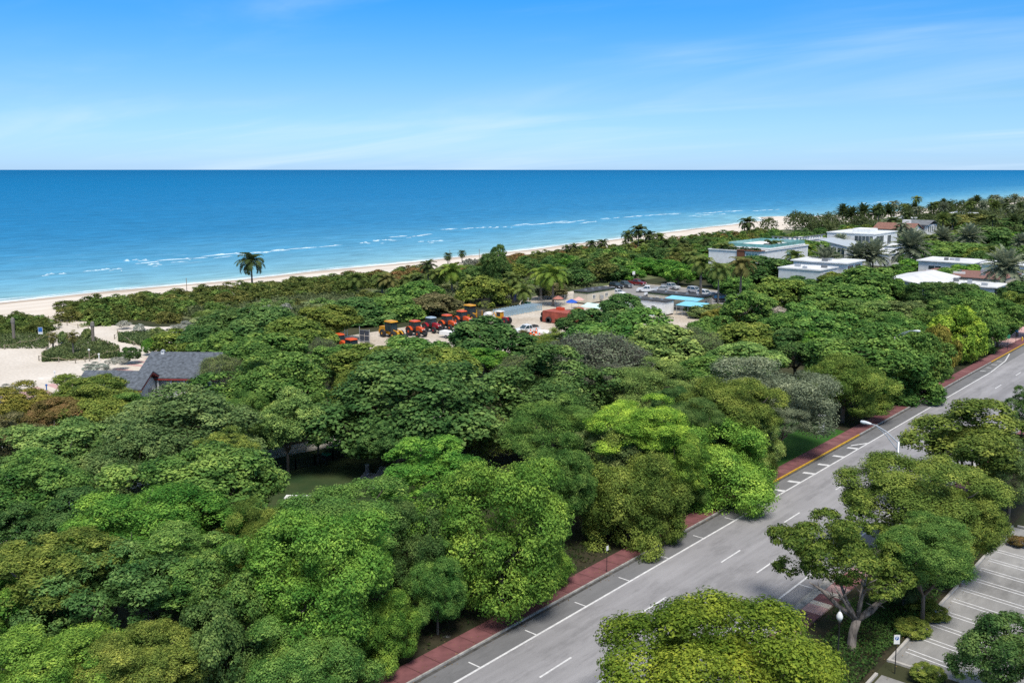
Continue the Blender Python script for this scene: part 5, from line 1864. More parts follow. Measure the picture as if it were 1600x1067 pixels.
# pavilion with grey shingle roofs by the promenade
def pavilion():
    c = W(338, 590, 3.2)
    t = thing('park_pavilion', 'park pavilion with two dark grey shingle gable roofs and red fascia', 'pavilion', (c.x, c.y, 0), R_(38))
    # local x runs along the eave (towards +x), local y goes up the roof slope
    def gable(x0, x1, y0, yr, y1, ze, zr, nm):
        MB().prism([(y0, ze), (yr, zr), (y1, ze), (y1, ze - 0.16), (yr, zr - 0.16), (y0, ze - 0.16)], x0, x1, axis='x').build(nm, SHINGLE, t)
        MB().prism([(y0, ze - 0.17), (yr, zr - 0.17), (y1, ze - 0.17), (y1, ze - 0.40), (yr, zr - 0.40), (y0, ze - 0.40)], x0 + 0.02, x1 - 0.02, axis='x').build('fascia', REDT, t)
    gable(-12.0, 0.3, -0.8, 5.4, 11.5, 3.3, 6.0, 'roof')
    vol(t, 'wall', -11.2, 0, 0, -0.5, 10.8, 2.75, WALLG)
    MB().prism([(0.1, 2.752), (10.7, 2.752), (5.4, 5.3)], -11.1, -0.6, axis='x').build('gable_wall', WALLW, t)
    for i in range(6):
        vol(t, 'porch_post', -10.8 + i * 2.0, -0.55, 0, -10.55 + i * 2.0, -0.3, 2.86, WHITE)
    vol(t, 'screen_panel', -9.9, -0.06, 0.4, -7.6, -0.002, 2.3, BEIGE)
    vol(t, 'screen_panel', -5.9, -0.06, 0.4, -3.6, -0.002, 2.3, BEIGE)
    v = vol(t, 'roof_vent', -10.25, 4.75, 5.5, -9.75, 5.25, 6.15, WHITE)
    MB().lathe([(0.34, 6.15), (0.38, 6.22), (0.08, 6.42)], 10, (-10.0, 5.0, 0.002)).build('vent_cap', STEEL, v)
    gable(-18.5, -8.4, -6.8, -2.6, 1.0, 2.9, 4.7, 'lower_roof')
    vol(t, 'lower_wall', -17.8, -6.2, 0, -9.0, 0.0 - 0.6, 2.45, WALLW)
    MB().prism([(-6.1, 2.452), (0.5, 2.452), (-2.6, 4.1)], -17.7, -9.1, axis='x').build('gable_wall', WALLW, t)
    vol(t, 'door', -9.02, -3.2, 0, -8.93, -2.1, 2.1, M('grey_door', (0.3, 0.32, 0.33), 0.6))


pavilion()


# site cabins of the works yard
def cabin(label, x0, y0, x1, y1, h, wall, long_axis, wins=(), stripe=None):
    t = thing('site_cabin', label, 'cabin', (x1, y0, 0.03), 0, 'site cabins in the works yard')
    BLD.append((x0, y0, x1, y1))
    X0, Y1 = x0 - x1, y1 - y0
    vol(t, 'wall', X0, 0, 0.35, 0, Y1, h, wall)
    r = vol(t, 'roof', X0 - 0.2, -0.2, h + 0.002, 0.2, Y1 + 0.2, h + 0.22, ROOFD)
    mb = MB()
    k = int((Y1 if long_axis == 'y' else -X0) / 3)
    for i in range(k):
        q = 1.0 + i * 3.0
        if long_axis == 'y':
            mb.box(-1.8, q, h + 0.222, -1.3, q + 0.5, h + 0.55)
        else:
            mb.box(X0 + q, 1.4, h + 0.222, X0 + q + 0.5, 1.9, h + 0.55)
    mb.build('roof_vents', STEEL, r)
    vol(t, 'skirt', X0 + 0.1, 0.1, 0, -0.1, Y1 - 0.1, 0.35, DARKM)
    if stripe:
        vol(t, 'trim_band', X0 - 0.03, -0.03, h - 0.35, 0.03, Y1 + 0.03, h - 0.06, stripe)
    for w in wins:
        win(t, *w)
    return t


GREENT = M('green_trim', (0.10, 0.17, 0.06), 0.7)
t = cabin('beige site cabin with dark roof behind the bright coconut palm', -145.3, 193, -141.0, 205, 3.1, BEIGE, 'y', [('+x', 0, 2.2, 3.4, 1.3, 2.3), ('+x', 0, 7.6, 8.8, 1.3, 2.3)], GREENT)
vol(t, 'air_conditioner', 0.035, 5.2, 0.9, 0.6, 6.2, 1.9, STEEL)
t = cabin('white site cabin with dark roof beside the light blue awnings', -128, 189, -116, 193, 3.3, WALLW, 'x', [('-y', 0, -3.6, -2.6, 1.3, 2.4), ('-y', 0, -9, -8, 1.3, 2.4)])
vol(t, 'blue_band', -6, -0.035, 0.4, -2.5, -0.005, 0.9, AWN)
t = cabin('long beige site cabin with dark roof behind the light blue awnings', -128.5, 201.3, -113, 205.8, 3.4, BEIGE, 'x', [('-y', 0, -13.2, -12.2, 1.4, 2.5), ('+x', 0, 0.9, 2.0, 1.1, 2.5)], GREENT)


def awning(label, x0, y0, x1, y1, z0, z1):
    t = thing('awning', label, 'awning', (x1, y0, 0.03), 0, 'blue awnings')
    X0, Y1 = x0 - x1, y1 - y0
    MB().prism([(0, z0), (Y1, z1), (Y1, z1 + 0.08), (0, z0 + 0.08)], X0, 0, axis='x').build('sheet_roof', AWN, t)
    for i in range(5):
        q = X0 + 0.15 + (-X0 - 0.3) * i / 4
        MB().tube([(q, 0.1, 0), (q, 0.1, z0)], 0.05, 6).build('post', STEEL, t)
    mb = MB()
    mb.box(X0, 0.04, 1.05, 0, 0.08, 1.12)
    for i in range(18):
        q = X0 + 0.1 + (-X0 - 0.2) * i / 17
        mb.box(q, 0.045, 0.05, q + 0.03, 0.075, 1.05)
    mb.build('railing', STEEL, t)


awning('upper light blue awning against the long beige cabin', -121.3, 197.6, -112.4, 200.9, 2.9, 3.25)
awning('lower light blue awning beside the white cabin', -115.2, 192.6, -108.8, 197.0, 2.35, 2.8)
# mint tarp canopy
p = W(935, 478, 2.5)
t = thing('tarp_canopy', 'pale mint tarp canopy between the beige cabin and the dark tree', 'canopy', (p.x, p.y, 0.03))
MB().prism([(-2.6, 2.3), (0, 2.9), (2.6, 2.3), (2.6, 2.36), (0, 2.96), (-2.6, 2.36)], -3.2, 3.2, axis='x').build('tarp', MINT, t)
for a in (-3, 3):
    for b_ in (-2.4, 2.4):
        MB().tube([(a, b_, 0), (a, b_, 2.3)], 0.04, 6).build('pole', STEEL, t)
p = W(1008, 489, 2.2)
t = thing('tarp_canopy', 'low mint tarp canopy in front of the white cabin', 'canopy', (p.x, p.y, 0.03))
MB().prism([(-1.4, 2.0), (0, 2.4), (1.4, 2.0), (1.4, 2.06), (0, 2.46), (-1.4, 2.06)], -3.2, 3.2, axis='x').build('tarp', MINT, t)
for a in (-3, 3):
    for b_ in (-1.3, 1.3):
        MB().tube([(a, b_, 0), (a, b_, 2.0)], 0.04, 6).build('pole', STEEL, t)

# ================================================================== VEHICLES
CARMAT = {}


def paintmat(name, c, rough=0.28):
    if name not in CARMAT:
        CARMAT[name] = M('paint_' + name, c, rough, 0.05, 2.0, spec=0.5)
    return CARMAT[name]


PM = dict(white=(0.72, 0.73, 0.74), black=(0.02, 0.021, 0.024), grey=(0.09, 0.095, 0.10), silver=(0.42, 0.43, 0.44), red=(0.17, 0.012, 0.014), blue=(0.03, 0.09, 0.20), orange=(0.62, 0.09, 0.018), crimson=(0.32, 0.010, 0.020), yellow=(0.62, 0.30, 0.015), bluegrey=(0.32, 0.40, 0.46), rust=(0.34, 0.075, 0.045))


def wheel(t, x, y, r, w, rimc, n=18):
    o = MB().lathe([(r * 0.62, -w / 2), (r * 0.93, -w / 2), (r, -w * 0.36), (r, w * 0.36), (r * 0.93, w / 2), (r * 0.62, w / 2)], n, (0, 0, 0), 'y').build('wheel', RUBBER, t, (x, y, r))
    MB().lathe([(r * 0.2, -w * 0.5 - 0.01), (r * 0.60, -w * 0.44), (r * 0.60, w * 0.44), (r * 0.2, w * 0.5 + 0.01)], n, (0, 0, 0), 'y').build('rim', rimc, o)
    return o


def car(label, kind, c, x, y, rz, z=0.04, group='cars in the parking area'):
    nm = {'pickup': 'pickup_truck', 'suv': 'parked_car', 'sedan': 'parked_car'}[kind]
    t = thing(nm, label, 'truck' if kind == 'pickup' else 'car', (x, y, z), rz, group)
    pm = paintmat(c, PM[c])
    hw = 0.98 if kind != 'sedan' else 0.90
    if kind == 'pickup':
        body = [(-2.9, 0.55), (-2.92, 1.08), (-0.75, 1.12), (1.25, 1.14), (2.55, 1.06), (2.86, 0.85), (2.9, 0.5), (2.5, 0.42), (-2.6, 0.42)]
        cab = [(-0.85, 1.10), (-0.70, 1.78), (0.45, 1.80), (1.30, 1.12)]
        roof = (-0.72, 0.42, 1.80)
        wx, wr = (-1.75, 1.85), 0.40
    elif kind == 'suv':
        body = [(-2.35, 0.55), (-2.4, 1.08), (1.0, 1.10), (2.1, 1.0), (2.36, 0.8), (2.4, 0.48), (2.1, 0.4), (-2.1, 0.4)]
        cab = [(-2.32, 1.07), (-2.0, 1.70), (0.25, 1.74), (1.05, 1.10)]
        roof = (-2.0, 0.22, 1.74)
        wx, wr = (-1.4, 1.45), 0.37
    else:
        body = [(-2.25, 0.5), (-2.3, 0.92), (-1.7, 0.98), (0.9, 0.98), (2.0, 0.86), (2.28, 0.66), (2.3, 0.42), (2.0, 0.35), (-2.0, 0.35)]
        cab = [(-1.75, 0.96), (-1.05, 1.42), (0.05, 1.44), (0.95, 0.97)]
        roof = (-1.05, 0.02, 1.43)
        wx, wr = (-1.35, 1.38), 0.33
    MB().prism(body, -hw, hw).build('body', pm, t)
    g = MB()
    n = len(cab)
    vs = [(a, -hw + (0.05 if b < 1.2 else 0.2), b) for a, b in cab] + [(a, hw - (0.05 if b < 1.2 else 0.2), b) for a, b in cab]
    g.add(vs, [tuple(range(n)), tuple(range(2 * n - 1, n - 1, -1))] + [(i, i + n, (i + 1) % n + n, (i + 1) % n) for i in range(n)])
    g.build('windows', GLASS, t)
    MB().box(roof[0] - 0.05, -hw + 0.17, roof[2] - 0.03, roof[1] + 0.1, hw - 0.17, roof[2] + 0.05, tx=0.06, ty=0.05).build('roof', pm, t)
    pl = MB()
    for s in (-1, 1):
        for (a0, b0), (a1, b1) in ((cab[0], cab[1]), (cab[3], cab[2])):
            pl.tube([(a0, s * (hw - 0.05), b0), (a1, s * (hw - 0.19), b1)], 0.05, 5)
        mx_ = (cab[1][0] + cab[2][0]) / 2
        pl.tube([(mx_, s * (hw - 0.05), cab[0][1]), (mx_, s * (hw - 0.19), cab[1][1])], 0.045, 5)
    pl.build('pillars', pm, t)
    if kind == 'pickup':
        MB().box(-2.8, -hw + 0.12, 1.125, -0.95, hw - 0.12, 1.14).build('cargo_bed', DARKM, t)
        rl_ = MB()
        for s in (-1, 1):
            rl_.box(-2.9, s * (hw - 0.06) - 0.06, 1.10, -0.85, s * (hw - 0.06) + 0.06, 1.22)
        rl_.box(-2.91, -hw + 0.13, 1.10, -2.79, hw - 0.13, 1.22)
        rl_.build('bed_rails', pm, t)
    for a in wx:
        for s in (-1, 1):
            wheel(t, a, s * (hw - 0.1), wr, 0.26, STEEL, 14)
    fx = body[5][0]
    for s in (-1, 1):
        MB().box(fx - 0.12, s * hw * 0.72 - 0.2, 0.72, fx + 0.03, s * hw * 0.72 + 0.2, 0.88).build('headlight', WHITE, t)
        MB().box(body[0][0] - 0.06, s * hw * 0.82 - 0.12, 0.75, body[0][0] + 0.05, s * hw * 0.82 + 0.12, 0.98).build('tail_light', REDT, t)
    MB().box(fx - 0.05, -hw + 0.1, 0.42, fx + 0.1, hw - 0.1, 0.62).build('bumper', DARKM if kind != 'pickup' else STEEL, t)
    return t


NX, PX, NY, PY = math.pi, 0.0, -math.pi / 2, math.pi / 2
for (px_, py_, kd, c, rz, lab) in [
    (963, 451, 'suv', 'black', -0.35, 'black car at the left end of the parking area, under the trees'),
    (976, 449, 'pickup', 'grey', -0.30, 'dark grey pickup between the black car and the dark red pickup'),
    (995, 446, 'pickup', 'red', -0.05, 'dark red pickup truck in the parking area'),
    (957, 457, 'sedan', 'silver', -0.3, 'silver car just behind the beige site cabin'),
    (966, 461, 'sedan', 'white', -0.3, 'white car peeping over the beige site cabin roof'),
    (1011, 457, 'pickup', 'white', NX + 0.5, 'white pickup in the middle of the parking area'),
    (1020, 463, 'sedan', 'white', NX + 0.4, 'white car beside the long beige cabin roof'),
    (1034, 455, 'sedan', 'silver', NX + 0.3, 'silver car left of the pale pickup'),
    (1048, 452, 'pickup', 'silver', -0.2, 'pale silver pickup behind the long beige cabin'),
    (1086, 458, 'suv', 'silver', -0.2, 'silver car left of the tall palm by the awning'),
    (1102, 463, 'suv', 'white', -0.2, 'white car right of the tall palm'),
    (1116, 466, 'sedan', 'grey', 0.9, 'grey car in the shade behind the palm trio'),
    (1130, 472, 'suv', 'black', 0.9, 'black car in the shade between the palms'),
    (1131, 463, 'sedan', 'silver', 0.9, 'silver car farthest back in the shade of the palms'),
    (1148, 477, 'suv', 'grey', 0.9, 'dark car right of the leaning palm'),
    (1163, 483, 'sedan', 'blue', -0.3, 'blue car at the right end of the parking area'),
]:
    p = W(px_, py_)
    car(lab, kd, c, p.x, p.y, rz)
p = W(823, 521)
t = car('white pickup parked in the sandy yard with black sheet in its bed', 'pickup', 'white', p.x, p.y, NY - 0.25, 0.035, None)
MB().box(-2.7, -0.85, 1.2, -1.0, 0.85, 1.62, taper=0.3).build('black_sheet', RUBBER, t)


def tractor(label, c, x, y, rz, roofc=None, z=0.035, cabg=True):
    t = thing('tractor', label, 'tractor', (x, y, z), rz, 'tractors lined up in the yard')
    pm = paintmat(c, PM[c], 0.4)
    rc = paintmat(roofc or c, PM[roofc or c], 0.4)
    MB().prism([(0.25, 1.0), (0.25, 1.75), (0.9, 1.72), (1.8, 1.5), (2.05, 1.2), (2.0, 0.95)], -0.36, 0.36).build('hood', pm, t)
    MB().box(1.99, -0.28, 0.98, 2.1, 0.28, 1.32).build('grille', DARKM, t)
    for s in (-1, 1):
        MB().box(1.95, s * 0.22 - 0.1, 1.3, 2.06, s * 0.22 + 0.1, 1.42).build('headlight', WHITE, t)
    MB().box(-1.3, -0.3, 0.55, 1.9, 0.3, 1.0).build('chassis', DARKM, t)
    MB().box(-1.25, -0.72, 1.05, 0.28, 0.72, 1.45).build('cab_base', DARKM, t)
    MB().box(-1.2, -0.70, 1.451, 0.3, 0.70, 2.55, tx=0.08, ty=0.05).build('cab_glass', GLASS, t)
    fr = MB()
    for a, b_ in ((-1.2, -1.12), (-0.5, -0.5), (0.3, 0.22)):
        for s in (-1, 1):
            fr.tube([(a, s * 0.71, 1.40), (b_, s * 0.66, 2.56)], 0.05, 6)
    fr.build('cab_frame', DARKM, t)
    MB().box(-1.24, -0.72, 2.56, 0.34, 0.72, 2.76, tx=0.14, ty=0.12).build('roof', rc, t)
    for s in (-1, 1):
        wheel(t, -0.95, s * 0.90, 0.83, 0.48, pm)
        wheel(t, 1.35, s * 0.82, 0.60, 0.36, pm)
        fd = [(-0.95 + 0.92 * math.cos(R_(a)), 0.83 + 0.92 * math.sin(R_(a))) for a in range(20, 166, 18)]
        fd += [(-0.95 + 0.86 * math.cos(R_(a)), 0.83 + 0.86 * math.sin(R_(a))) for a in range(164, 19, -18)]
        MB().prism(fd, s * 0.90 - 0.27, s * 0.90 + 0.27).build('fender', pm, t)
    MB().box(2.02, -0.45, 0.5, 2.5, 0.45, 0.9, tx=0.05, ty=0.05).build('front_weight', DARKM, t)
    MB().tube([(0.55, 0.42, 1.4), (0.55, 0.42, 2.5)], 0.045, 6).build('exhaust', DARKM, t)
    t.scale = (1.15, 1.15, 1.15)
    return t


for px_, py_, c, rc, lab in [
    (651, 525, 'orange', None, 'orange tractor next to the yellow loader'),
    (676, 519, 'crimson', 'bluegrey', 'crimson tractor with a blue-grey cab roof'),
    (701, 515, 'orange', None, 'orange tractor right of the crimson one'),
    (724, 508, 'orange', None, 'rightmost orange tractor in the row, partly behind the round tree'),
]:
    p = W(px_, py_)
    tractor(lab, c, p.x, p.y, -0.10, rc)
for px_, py_, lab in [(532, 548, 'orange tractor half hidden by trees left of the dark gate'), (552, 556, 'second orange tractor half hidden left of the dark gate')]:
    p = W(px_, py_)
    tractor(lab, 'orange', p.x, p.y, -0.10)


def loader(label, x, y, rz):
    t = thing('wheel_loader', label, 'loader', (x, y, 0.035), rz)
    pm = paintmat('yellow', PM['yellow'], 0.45)
    MB().prism([(-3.0, 0.9), (-3.0, 1.9), (-1.5, 2.0), (-1.3, 0.8)], -0.85, 0.85).build('engine_cover', pm, t)
    MB().box(-3.2, -0.9, 0.6, -2.9, 0.9, 1.3).build('counterweight', pm, t)
    MB().box(-1.5, -0.5, 0.6, 1.5, 0.5, 1.2).build('chassis', pm, t)
    MB().box(-1.45, -0.72, 1.205, 0.35, 0.72, 2.85, tx=0.1, ty=0.06).build('cab_glass', GLASS, t)
    fr = MB()
    for a, b_ in ((-1.45, -1.35), (0.35, 0.25), (-0.5, -0.5)):
        for s in (-1, 1):
            fr.tube([(a, s * 0.73, 1.21), (b_, s * 0.67, 2.85)], 0.06, 6)
    fr.build('cab_frame', DARKM, t)
    MB().box(-1.6, -0.82, 2.86, 0.5, 0.82, 3.08, tx=0.1, ty=0.08).build('roof', pm, t)
    for a in (-1.9, 1.35):
        for s in (-1, 1):
            wheel(t, a, s * 0.88, 0.72, 0.52, pm)
    for s in (-1, 1):
        MB().tube([(0.9, s * 0.45, 1.5), (2.0, s * 0.45, 1.35), (2.9, s * 0.45, 0.6)], [0.12, 0.14, 0.10], 6).build('lift_arm', pm, t)
    MB().prism([(2.7, 0.15), (2.75, 1.0), (2.95, 1.05), (3.05, 0.45), (3.7, 0.1), (3.7, 0.03), (2.8, 0.03)], -1.2, 1.2).build('bucket', DARKM, t)
    t.scale = (1.12, 1.12, 1.12)
    return t


p = W(614, 528)
loader('yellow wheel loader with a cab at the left end of the tractor row', p.x, p.y, -0.12)
p = W(737, 500)
loader('yellow loader mostly hidden behind the round dark tree', p.x, p.y, -0.1)


def backhoe(label, x, y, rz):
    t = thing('yellow_tractor', label, 'tractor', (x, y, 0.035), rz)
    pm = paintmat('yellow', PM['yellow'], 0.45)
    MB().box(-1.0, -0.6, 1.2, 0.35, 0.6, 2.7, tx=0.06, ty=0.05).build('cab', pm, t)
    MB().box(-0.8, -0.63, 1.75, 0.15, 0.63, 2.5, tx=0.04, ty=0.03).build('cab_window', GLASS, t)
    MB().box(-1.1, -0.7, 2.701, 0.45, 0.7, 2.85, taper=0.06).build('roof', WHITE, t)
    MB().box(0.35, -0.35, 0.9, 1.9, 0.35, 1.55, tx=0.06, ty=0.05).build('hood', paintmat('crimson', PM['crimson']), t)
    MB().box(-1.2, -0.3, 0.55, 1.8, 0.3, 1.2).build('chassis', DARKM, t)
    for s in (-1, 1):
        wheel(t, -0.8, s * 0.85, 0.62, 0.4, pm)
        wheel(t, 1.5, s * 0.85, 0.78, 0.45, paintmat('crimson', PM['crimson']))
    MB().tube([(-1.1, 0, 1.0), (-1.9, 0.1, 2.3), (-2.7, 0.1, 1.4)], [0.13, 0.13, 0.09], 6).build('boom', pm, t)
    return t


p = W(783, 506)
backhoe('yellow cab tractor beside the stacked steel barriers', p.x, p.y, 0.1)
p = W(758, 503)
t = thing('tank_trailer', 'yellow trailer carrying a pale tank and a dark box', 'trailer', (p.x, p.y, 0.035), 0.1)
pm = paintmat('yellow', PM['yellow'])
vol(t, 'deck', -1.8, -0.9, 0.75, 1.6, 0.9, 1.0, pm)
vol(t, 'box', -1.6, -0.8, 1.002, -0.3, 0.8, 2.5, M('dark_olive_box', (0.10, 0.09, 0.06), 0.7))
MB().lathe([(0.1, -0.8), (0.62, -0.78), (0.66, -0.6), (0.66, 0.6), (0.62, 0.78), (0.1, 0.8)], 16, (0.75, 0, 1.68), 'y').build('tank', WHITE, t)
vol(t, 'corner_post', -1.75, -0.88, 1.002, -1.63, -0.82, 2.7, pm)
vol(t, 'corner_post', -0.27, -0.88, 1.002, -0.15, -0.82, 2.7, pm)
for s in (-1, 1):
    wheel(t, -0.2, s * 0.8, 0.42, 0.26, WHITE, 14)
vol(t, 'drawbar', 1.6, -0.06, 0.75, 2.7, 0.06, 0.87, DARKM)

# container, crates, barriers, tyres, tank, cones, umbrellas
CONT = M('container_rust', (0.36, 0.085, 0.055), 0.7, 0.15, 0.8)


def container(label, x0, y0, x1, y1, h, mat):
    t = thing('shipping_container', label, 'container', (x1, y0, 0.035))
    X0, Y1 = x0 - x1, y1 - y0
    vol(t, 'wall', X0 + 0.05, 0.05, 0.12, -0.05, Y1 - 0.05, h - 0.1, mat)
    vol(t, 'roof', X0, 0, h - 0.098, 0, Y1, h, mat)
    mb = MB()
    n = int(-X0 / 0.35)
    for i in range(n):
        q = X0 + 0.2 + i * 0.35
        mb.box(q, 0.0, 0.2, q + 0.17, 0.049, h - 0.12)
    mb.build('corrugation', mat, t)
    fr = MB()
    for a in (X0, -0.1):
        for b_ in (-0.005, Y1 - 0.095):
            fr.box(a - 0.004, b_, 0, a + 0.104, b_ + 0.1, h + 0.01)
    fr.build('corner_post', mat, t)
    vol(t, 'door', X0 - 0.0, 0.12, 0.2, X0 + 0.04, Y1 - 0.12, h - 0.15, mat)


container('rust red shipping container in the works yard', -132.3, 164.2, -121.8, 168.6, 2.6, CONT)
p = W(881, 486, 2.65)
vo = MB().box(-0.9, -0.5, 0, 0.9, 0.5, 0.55, taper=0.03).build('red_crate', M('orange_red_crate', (0.60, 0.075, 0.025), 0.5), None, (-129.9, 167.6, 2.645))
tag(vo, 'bright orange-red crate standing on the red container', 'crate')
tag(MB().box(-0.9, -0.7, 0, 0.9, 0.7, 0.9, taper=0.05).build('red_crate', M('orange_red_crate', (0.60, 0.075, 0.025), 0.5), None, W(905, 487)), 'orange-red crate beside the red container', 'crate')
BAR = M('barrier_steel', (0.42, 0.56, 0.64), 0.5, 0.06, 2, metal=0.3)
mb = MB()
mb.tube([(-1.9, 0, 0.1), (-1.9, 0, 1.4), (1.9, 0, 1.4), (1.9, 0, 0.1), (-1.9, 0, 0.1)], 0.07, 6)
bars = MB()
for i in range(11):
    q = -1.75 + i * 3.5 / 10
    bars.box(q - 0.06, -0.04, 0.14, q + 0.06, 0.04, 1.36)
feet = MB().box(-0.95, -0.3, 0, -0.85, 0.3, 0.07).box(0.85, -0.3, 0, 0.95, 0.3, 0.07)
mf, mbr, mft = mb.mesh('frame', BAR), bars.mesh('bars', BAR), feet.mesh('feet', BAR)
for i in range(15):
    for j in (0,):
        xx, yy = -145.2 - i * 0.03, 164.2 + i * 1.0
        t = thing('crowd_barrier', 'blue-grey steel barrier in the long packed row in the yard', 'barrier', (xx, yy, 0.035), SR.uniform(-0.06, 0.06), 'packed row of steel barriers')
        link('frame', mf, t)
        link('bars', mbr, t)
        link('feet', mft, t)
tyre = MB().lathe([(0.36, -0.17), (0.62, -0.17), (0.70, -0.1), (0.70, 0.1), (0.62, 0.17), (0.36, 0.17), (0.36, -0.17)], 18, (0, 0, 0), 'y').mesh('loose_tyre', RUBBER, True)
for i, (px_, py_, s, rz, zz2) in enumerate([(848, 503, 1.0, 0.3, 0.7), (857, 505, 1.05, 0.2, 0.72), (852, 499, 0.95, 0.6, 0.68), (864, 505, 0.9, 0.1, 0.63), (849, 495, 0.9, 0.4, 0.64)]):
    p = W(px_, py_)
    o = link('loose_tyre', tyre, None, (p.x, p.y, zz2), rz)
    o.scale = (s, s, s)
    tag(o, ['tyre standing leftmost in the pile by the container', 'largest tyre at the front of the pile by the container', 'tyre standing behind the front one in the pile', 'rightmost tyre of the pile by the container', 'rearmost tyre leaning near the container end'][i], 'tyre', 'tyre pile by the container')
p = W(850, 527)
t = thing('water_tank', 'white horizontal tank on cradles near the traffic cones', 'tank', (p.x, p.y, 0.035), 0.2)
MB().lathe([(0.2, -1.4), (0.55, -1.3), (0.65, -1.1), (0.65, 1.1), (0.55, 1.3), (0.2, 1.4)], 20, (0, 0, 0.85), 'y').build('shell', WHITE, t, rz=math.pi / 2, smooth=True)
for a in (-0.8, 0.8):
    vol(t, 'cradle', a - 0.12, -0.5, 0, a + 0.12, 0.5, 0.36, DARKM)
ORN = M('cone_orange', (0.75, 0.11, 0.02), 0.5)
for i, (px_, py_) in enumerate([(829, 523), (834, 525), (838, 521), (843, 529), (1118, 497), (1117, 507)]):
    p = W(px_, py_)
    t = thing('traffic_cone', ['orange cone left of the pair by the white pickup', 'orange cone nearest the white tank', 'orange cone behind the pair by the white pickup', 'orange cone in front of the white tank', 'orange cone far back on the sandy clearing', 'orange cone nearer on the sandy clearing'][i], 'cone', (p.x, p.y, 0.036), 0, 'traffic cones')
    s = 1.5
    MB().lathe([(0.19 * s, 0.05), (0.14 * s, 0.3 * s), (0.03 * s, 0.8 * s)], 12).build('cone', ORN, t)
    vol(t, 'base', -0.3, -0.3, 0, 0.3, 0.3, 0.049, ORN)
    MB().lathe([(0.135 * s, 0.36 * s), (0.112 * s, 0.5 * s)], 12).build('reflective_band', WHITE, t)


def umbrella(label, p, r, mat):
    t = thing('parasol', label, 'umbrella', (p.x, p.y, 0.035))
    MB().lathe([(r, 2.1), (r * 0.98, 2.14), (r * 0.55, 2.55), (0.05, 2.85)], 8).build('canopy', mat, t)
    MB().tube([(0, 0, 0), (0, 0, 2.9)], 0.03, 6).build('pole', STEEL, t)
    MB().lathe([(0.3, 0), (0.28, 0.1)], 12).build('base', CONC, t)


umbrella('blue sun umbrella beside the red crate', W(893, 486), 1.5, M('blue_canvas', (0.02, 0.10, 0.50), 0.7))
umbrella('pale pink sun umbrella behind the blue one', W(904, 482), 1.5, M('pink_canvas', (0.62, 0.38, 0.33), 0.7))
umbrella('dusty red sun umbrella left of the blue one', W(872, 480), 1.4, M('dusty_red_canvas', (0.42, 0.17, 0.13), 0.7))
p = W(802, 470)
t = thing('wheeled_bin', 'small blue bin at the yard fence under the palm', 'bin', (p.x, p.y, 0.035))
MB().box(-0.5, -0.5, 0.1, 0.5, 0.5, 1.5, taper=-0.06).build('body', M('bin_blue', (0.02, 0.10, 0.45), 0.5), t)
vol(t, 'lid', -0.62, -0.62, 1.501, 0.62, 0.62, 1.6, M('bin_blue', (0.02, 0.10, 0.45), 0.5))
t = thing('works_cart', 'green utility cart behind the steel barriers', 'cart', tuple(W(822, 477)), 0.3)
MB().box(-1.2, -0.6, 0.35, 1.2, 0.6, 0.9, taper=0.06).build('body', M('cart_green', (0.02, 0.22, 0.08), 0.5), t)
vol(t, 'canopy', -1.0, -0.6, 1.7, 0.6, 0.6, 1.8, WHITE)
for a in (-0.9, 0.5):
    MB().tube([(a, -0.5, 0.9), (a, -0.5, 1.7)], 0.03, 5).build('canopy_post', STEEL, t)
    for s in (-1, 1):
        wheel(t, a * 0.9, s * 0.55, 0.28, 0.2, STEEL, 12)


# chain link fences of the yard
def wire_fence(label, pts, h=2.2, step=3.0, mat=STEEL, slat=0.35):
    t = thing('chain_link_fence', label, 'fence', (pts[0][0], pts[0][1], 0.03))
    o = Vector((pts[0][0], pts[0][1], 0))
    wires = MB()
    for i in range(len(pts) - 1):
        a, b_ = Vector((*pts[i], 0)) - o, Vector((*pts[i + 1], 0)) - o
        L = (b_ - a).length
        n = max(1, round(L / step))
        for k in range(n + (1 if i == len(pts) - 2 else 0)):
            p = a.lerp(b_, k / n)
            MB().tube([p, p + Vector((0, 0, h + 0.1))], 0.05, 6).build('post', mat, t)
        for z in (0.06, h):
            MB().tube([a + Vector((0, 0, z)), b_ + Vector((0, 0, z))], 0.03, 5).build('rail', mat, t)
        m = int(L / slat)
        d = (b_ - a) / L
        for k in range(-int(h / slat), m + int(h / slat)):
            for s in (1, -1):
                q0, q1 = k * slat, k * slat + s * h
                z0, z1 = 0.06, h
                lo, hi = min(q0, q1), max(q0, q1)
                if hi < 0 or lo > L:
                    continue
                def at(q):
                    return z0 + (z1 - z0) * (q - q0) / (q1 - q0)
                qa, qb = max(0, min(L, q0)), max(0, min(L, q1))
                if abs(qa - qb) < 0.05:
                    continue
                wires.tube([a + d * qa + Vector((0, 0, at(qa))), a + d * qb + Vector((0, 0, at(qb)))], 0.014, 3, False)
    wires.build('wire_mesh', mat, t)


wire_fence('chain link fence behind the yellow trailer', [tuple(W(735, 484)[:2]), tuple(W(752, 484)[:2]), tuple(W(790, 477)[:2]), tuple(W(815, 470)[:2])], 2.6, 3.0, DARKM)
wire_fence('chain link fence between the bright palm and the beige cabin', [tuple(W(842, 477)[:2]), tuple(W(868, 476)[:2]), tuple(W(896, 474)[:2])], 2.2)
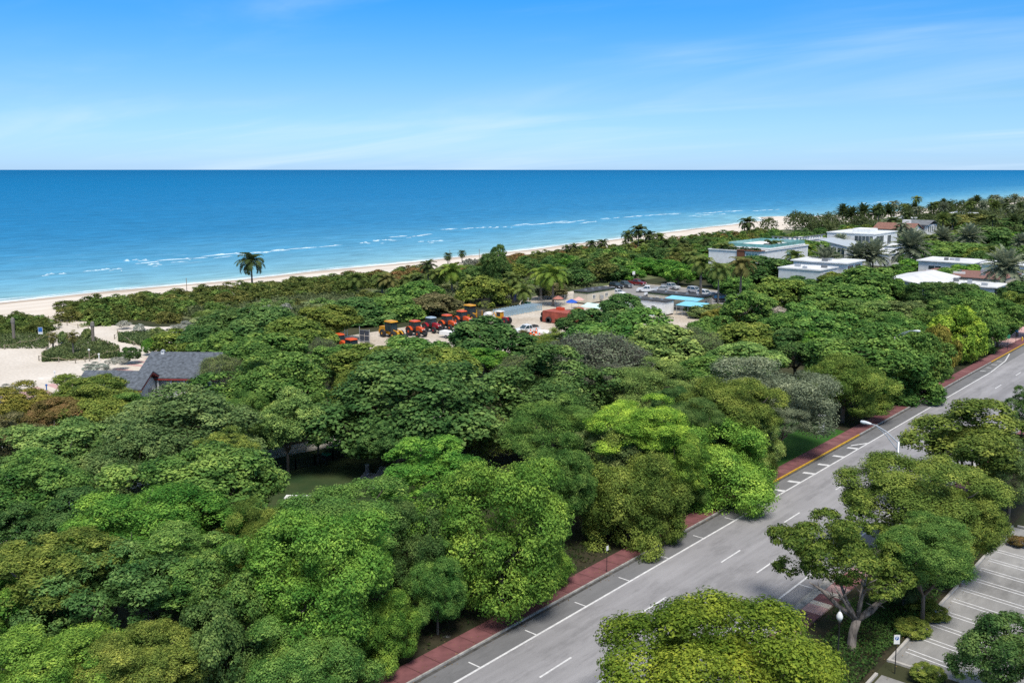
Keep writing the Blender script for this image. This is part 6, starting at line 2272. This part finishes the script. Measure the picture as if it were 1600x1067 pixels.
# gate by the half hidden tractors
p = W(562, 534)
t = thing('yard_gate', 'dark mesh gate panel in a grey frame left of the yellow loader', 'gate', (p.x, p.y, 0.03), 0.25)
for a in (0, 2.35):
    MB().tube([(a, 0, 0), (a, 0, 3.1 if a == 0 else 2.6)], 0.07, 8).build('post', STEEL, t)
for i in range(2):
    for j in range(2):
        vol(t, 'panel', 0.12 + i * 1.1, -0.03, 0.3 + j * 1.05, 1.12 + i * 1.1, 0.03, 1.28 + j * 1.05, M('gate_sheet', (0.05, 0.06, 0.085), 0.6))
vol(t, 'frame_rail', 0.07, -0.04, 2.33, 2.3, 0.04, 2.42, STEEL)
vol(t, 'frame_rail', 0.07, -0.04, 0.2, 2.3, 0.04, 0.28, STEEL)
p = W(528, 536)
t = thing('equipment_rack', 'light grey steel rack behind the half hidden tractors', 'rack', (p.x, p.y, 0.03), 0.3)
for a in (0, 1.6):
    for b_ in (0, 0.9):
        MB().tube([(a, b_, 0), (a, b_, 3.2 if a else 2.6)], 0.06, 6).build('post', BAR, t)
for z in (1.9, 2.3, 2.5):
    vol(t, 'rail', 0, -0.04, z, 1.6, 0.04, z + 0.08, BAR)
p = W(618, 538)
t = thing('red_boat_cover', 'low orange-red covered cart at the yard edge below the loader', 'cart', (p.x, p.y, 0.03), 0.1)
MB().box(-1.5, -0.7, 0.5, 1.5, 0.7, 1.15, taper=0.2).build('cover', M('salmon_cover', (0.62, 0.17, 0.09), 0.7), t)
for s in (-1, 1):
    wheel(t, 0, s * 0.7, 0.3, 0.2, STEEL, 12)
p = W(700, 528)
t = thing('utility_trailer', 'white utility trailer partly behind the round dark tree', 'trailer', (p.x, p.y, 0.03), 0.1)
MB().box(-1.6, -0.9, 0.6, 1.6, 0.9, 1.4, taper=0.05).build('box', WHITE, t)
vol(t, 'drawbar', -2.6, -0.05, 0.6, -1.6, 0.05, 0.7, DARKM)
for s in (-1, 1):
    wheel(t, 0.2, s * 0.85, 0.36, 0.22, STEEL, 12)

# ================================================================== STREET FURNITURE
p = WX(1404, 690, XKR + 0.95)
Hp = p.z


def street_lamp(label, x, y, h, side, reach=3.3):
    t = thing('street_lamp', label, 'street lamp', (x, y, 0.1), 0, 'cobra-head street lamps')
    MB().tube([(0, 0, 0), (0, 0, h)], [0.17, 0.12], 12).build('pole', STEEL, t, smooth=True)
    vol(t, 'base_plate', -0.25, -0.25, -0.03, 0.25, 0.25, 0.04, STEEL)
    s = side
    MB().tube([(0, 0, h - 0.12), (s * reach * 0.45, 0, h + 0.75), (s * reach * 0.8, 0, h + 1.15), (s * reach, 0, h + 1.2)], [0.07, 0.065, 0.06, 0.055], 8).build('upper_arm', STEEL, t)
    MB().tube([(0, 0, h - 0.85), (s * reach * 0.45, 0, h + 0.45), (s * reach * 0.78, 0, h + 1.08)], [0.06, 0.055, 0.05], 8).build('lower_arm', STEEL, t)
    hd = MB().lathe([(0.03, 0), (0.09, 0.05), (0.14, 0.3), (0.17, 0.6), (0.13, 0.85), (0.04, 0.92)], 12)
    o = hd.build('lamp_head', M('lamp_head_grey', (0.62, 0.65, 0.66), 0.4), t, (s * (reach - 0.1), 0, h + 1.2), 0, True)
    o.rotation_euler = (0, s * R_(86), 0)
    o.scale = (1.0, 1.25, 1.15)
    gl = MB().lathe([(0.02, -0.10), (0.11, -0.04), (0.14, 0.0)], 12).build('lens', M('lamp_lens', (0.75, 0.78, 0.78), 0.15), o, (0.10 * 1.0, 0, 0.52))
    gl.rotation_euler = (0, R_(90), 0)


street_lamp('tall grey street lamp with its arm over the avenue, nearest the camera', XKR + 0.95, p.y, Hp - 0.1, -1, 2.6)
p = WX(1402, 520, XK - 3.2)
street_lamp('street lamp rising out of the tree row with its arm over the avenue', XK - 3.2, p.y - 1.0, p.z - 0.6, 1, 2.6)
p = W(1309, 1027)
t = thing('acorn_lamp', 'black post-top lamp with a white acorn globe on the planting strip', 'lamp', (p.x, p.y, 0))
MB().lathe([(0.16, 0), (0.16, 0.3), (0.09, 0.5), (0.06, 0.7), (0.05, 2.5), (0.08, 2.55), (0.14, 2.75)], 12).build('post', DARKM, t, smooth=True)
MB().lathe([(0.13, 2.751), (0.22, 2.95), (0.22, 3.1), (0.13, 3.3), (0.03, 3.42)], 14).build('globe', M('milky_globe', (0.80, 0.82, 0.80), 0.25), t, smooth=True)
MB().lathe([(0.05, 3.38), (0.03, 3.46), (0.01, 3.55)], 8).build('finial', STEEL, t)


SIGNB = M('sign_blue', (0.03, 0.14, 0.42), 0.5)
p = W(1398, 1052)
t = thing('parking_sign', 'small white sign with a blue P on a thin post at the car park corner', 'sign', (p.x, p.y, 0), R_(40.7))
MB().tube([(0, 0, 0), (0, 0, 2.75)], 0.035, 8).build('post', DARKM, t)
b_ = vol(t, 'plate', -0.20, -0.055, 2.15, 0.20, -0.037, 2.80, WHITE)
d_ = MB().lathe([(0.13, -0.062), (0.13, -0.056)], 20, (0, 0, 2.56), 'y').build('blue_disc', SIGNB, b_)
MB().box(-0.055, -0.068, 2.47, -0.025, -0.063, 2.65).tube([(-0.025, -0.066, 2.64), (0.03, -0.066, 2.635), (0.055, -0.066, 2.605), (0.03, -0.066, 2.575), (-0.025, -0.066, 2.57)], 0.013, 6).build('letter', WHITE, b_)
p = WX(1217, 985, XKR + 0.9)
p = W(1217, 985, 0.1)
t = thing('street_sign', 'pale blue sign panel on a post at the kerb behind the lime tree', 'sign', (p.x, p.y, 0.1), R_(40.7))
MB().tube([(0, 0, 0), (0, 0, 1.95)], 0.035, 8).build('post', DARKM, t)
vol(t, 'plate', -0.22, 0.036, 1.15, 0.22, 0.052, 1.9, M('sign_back', (0.45, 0.55, 0.62), 0.4))
# slim sign on the red footway
p = W(948, 893, 0.12)
t = thing('sign_post', 'thin dark post with a small plate on the red footway', 'sign', (p.x, p.y, 0.12))
MB().tube([(0, 0, 0), (0, 0, 2.3)], 0.03, 6).build('post', DARKM, t)
vol(t, 'plate', 0.032, -0.15, 1.9, 0.045, 0.15, 2.3, WHITE)
for px_, py_, hh, lab in [(1197, 690, 2.2, 'white square pillar at the edge of the grey tree, left'), (1283, 678, 2.4, 'white square pillar right of the grey tree'), (902, 775, 1.8, 'white pillar half hidden in the trees')][:2]:
    p = W(px_, py_)
    t = thing('gate_pillar', lab, 'pillar', (p.x, p.y, 0))
    vol(t, 'shaft', -0.3, -0.3, 0, 0.3, 0.3, hh, WALLW)
    vol(t, 'cap', -0.38, -0.38, hh + 0.001, 0.38, 0.38, hh + 0.14, WHITE)
    vol(t, 'plinth', -0.35, -0.35, 0, 0.35, 0.35, 0.25, CONC)


def hydrant(label, p):
    t = thing('fire_hydrant', label, 'hydrant', (p.x, p.y, p.z))
    ym = M('hydrant_yellow', (0.70, 0.45, 0.02), 0.5)
    MB().lathe([(0.16, 0), (0.16, 0.08), (0.11, 0.1), (0.11, 0.6), (0.15, 0.62), (0.13, 0.75), (0.04, 0.85)], 12).build('barrel', ym, t)
    MB().tube([(-0.22, 0, 0.45), (0.22, 0, 0.45)], 0.06, 8).build('outlet', ym, t)


hydrant('yellow fire hydrant on the lawn edge by the hatched bay', W(1184, 745))
hydrant('yellow fire hydrant on the pink plaza at the far end', W(1597, 533, 0.03))
# bus shelter, poles and umbrella on the plaza
p = W(1561, 541)
t = thing('bus_shelter', 'dark bus shelter under the street trees at the far end', 'shelter', (p.x - 1.2, p.y, 0.03))
vol(t, 'back_panel', -1.6, -2.4, 0.1, -1.52, 2.4, 2.3, GLASS)
vol(t, 'side_panel', -1.5, -2.4, 0.1, 0.2, -2.32, 2.3, M('ad_panel', (0.06, 0.18, 0.10), 0.3))
vol(t, 'roof', -1.9, -2.7, 2.35, 0.7, 2.7, 2.5, DARKM)
for a, b_ in ((-1.56, -2.36), (-1.56, 2.36), (0.3, -2.36), (0.3, 2.36)):
    MB().tube([(a, b_, 0), (a, b_, 2.35)], 0.05, 6).build('post', DARKM, t)
vol(t, 'bench', -1.3, -1.8, 0.42, -0.8, 1.8, 0.5, STEEL)
for i, (px_, py_) in enumerate([(1574, 547), (1587, 536)]):
    p = W(px_, py_, 0.03)
    t = thing('sign_post', ['green-topped sign pole nearest the bus shelter', 'blue-topped sign pole on the pink plaza'][i], 'sign', (p.x, p.y, 0.03), R_(40))
    MB().tube([(0, 0, 0), (0, 0, 3.0)], 0.05, 6).build('post', DARKM, t)
    vol(t, 'plate', -0.35, -0.075, 2.2, 0.35, -0.052, 3.0, SIGNB if i else M('sign_green', (0.03, 0.20, 0.10), 0.5))
umbrella('blue cafe umbrella at the far end of the plaza', W(1588, 522), 1.1, M('blue_canvas', (0.02, 0.10, 0.50), 0.7))

# ================================================================== PARK DETAILS
BLK = M('black_iron', (0.012, 0.013, 0.013), 0.5, 0.1, 3)


def picket(label, pts, h=1.15):
    o = W(*pts[0])
    t = thing('iron_fence', label, 'fence', (o.x, o.y, 0))
    pk = MB().box(-0.02, -0.02, 0.05, 0.02, 0.02, h).mesh('picket', BLK)
    for i in range(len(pts) - 1):
        a, b_ = W(*pts[i]) - o, W(*pts[i + 1]) - o
        L = (b_ - a).length
        n = max(1, round(L / 2.4))
        for k in range(n + 1):
            q = a.lerp(b_, k / n)
            MB().box(-0.05, -0.05, 0, 0.05, 0.05, h + 0.15).build('post', BLK, t, q)
        for z in (0.15, h - 0.1):
            MB().tube([a + Vector((0, 0, z)), b_ + Vector((0, 0, z))], 0.025, 4).build('rail', BLK, t)
        m = int(L / 0.22)
        for k in range(m):
            link('picket', pk, t, a.lerp(b_, (k + 0.5) / m))


picket('black iron picket fence around the shaded lawn', [(428, 742), (462, 734), (492, 727), (520, 720), (548, 711), (570, 703)])
p = W(505, 727)
t = thing('bag_dispenser', 'green-lidded black box mounted at the picket fence', 'box', (p.x + 0.2, p.y + 0.35, 0))
MB().tube([(0, 0, 0), (0, 0, 0.9)], 0.05, 6).build('post', DARKM, t)
MB().box(-0.42, -0.3, 0.65, 0.42, 0.3, 1.25, taper=-0.05).build('body', DARKM, t)
MB().box(-0.5, -0.38, 1.251, 0.5, 0.38, 1.45, taper=0.12).build('lid', M('lid_green', (0.01, 0.17, 0.09), 0.4), t)
p = W(574, 744)
t = thing('drinking_fountain', 'grey pedestal drinking fountain on a concrete pad', 'fountain', (p.x, p.y, 0.02))
MB().box(-0.16, -0.16, 0, 0.16, 0.16, 1.2, taper=0.02).build('pedestal', M('fountain_grey', (0.16, 0.16, 0.19), 0.5), t)
MB().lathe([(0.1, 1.2), (0.24, 1.25), (0.26, 1.36), (0.2, 1.34)], 14).build('bowl', STEEL, t)
MB().lathe([(0.1, 0.28), (0.2, 0.32), (0.2, 0.4)], 12, (0.25, -0.15, 0)).build('lower_bowl', STEEL, t)
p = W(466, 790)
t = thing('park_table', 'white table top showing above the green tree beside the lawn', 'table', (p.x, p.y, 0), 0.7)
vol(t, 'top', -1.3, -0.5, 0.9, 1.3, 0.5, 0.98, WHITE)
vol(t, 'bench', -1.3, -1.0, 0.5, 1.3, -0.7, 0.56, WHITE)
vol(t, 'bench', -1.3, 0.7, 0.5, 1.3, 1.0, 0.56, WHITE)
for a in (-0.9, 0.9):
    MB().tube([(a, -0.8, 0), (a, 0, 0.9), (a, 0.8, 0)], 0.05, 6).build('leg', STEEL, t)
# glimpsed low roof in the left trees
p = W(28, 655, 2.6)
t = thing('park_shelter', 'small shelter roof glimpsed among the trees on the left', 'shelter', (p.x, p.y - 1, 0))
MB().prism([(-2.2, 2.3), (0, 3.0), (2.2, 2.3), (2.2, 2.42), (0, 3.12), (-2.2, 2.42)], -2.5, 2.5, axis='x').build('roof', SHINGLE, t)
for a in (-2.2, 2.2):
    for b_ in (-1.9, 1.9):
        MB().tube([(a, b_, 0), (a, b_, 2.4)], 0.07, 6).build('post', WHITE, t)


# rope fences, palmetto stumps, poles and signs by the beach path
def rope_fence(label, pts, h=0.95):
    o = W(*pts[0])
    t = thing('rope_fence', label, 'fence', (o.x, o.y, 0.02), 0, 'rope fences along the sand paths')
    ps = [W(*q) - o for q in pts]
    for q in ps:
        MB().tube([q, q + Vector((0, 0, h))], 0.09, 7).build('post', POSTW, t)
    for i in range(len(ps) - 1):
        a, b_ = ps[i] + Vector((0, 0, h * 0.85)), ps[i + 1] + Vector((0, 0, h * 0.85))
        m = a.lerp(b_, 0.5) - Vector((0, 0, 0.25))
        MB().tube([a, a.lerp(b_, 0.25) - Vector((0, 0, 0.18)), m, a.lerp(b_, 0.75) - Vector((0, 0, 0.18)), b_], 0.045, 5).build('rope', M('rope', (0.42, 0.34, 0.22), 0.9), t)


rope_fence('rope fence along the front of the planted island', [(66, 563), (92, 566), (118, 568), (133, 566), (150, 560), (168, 556), (187, 552)])
rope_fence('rope fence along the back of the planted island', [(61, 564), (68, 556), (73, 549), (84, 539)])
rope_fence('rope fence up the right side of the planted island', [(187, 552), (178, 546), (168, 541), (160, 537), (150, 533)])
rope_fence('rope fence in front of the left shrub patch', [(7, 546), (32, 540), (58, 536), (75, 527)])
rope_fence('rope fence along the bed right of the junction', [(179, 530), (184, 523), (200, 535), (209, 540), (221, 548)])
rope_fence('rope fence beside the upper sand path', [(310, 509), (325, 507), (335, 503), (346, 500)])
rope_fence('rope fence along the hedge by the beach path', [(76, 500), (90, 506), (105, 509), (122, 513), (138, 515)])
for i, (px_, py_, hh) in enumerate([(22, 532, 4.4), (83, 546, 3.2), (115, 556, 4.8), (146, 537, 4.2)]):
    p = W(px_, py_)
    if i in (1, 2):
        palm_at(p.x, p.y, hh * 0.75, 1.5, 'cabbage', 'dry', ['', 'short cabbage palm at the left end of the planted island', 'cabbage palm in the middle of the planted island'][i])
    else:
        t = thing('palm_stump', ['bare grey palm trunk in the left shrub patch', '', '', 'bare grey palm trunk at the right of the planted island'][i], 'palm trunk', (p.x, p.y, 0))
        MB().lathe([(0.38, 0), (0.30, 0.4), (0.28, hh * 0.6), (0.33, hh * 0.8), (0.30, hh), (0.1, hh + 0.1)], 10).build('trunk', BARK_P, t, smooth=True)
        MB().lathe([(0.33, hh * 0.78), (0.40, hh * 0.86), (0.34, hh + 0.02), (0.12, hh + 0.22)], 10).build('old_leaf_bases', TWIG, t)
p = W(64, 528)
t = thing('beach_sign', 'small white and blue notice sign by the left shrub patch', 'sign', (p.x, p.y, 0), R_(41))
MB().tube([(0, 0, 0), (0, 0, 1.9)], 0.05, 6).build('post', POSTW, t)
b_ = vol(t, 'plate', -0.45, -0.09, 0.8, 0.45, -0.052, 2.2, WHITE)
vol(t, 'blue_field', -0.40, -0.1, 1.25, 0.40, -0.091, 2.15, SIGNB)
for i, (px_, py_, hh) in enumerate([(140, 565, 2.0), (155, 564, 1.1), (86, 593, 1.2), (73, 612, 0.9)]):
    p = W(px_, py_)
    t = thing('path_bollard', ['tall white-capped post at the front of the planted island', 'short white bollard right of the tall capped post', 'small white post standing on open sand', 'small blue post beside the promenade'][i], 'bollard', (p.x, p.y, 0.03))
    MB().tube([(0, 0, 0), (0, 0, hh)], 0.09, 8).build('shaft', POSTW if i == 0 else (WHITE if i < 3 else SIGNB), t)
    MB().box(-0.14, -0.14, hh + 0.001, 0.14, 0.14, hh + 0.25, taper=0.03).build('cap', WHITE if i < 3 else SIGNB, t)
for i, (px_, py_, top) in enumerate([(292, 458, 435), (703, 414, 391), (749, 412, 390)]):
    p = W(px_, py_)
    d = ray(px_, top)
    hh = CAM_H + d.z * math.hypot(p.x, p.y) / math.hypot(d.x, d.y)
    t = thing('beach_pole', ['thin tall pole on the sand left of the lone palm', 'thin pole beside the two small beach palms', 'thin pole at the sandy beach access'][i], 'pole', (p.x, p.y, 0))
    MB().tube([(0, 0, -0.5), (0, 0, hh)], [0.11, 0.08], 8).build('shaft', POSTW, t)
    MB().lathe([(0.10, 0), (0.12, 0.05), (0.02, 0.15)], 8, (0, 0, hh)).build('cap', POSTW, t)
# stakes on the dry scrub by the beach access
for i in range(5):
    shrub(728 + i * 5, 413 - (i % 2) * 2, 5, 6, 2.6, 'twig', 'dry grey bush by the sandy beach access', 'dry bushes by the beach access', 'loose_mid', 'dry_bush')
p = W(986, 443)
t = thing('lot_sign', 'white sign on a post behind the dark red pickup', 'sign', (W(990, 441).x, W(990, 441).y, 0), R_(41))
MB().tube([(0, 0, 0), (0, 0, 3.2)], 0.05, 6).build('post', STEEL, t)
vol(t, 'plate', -0.4, -0.08, 2.3, 0.4, -0.052, 3.3, WHITE)
n_g = 0
for _ in range(700):
    y = SR.uniform(232, 520)
    x = SR.uniform(-200, -48)
    if blocked(x, y, 3.5) or n_g >= 150:
        continue
    Rr = SR.uniform(2.8, 4.8)
    h = SR.uniform(3.5, 6.0)
    x += 0
    near_front = any(x0 - 4 < x < x1 + 14 and y0 - 16 < y < y1 for (x0, y0, x1, y1) in BLD)
    if near_front:
        h *= 0.75
        Rr *= 0.9
    cc_ = SR.choice(['dark', 'mid', 'mid', 'olive', 'dark', 'jade'])
    w_ = {'dark': 'dark green', 'mid': 'mid-green', 'jade': 'vivid green', 'olive': 'olive'}[cc_]
    where = min(((abs(x - q[0]) + abs(y - q[1]), q[2]) for q in [(-147, 300, 'the roof-terrace house'), (-155, 350, 'the pergola house'), (-142, 380, 'the two-storey white house'), (-111, 262, 'the white box houses'), (-126, 353, 'the low white flat-roofed house'), (-160, 480, 'the red-tiled house'), (-92, 323, 'the long white flat roof'), (-80, 300, 'the terracotta terrace'), (-86, 270, 'the bungalow'), (-71, 267, 'the bungalow wing'), (-60, 330, 'the right edge roofs'), (-190, 300, 'the vivid hedges'), (-110, 420, 'the date palm pair'), (-75, 470, 'the right edge date palm')]))[1]
    lab_ = '%s garden tree near %s' % (w_, where)
    plant_at(x, y, Rr, h * 0.45, h * 0.55, 'far', cc_, lab_, 'garden_tree', 'tree', 'garden trees: ' + lab_)
    n_g += 1
n_p = 0
for _ in range(300):
    y = SR.uniform(430, 900)
    x = SR.uniform(-245, -90)
    if blocked(x, y, 4) or n_p >= 70 or x < veg(y) + (30 if y < 640 else 6):
        continue
    kd_ = SR.choice(['coconut', 'coconut', 'date'])
    lab_ = 'far %s palm in the dark grove %s, %s' % ({'coconut': 'feathery', 'date': 'stiff-fronded'}[kd_], 'behind the red-tiled house' if y < 560 else ('around the far white house' if y < 700 else 'on the right skyline'), 'seaward side' if x < -190 else ('middle' if x < -140 else 'inland side'))
    palm_at(x, y, SR.uniform(8, 12.5), SR.uniform(3.6, 5.0), kd_, SR.choice(['dark', 'dark', 'coconut', 'date']), lab_, 'far palm grove: ' + lab_)
    n_p += 1


# the far wood beyond, one mass of crowns
def far_wood():
    V, N, S, T = [], [], [], []
    g = np.random.default_rng(61)
    k = 0
    for _ in range(2000):
        y = 480 + 1900 * g.random() ** 1.7
        x = g.uniform(max(shore(y) + 42, veg(y) + 1), -20)
        if blocked(x, y, 5) or x > -30 or k > 620:
            continue
        k += 1
        Rr, h = g.uniform(3.5, 6.5), g.uniform(6.5, 11.0)
        n = 330 if y < 900 else 170
        d = unit(g.normal(size=(n, 3)) + np.array([0, 0, 0.5]))
        bump = 1 + 0.22 * np.sin(d[:, 0] * 6 + k) * np.cos(d[:, 1] * 5 + k * 2)
        p = d * (g.uniform(0.75, 1.05, n) * bump)[:, None] * np.array([Rr, Rr, h * 0.45]) + np.array([x, y, h * 0.55])
        V.append(p)
        N.append(d + g.normal(size=(n, 3)) * 0.5 + np.array([0, 0, 0.4]))
        S.append(Rr * 0.20 * g.uniform(0.6, 1.3, n))
        T.append(0.4 + g.normal() * 0.12 + g.normal(size=n) * 0.12)
    me = leaf_mesh('far_wood', np.concatenate(V), np.concatenate(N), np.concatenate(S), np.concatenate(T), 1.5, 0.15, 5)
    o = link('far_wood', me)
    o.color = (0.075, 0.105, 0.034, 1)
    stuff(o, 'dense green wood receding along the coast to the right')


far_wood()


# low ground plants, one mass each
def groundcover(name, pts, size, color, label, h=0.35, up=0.8):
    g = np.random.default_rng(len(pts))
    P = np.array(pts)
    n = len(P)
    P[:, 2] += g.uniform(0.02, h, n)
    Nn = g.normal(size=(n, 3)) * 0.6 + np.array([0, 0, up])
    cl = 0.45 + 0.16 * np.sin(P[:, 0] * 0.9) * np.cos(P[:, 1] * 0.8) + g.normal(size=n) * 0.12
    o = link(name, leaf_mesh(name, P, Nn, size * g.uniform(0.6, 1.4, n), cl, 1.7, 0.2, 3))
    o.color = (*color, 1)
    stuff(o, label)


g_ = np.random.default_rng(3)
pts = []
for _ in range(26000):
    x, y = g_.uniform(-26.4, -21.2), g_.uniform(50, 97)
    if x < -25.2 and math.sin(y * 0.7) + g_.uniform(-1, 1) > -0.2:
        continue
    hh = 0.25 + 0.2 * math.sin(x * 1.7) * math.sin(y * 0.9)
    pts.append((x, y, max(0, hh)))
groundcover('ground_ivy', pts, 0.17, (0.050, 0.120, 0.022), 'low dark green ground cover under the trees beside the car park')
pts = []
for _ in range(9000):      # planted island in the sand path
    a_, b_ = g_.random(), g_.random()
    q = W(66 + 120 * a_, 566 - 6 * a_ - (38 * b_ * (1 - abs(a_ - 0.55) * 1.3) if b_ else 0))
    pts.append((q.x, q.y, 0.0))
groundcover('island_scrub', pts, 0.40, (0.105, 0.150, 0.050), 'low scrub covering the planted island in the sand path', 0.7)
pts = []
for _ in range(5000):
    q = W(g_.uniform(-20, 76), g_.uniform(520, 545))
    if q.y < 60 or 545 - W(0, 545).y * 0 < 0:
        continue
    pts.append((q.x, q.y, 0.0))
groundcover('path_edge_scrub', [p_ for p_ in pts if True], 0.40, (0.100, 0.145, 0.048), 'low scrub in front of the shrub patch at the left edge', 0.6)
pts = []
for _ in range(5000):
    u, v = g_.random(), g_.random()
    q = W(185 + 55 * u, 518 + 26 * v * (0.4 + 0.6 * u) + 6 * (1 - u))
    pts.append((q.x, q.y, 0.0))
groundcover('junction_scrub', pts, 0.40, (0.105, 0.160, 0.055), 'green scrub bed right of the planted island', 0.7)
pts = []
for _ in range(60000):     # dune grass
    y = 116 + 330 * g_.random() ** 1.3
    x = g_.uniform(-230, -160)
    if y > 240 and x > -168:
        continue
    if math.sin(x * 0.23 + 1) * math.sin(y * 0.17) + g_.uniform(-0.7, 0.7) > 0.35:
        continue
    h_ = 0.02 + (0.5 + 0.5 * math.sin(x * 0.31 + y * 0.07)) * (0.5 + 0.5 * math.sin(y * 0.19 - x * 0.11)) * 0.6 * math.sin(math.pi * (x + 160) / (shore(y) + 36 + 160))
    pts.append((x, y, h_))
groundcover('dune_grass', pts, 0.75, LC['grass'], 'pale green grass and creepers over the dunes', 0.75, 0.5)
pts = []
for _ in range(30000):     # leaf litter plants along the verge
    x, y = g_.uniform(-55, -46.2), g_.uniform(24, 200)
    if 84 < y < 122 and x > -58:
        continue
    if math.sin(x * 0.8) * math.sin(y * 0.31) + g_.uniform(-1, 1) > 0:
        continue
    pts.append((x, y, 0.0))
groundcover('verge_plants', pts, 0.20, (0.036, 0.062, 0.014), 'sparse low plants under the street trees', 0.3)

pts = []
for _ in range(2600):      # fallen leaves on footway, gutter and verge
    y = g_.uniform(24, 200)
    x = XK - 0.2 + g_.normal() * 0.5 if g_.random() < 0.45 else g_.uniform(-52, XK + 0.6)
    if x > XK + 0.9:
        continue
    z_ = 0.128 if XK - 1.97 < x < XK else 0.012
    pts.append((x, y, z_))
for _ in range(900):
    pts.append((g_.uniform(-28.6, -20.0), g_.uniform(56, 97), 0.14))
P_ = np.array(pts)
o = link('fallen_leaves', leaf_mesh('fallen_leaves', P_, g_.normal(size=P_.shape) * 0.15 + np.array([0, 0, 1.0]), 0.13 * g_.uniform(0.5, 1.3, len(P_)), g_.uniform(0.2, 0.9, len(P_)), 1.6, 0.08, 8))
o.color = (0.20, 0.15, 0.06, 1)
stuff(o, 'dry fallen leaves scattered over footway and verge')
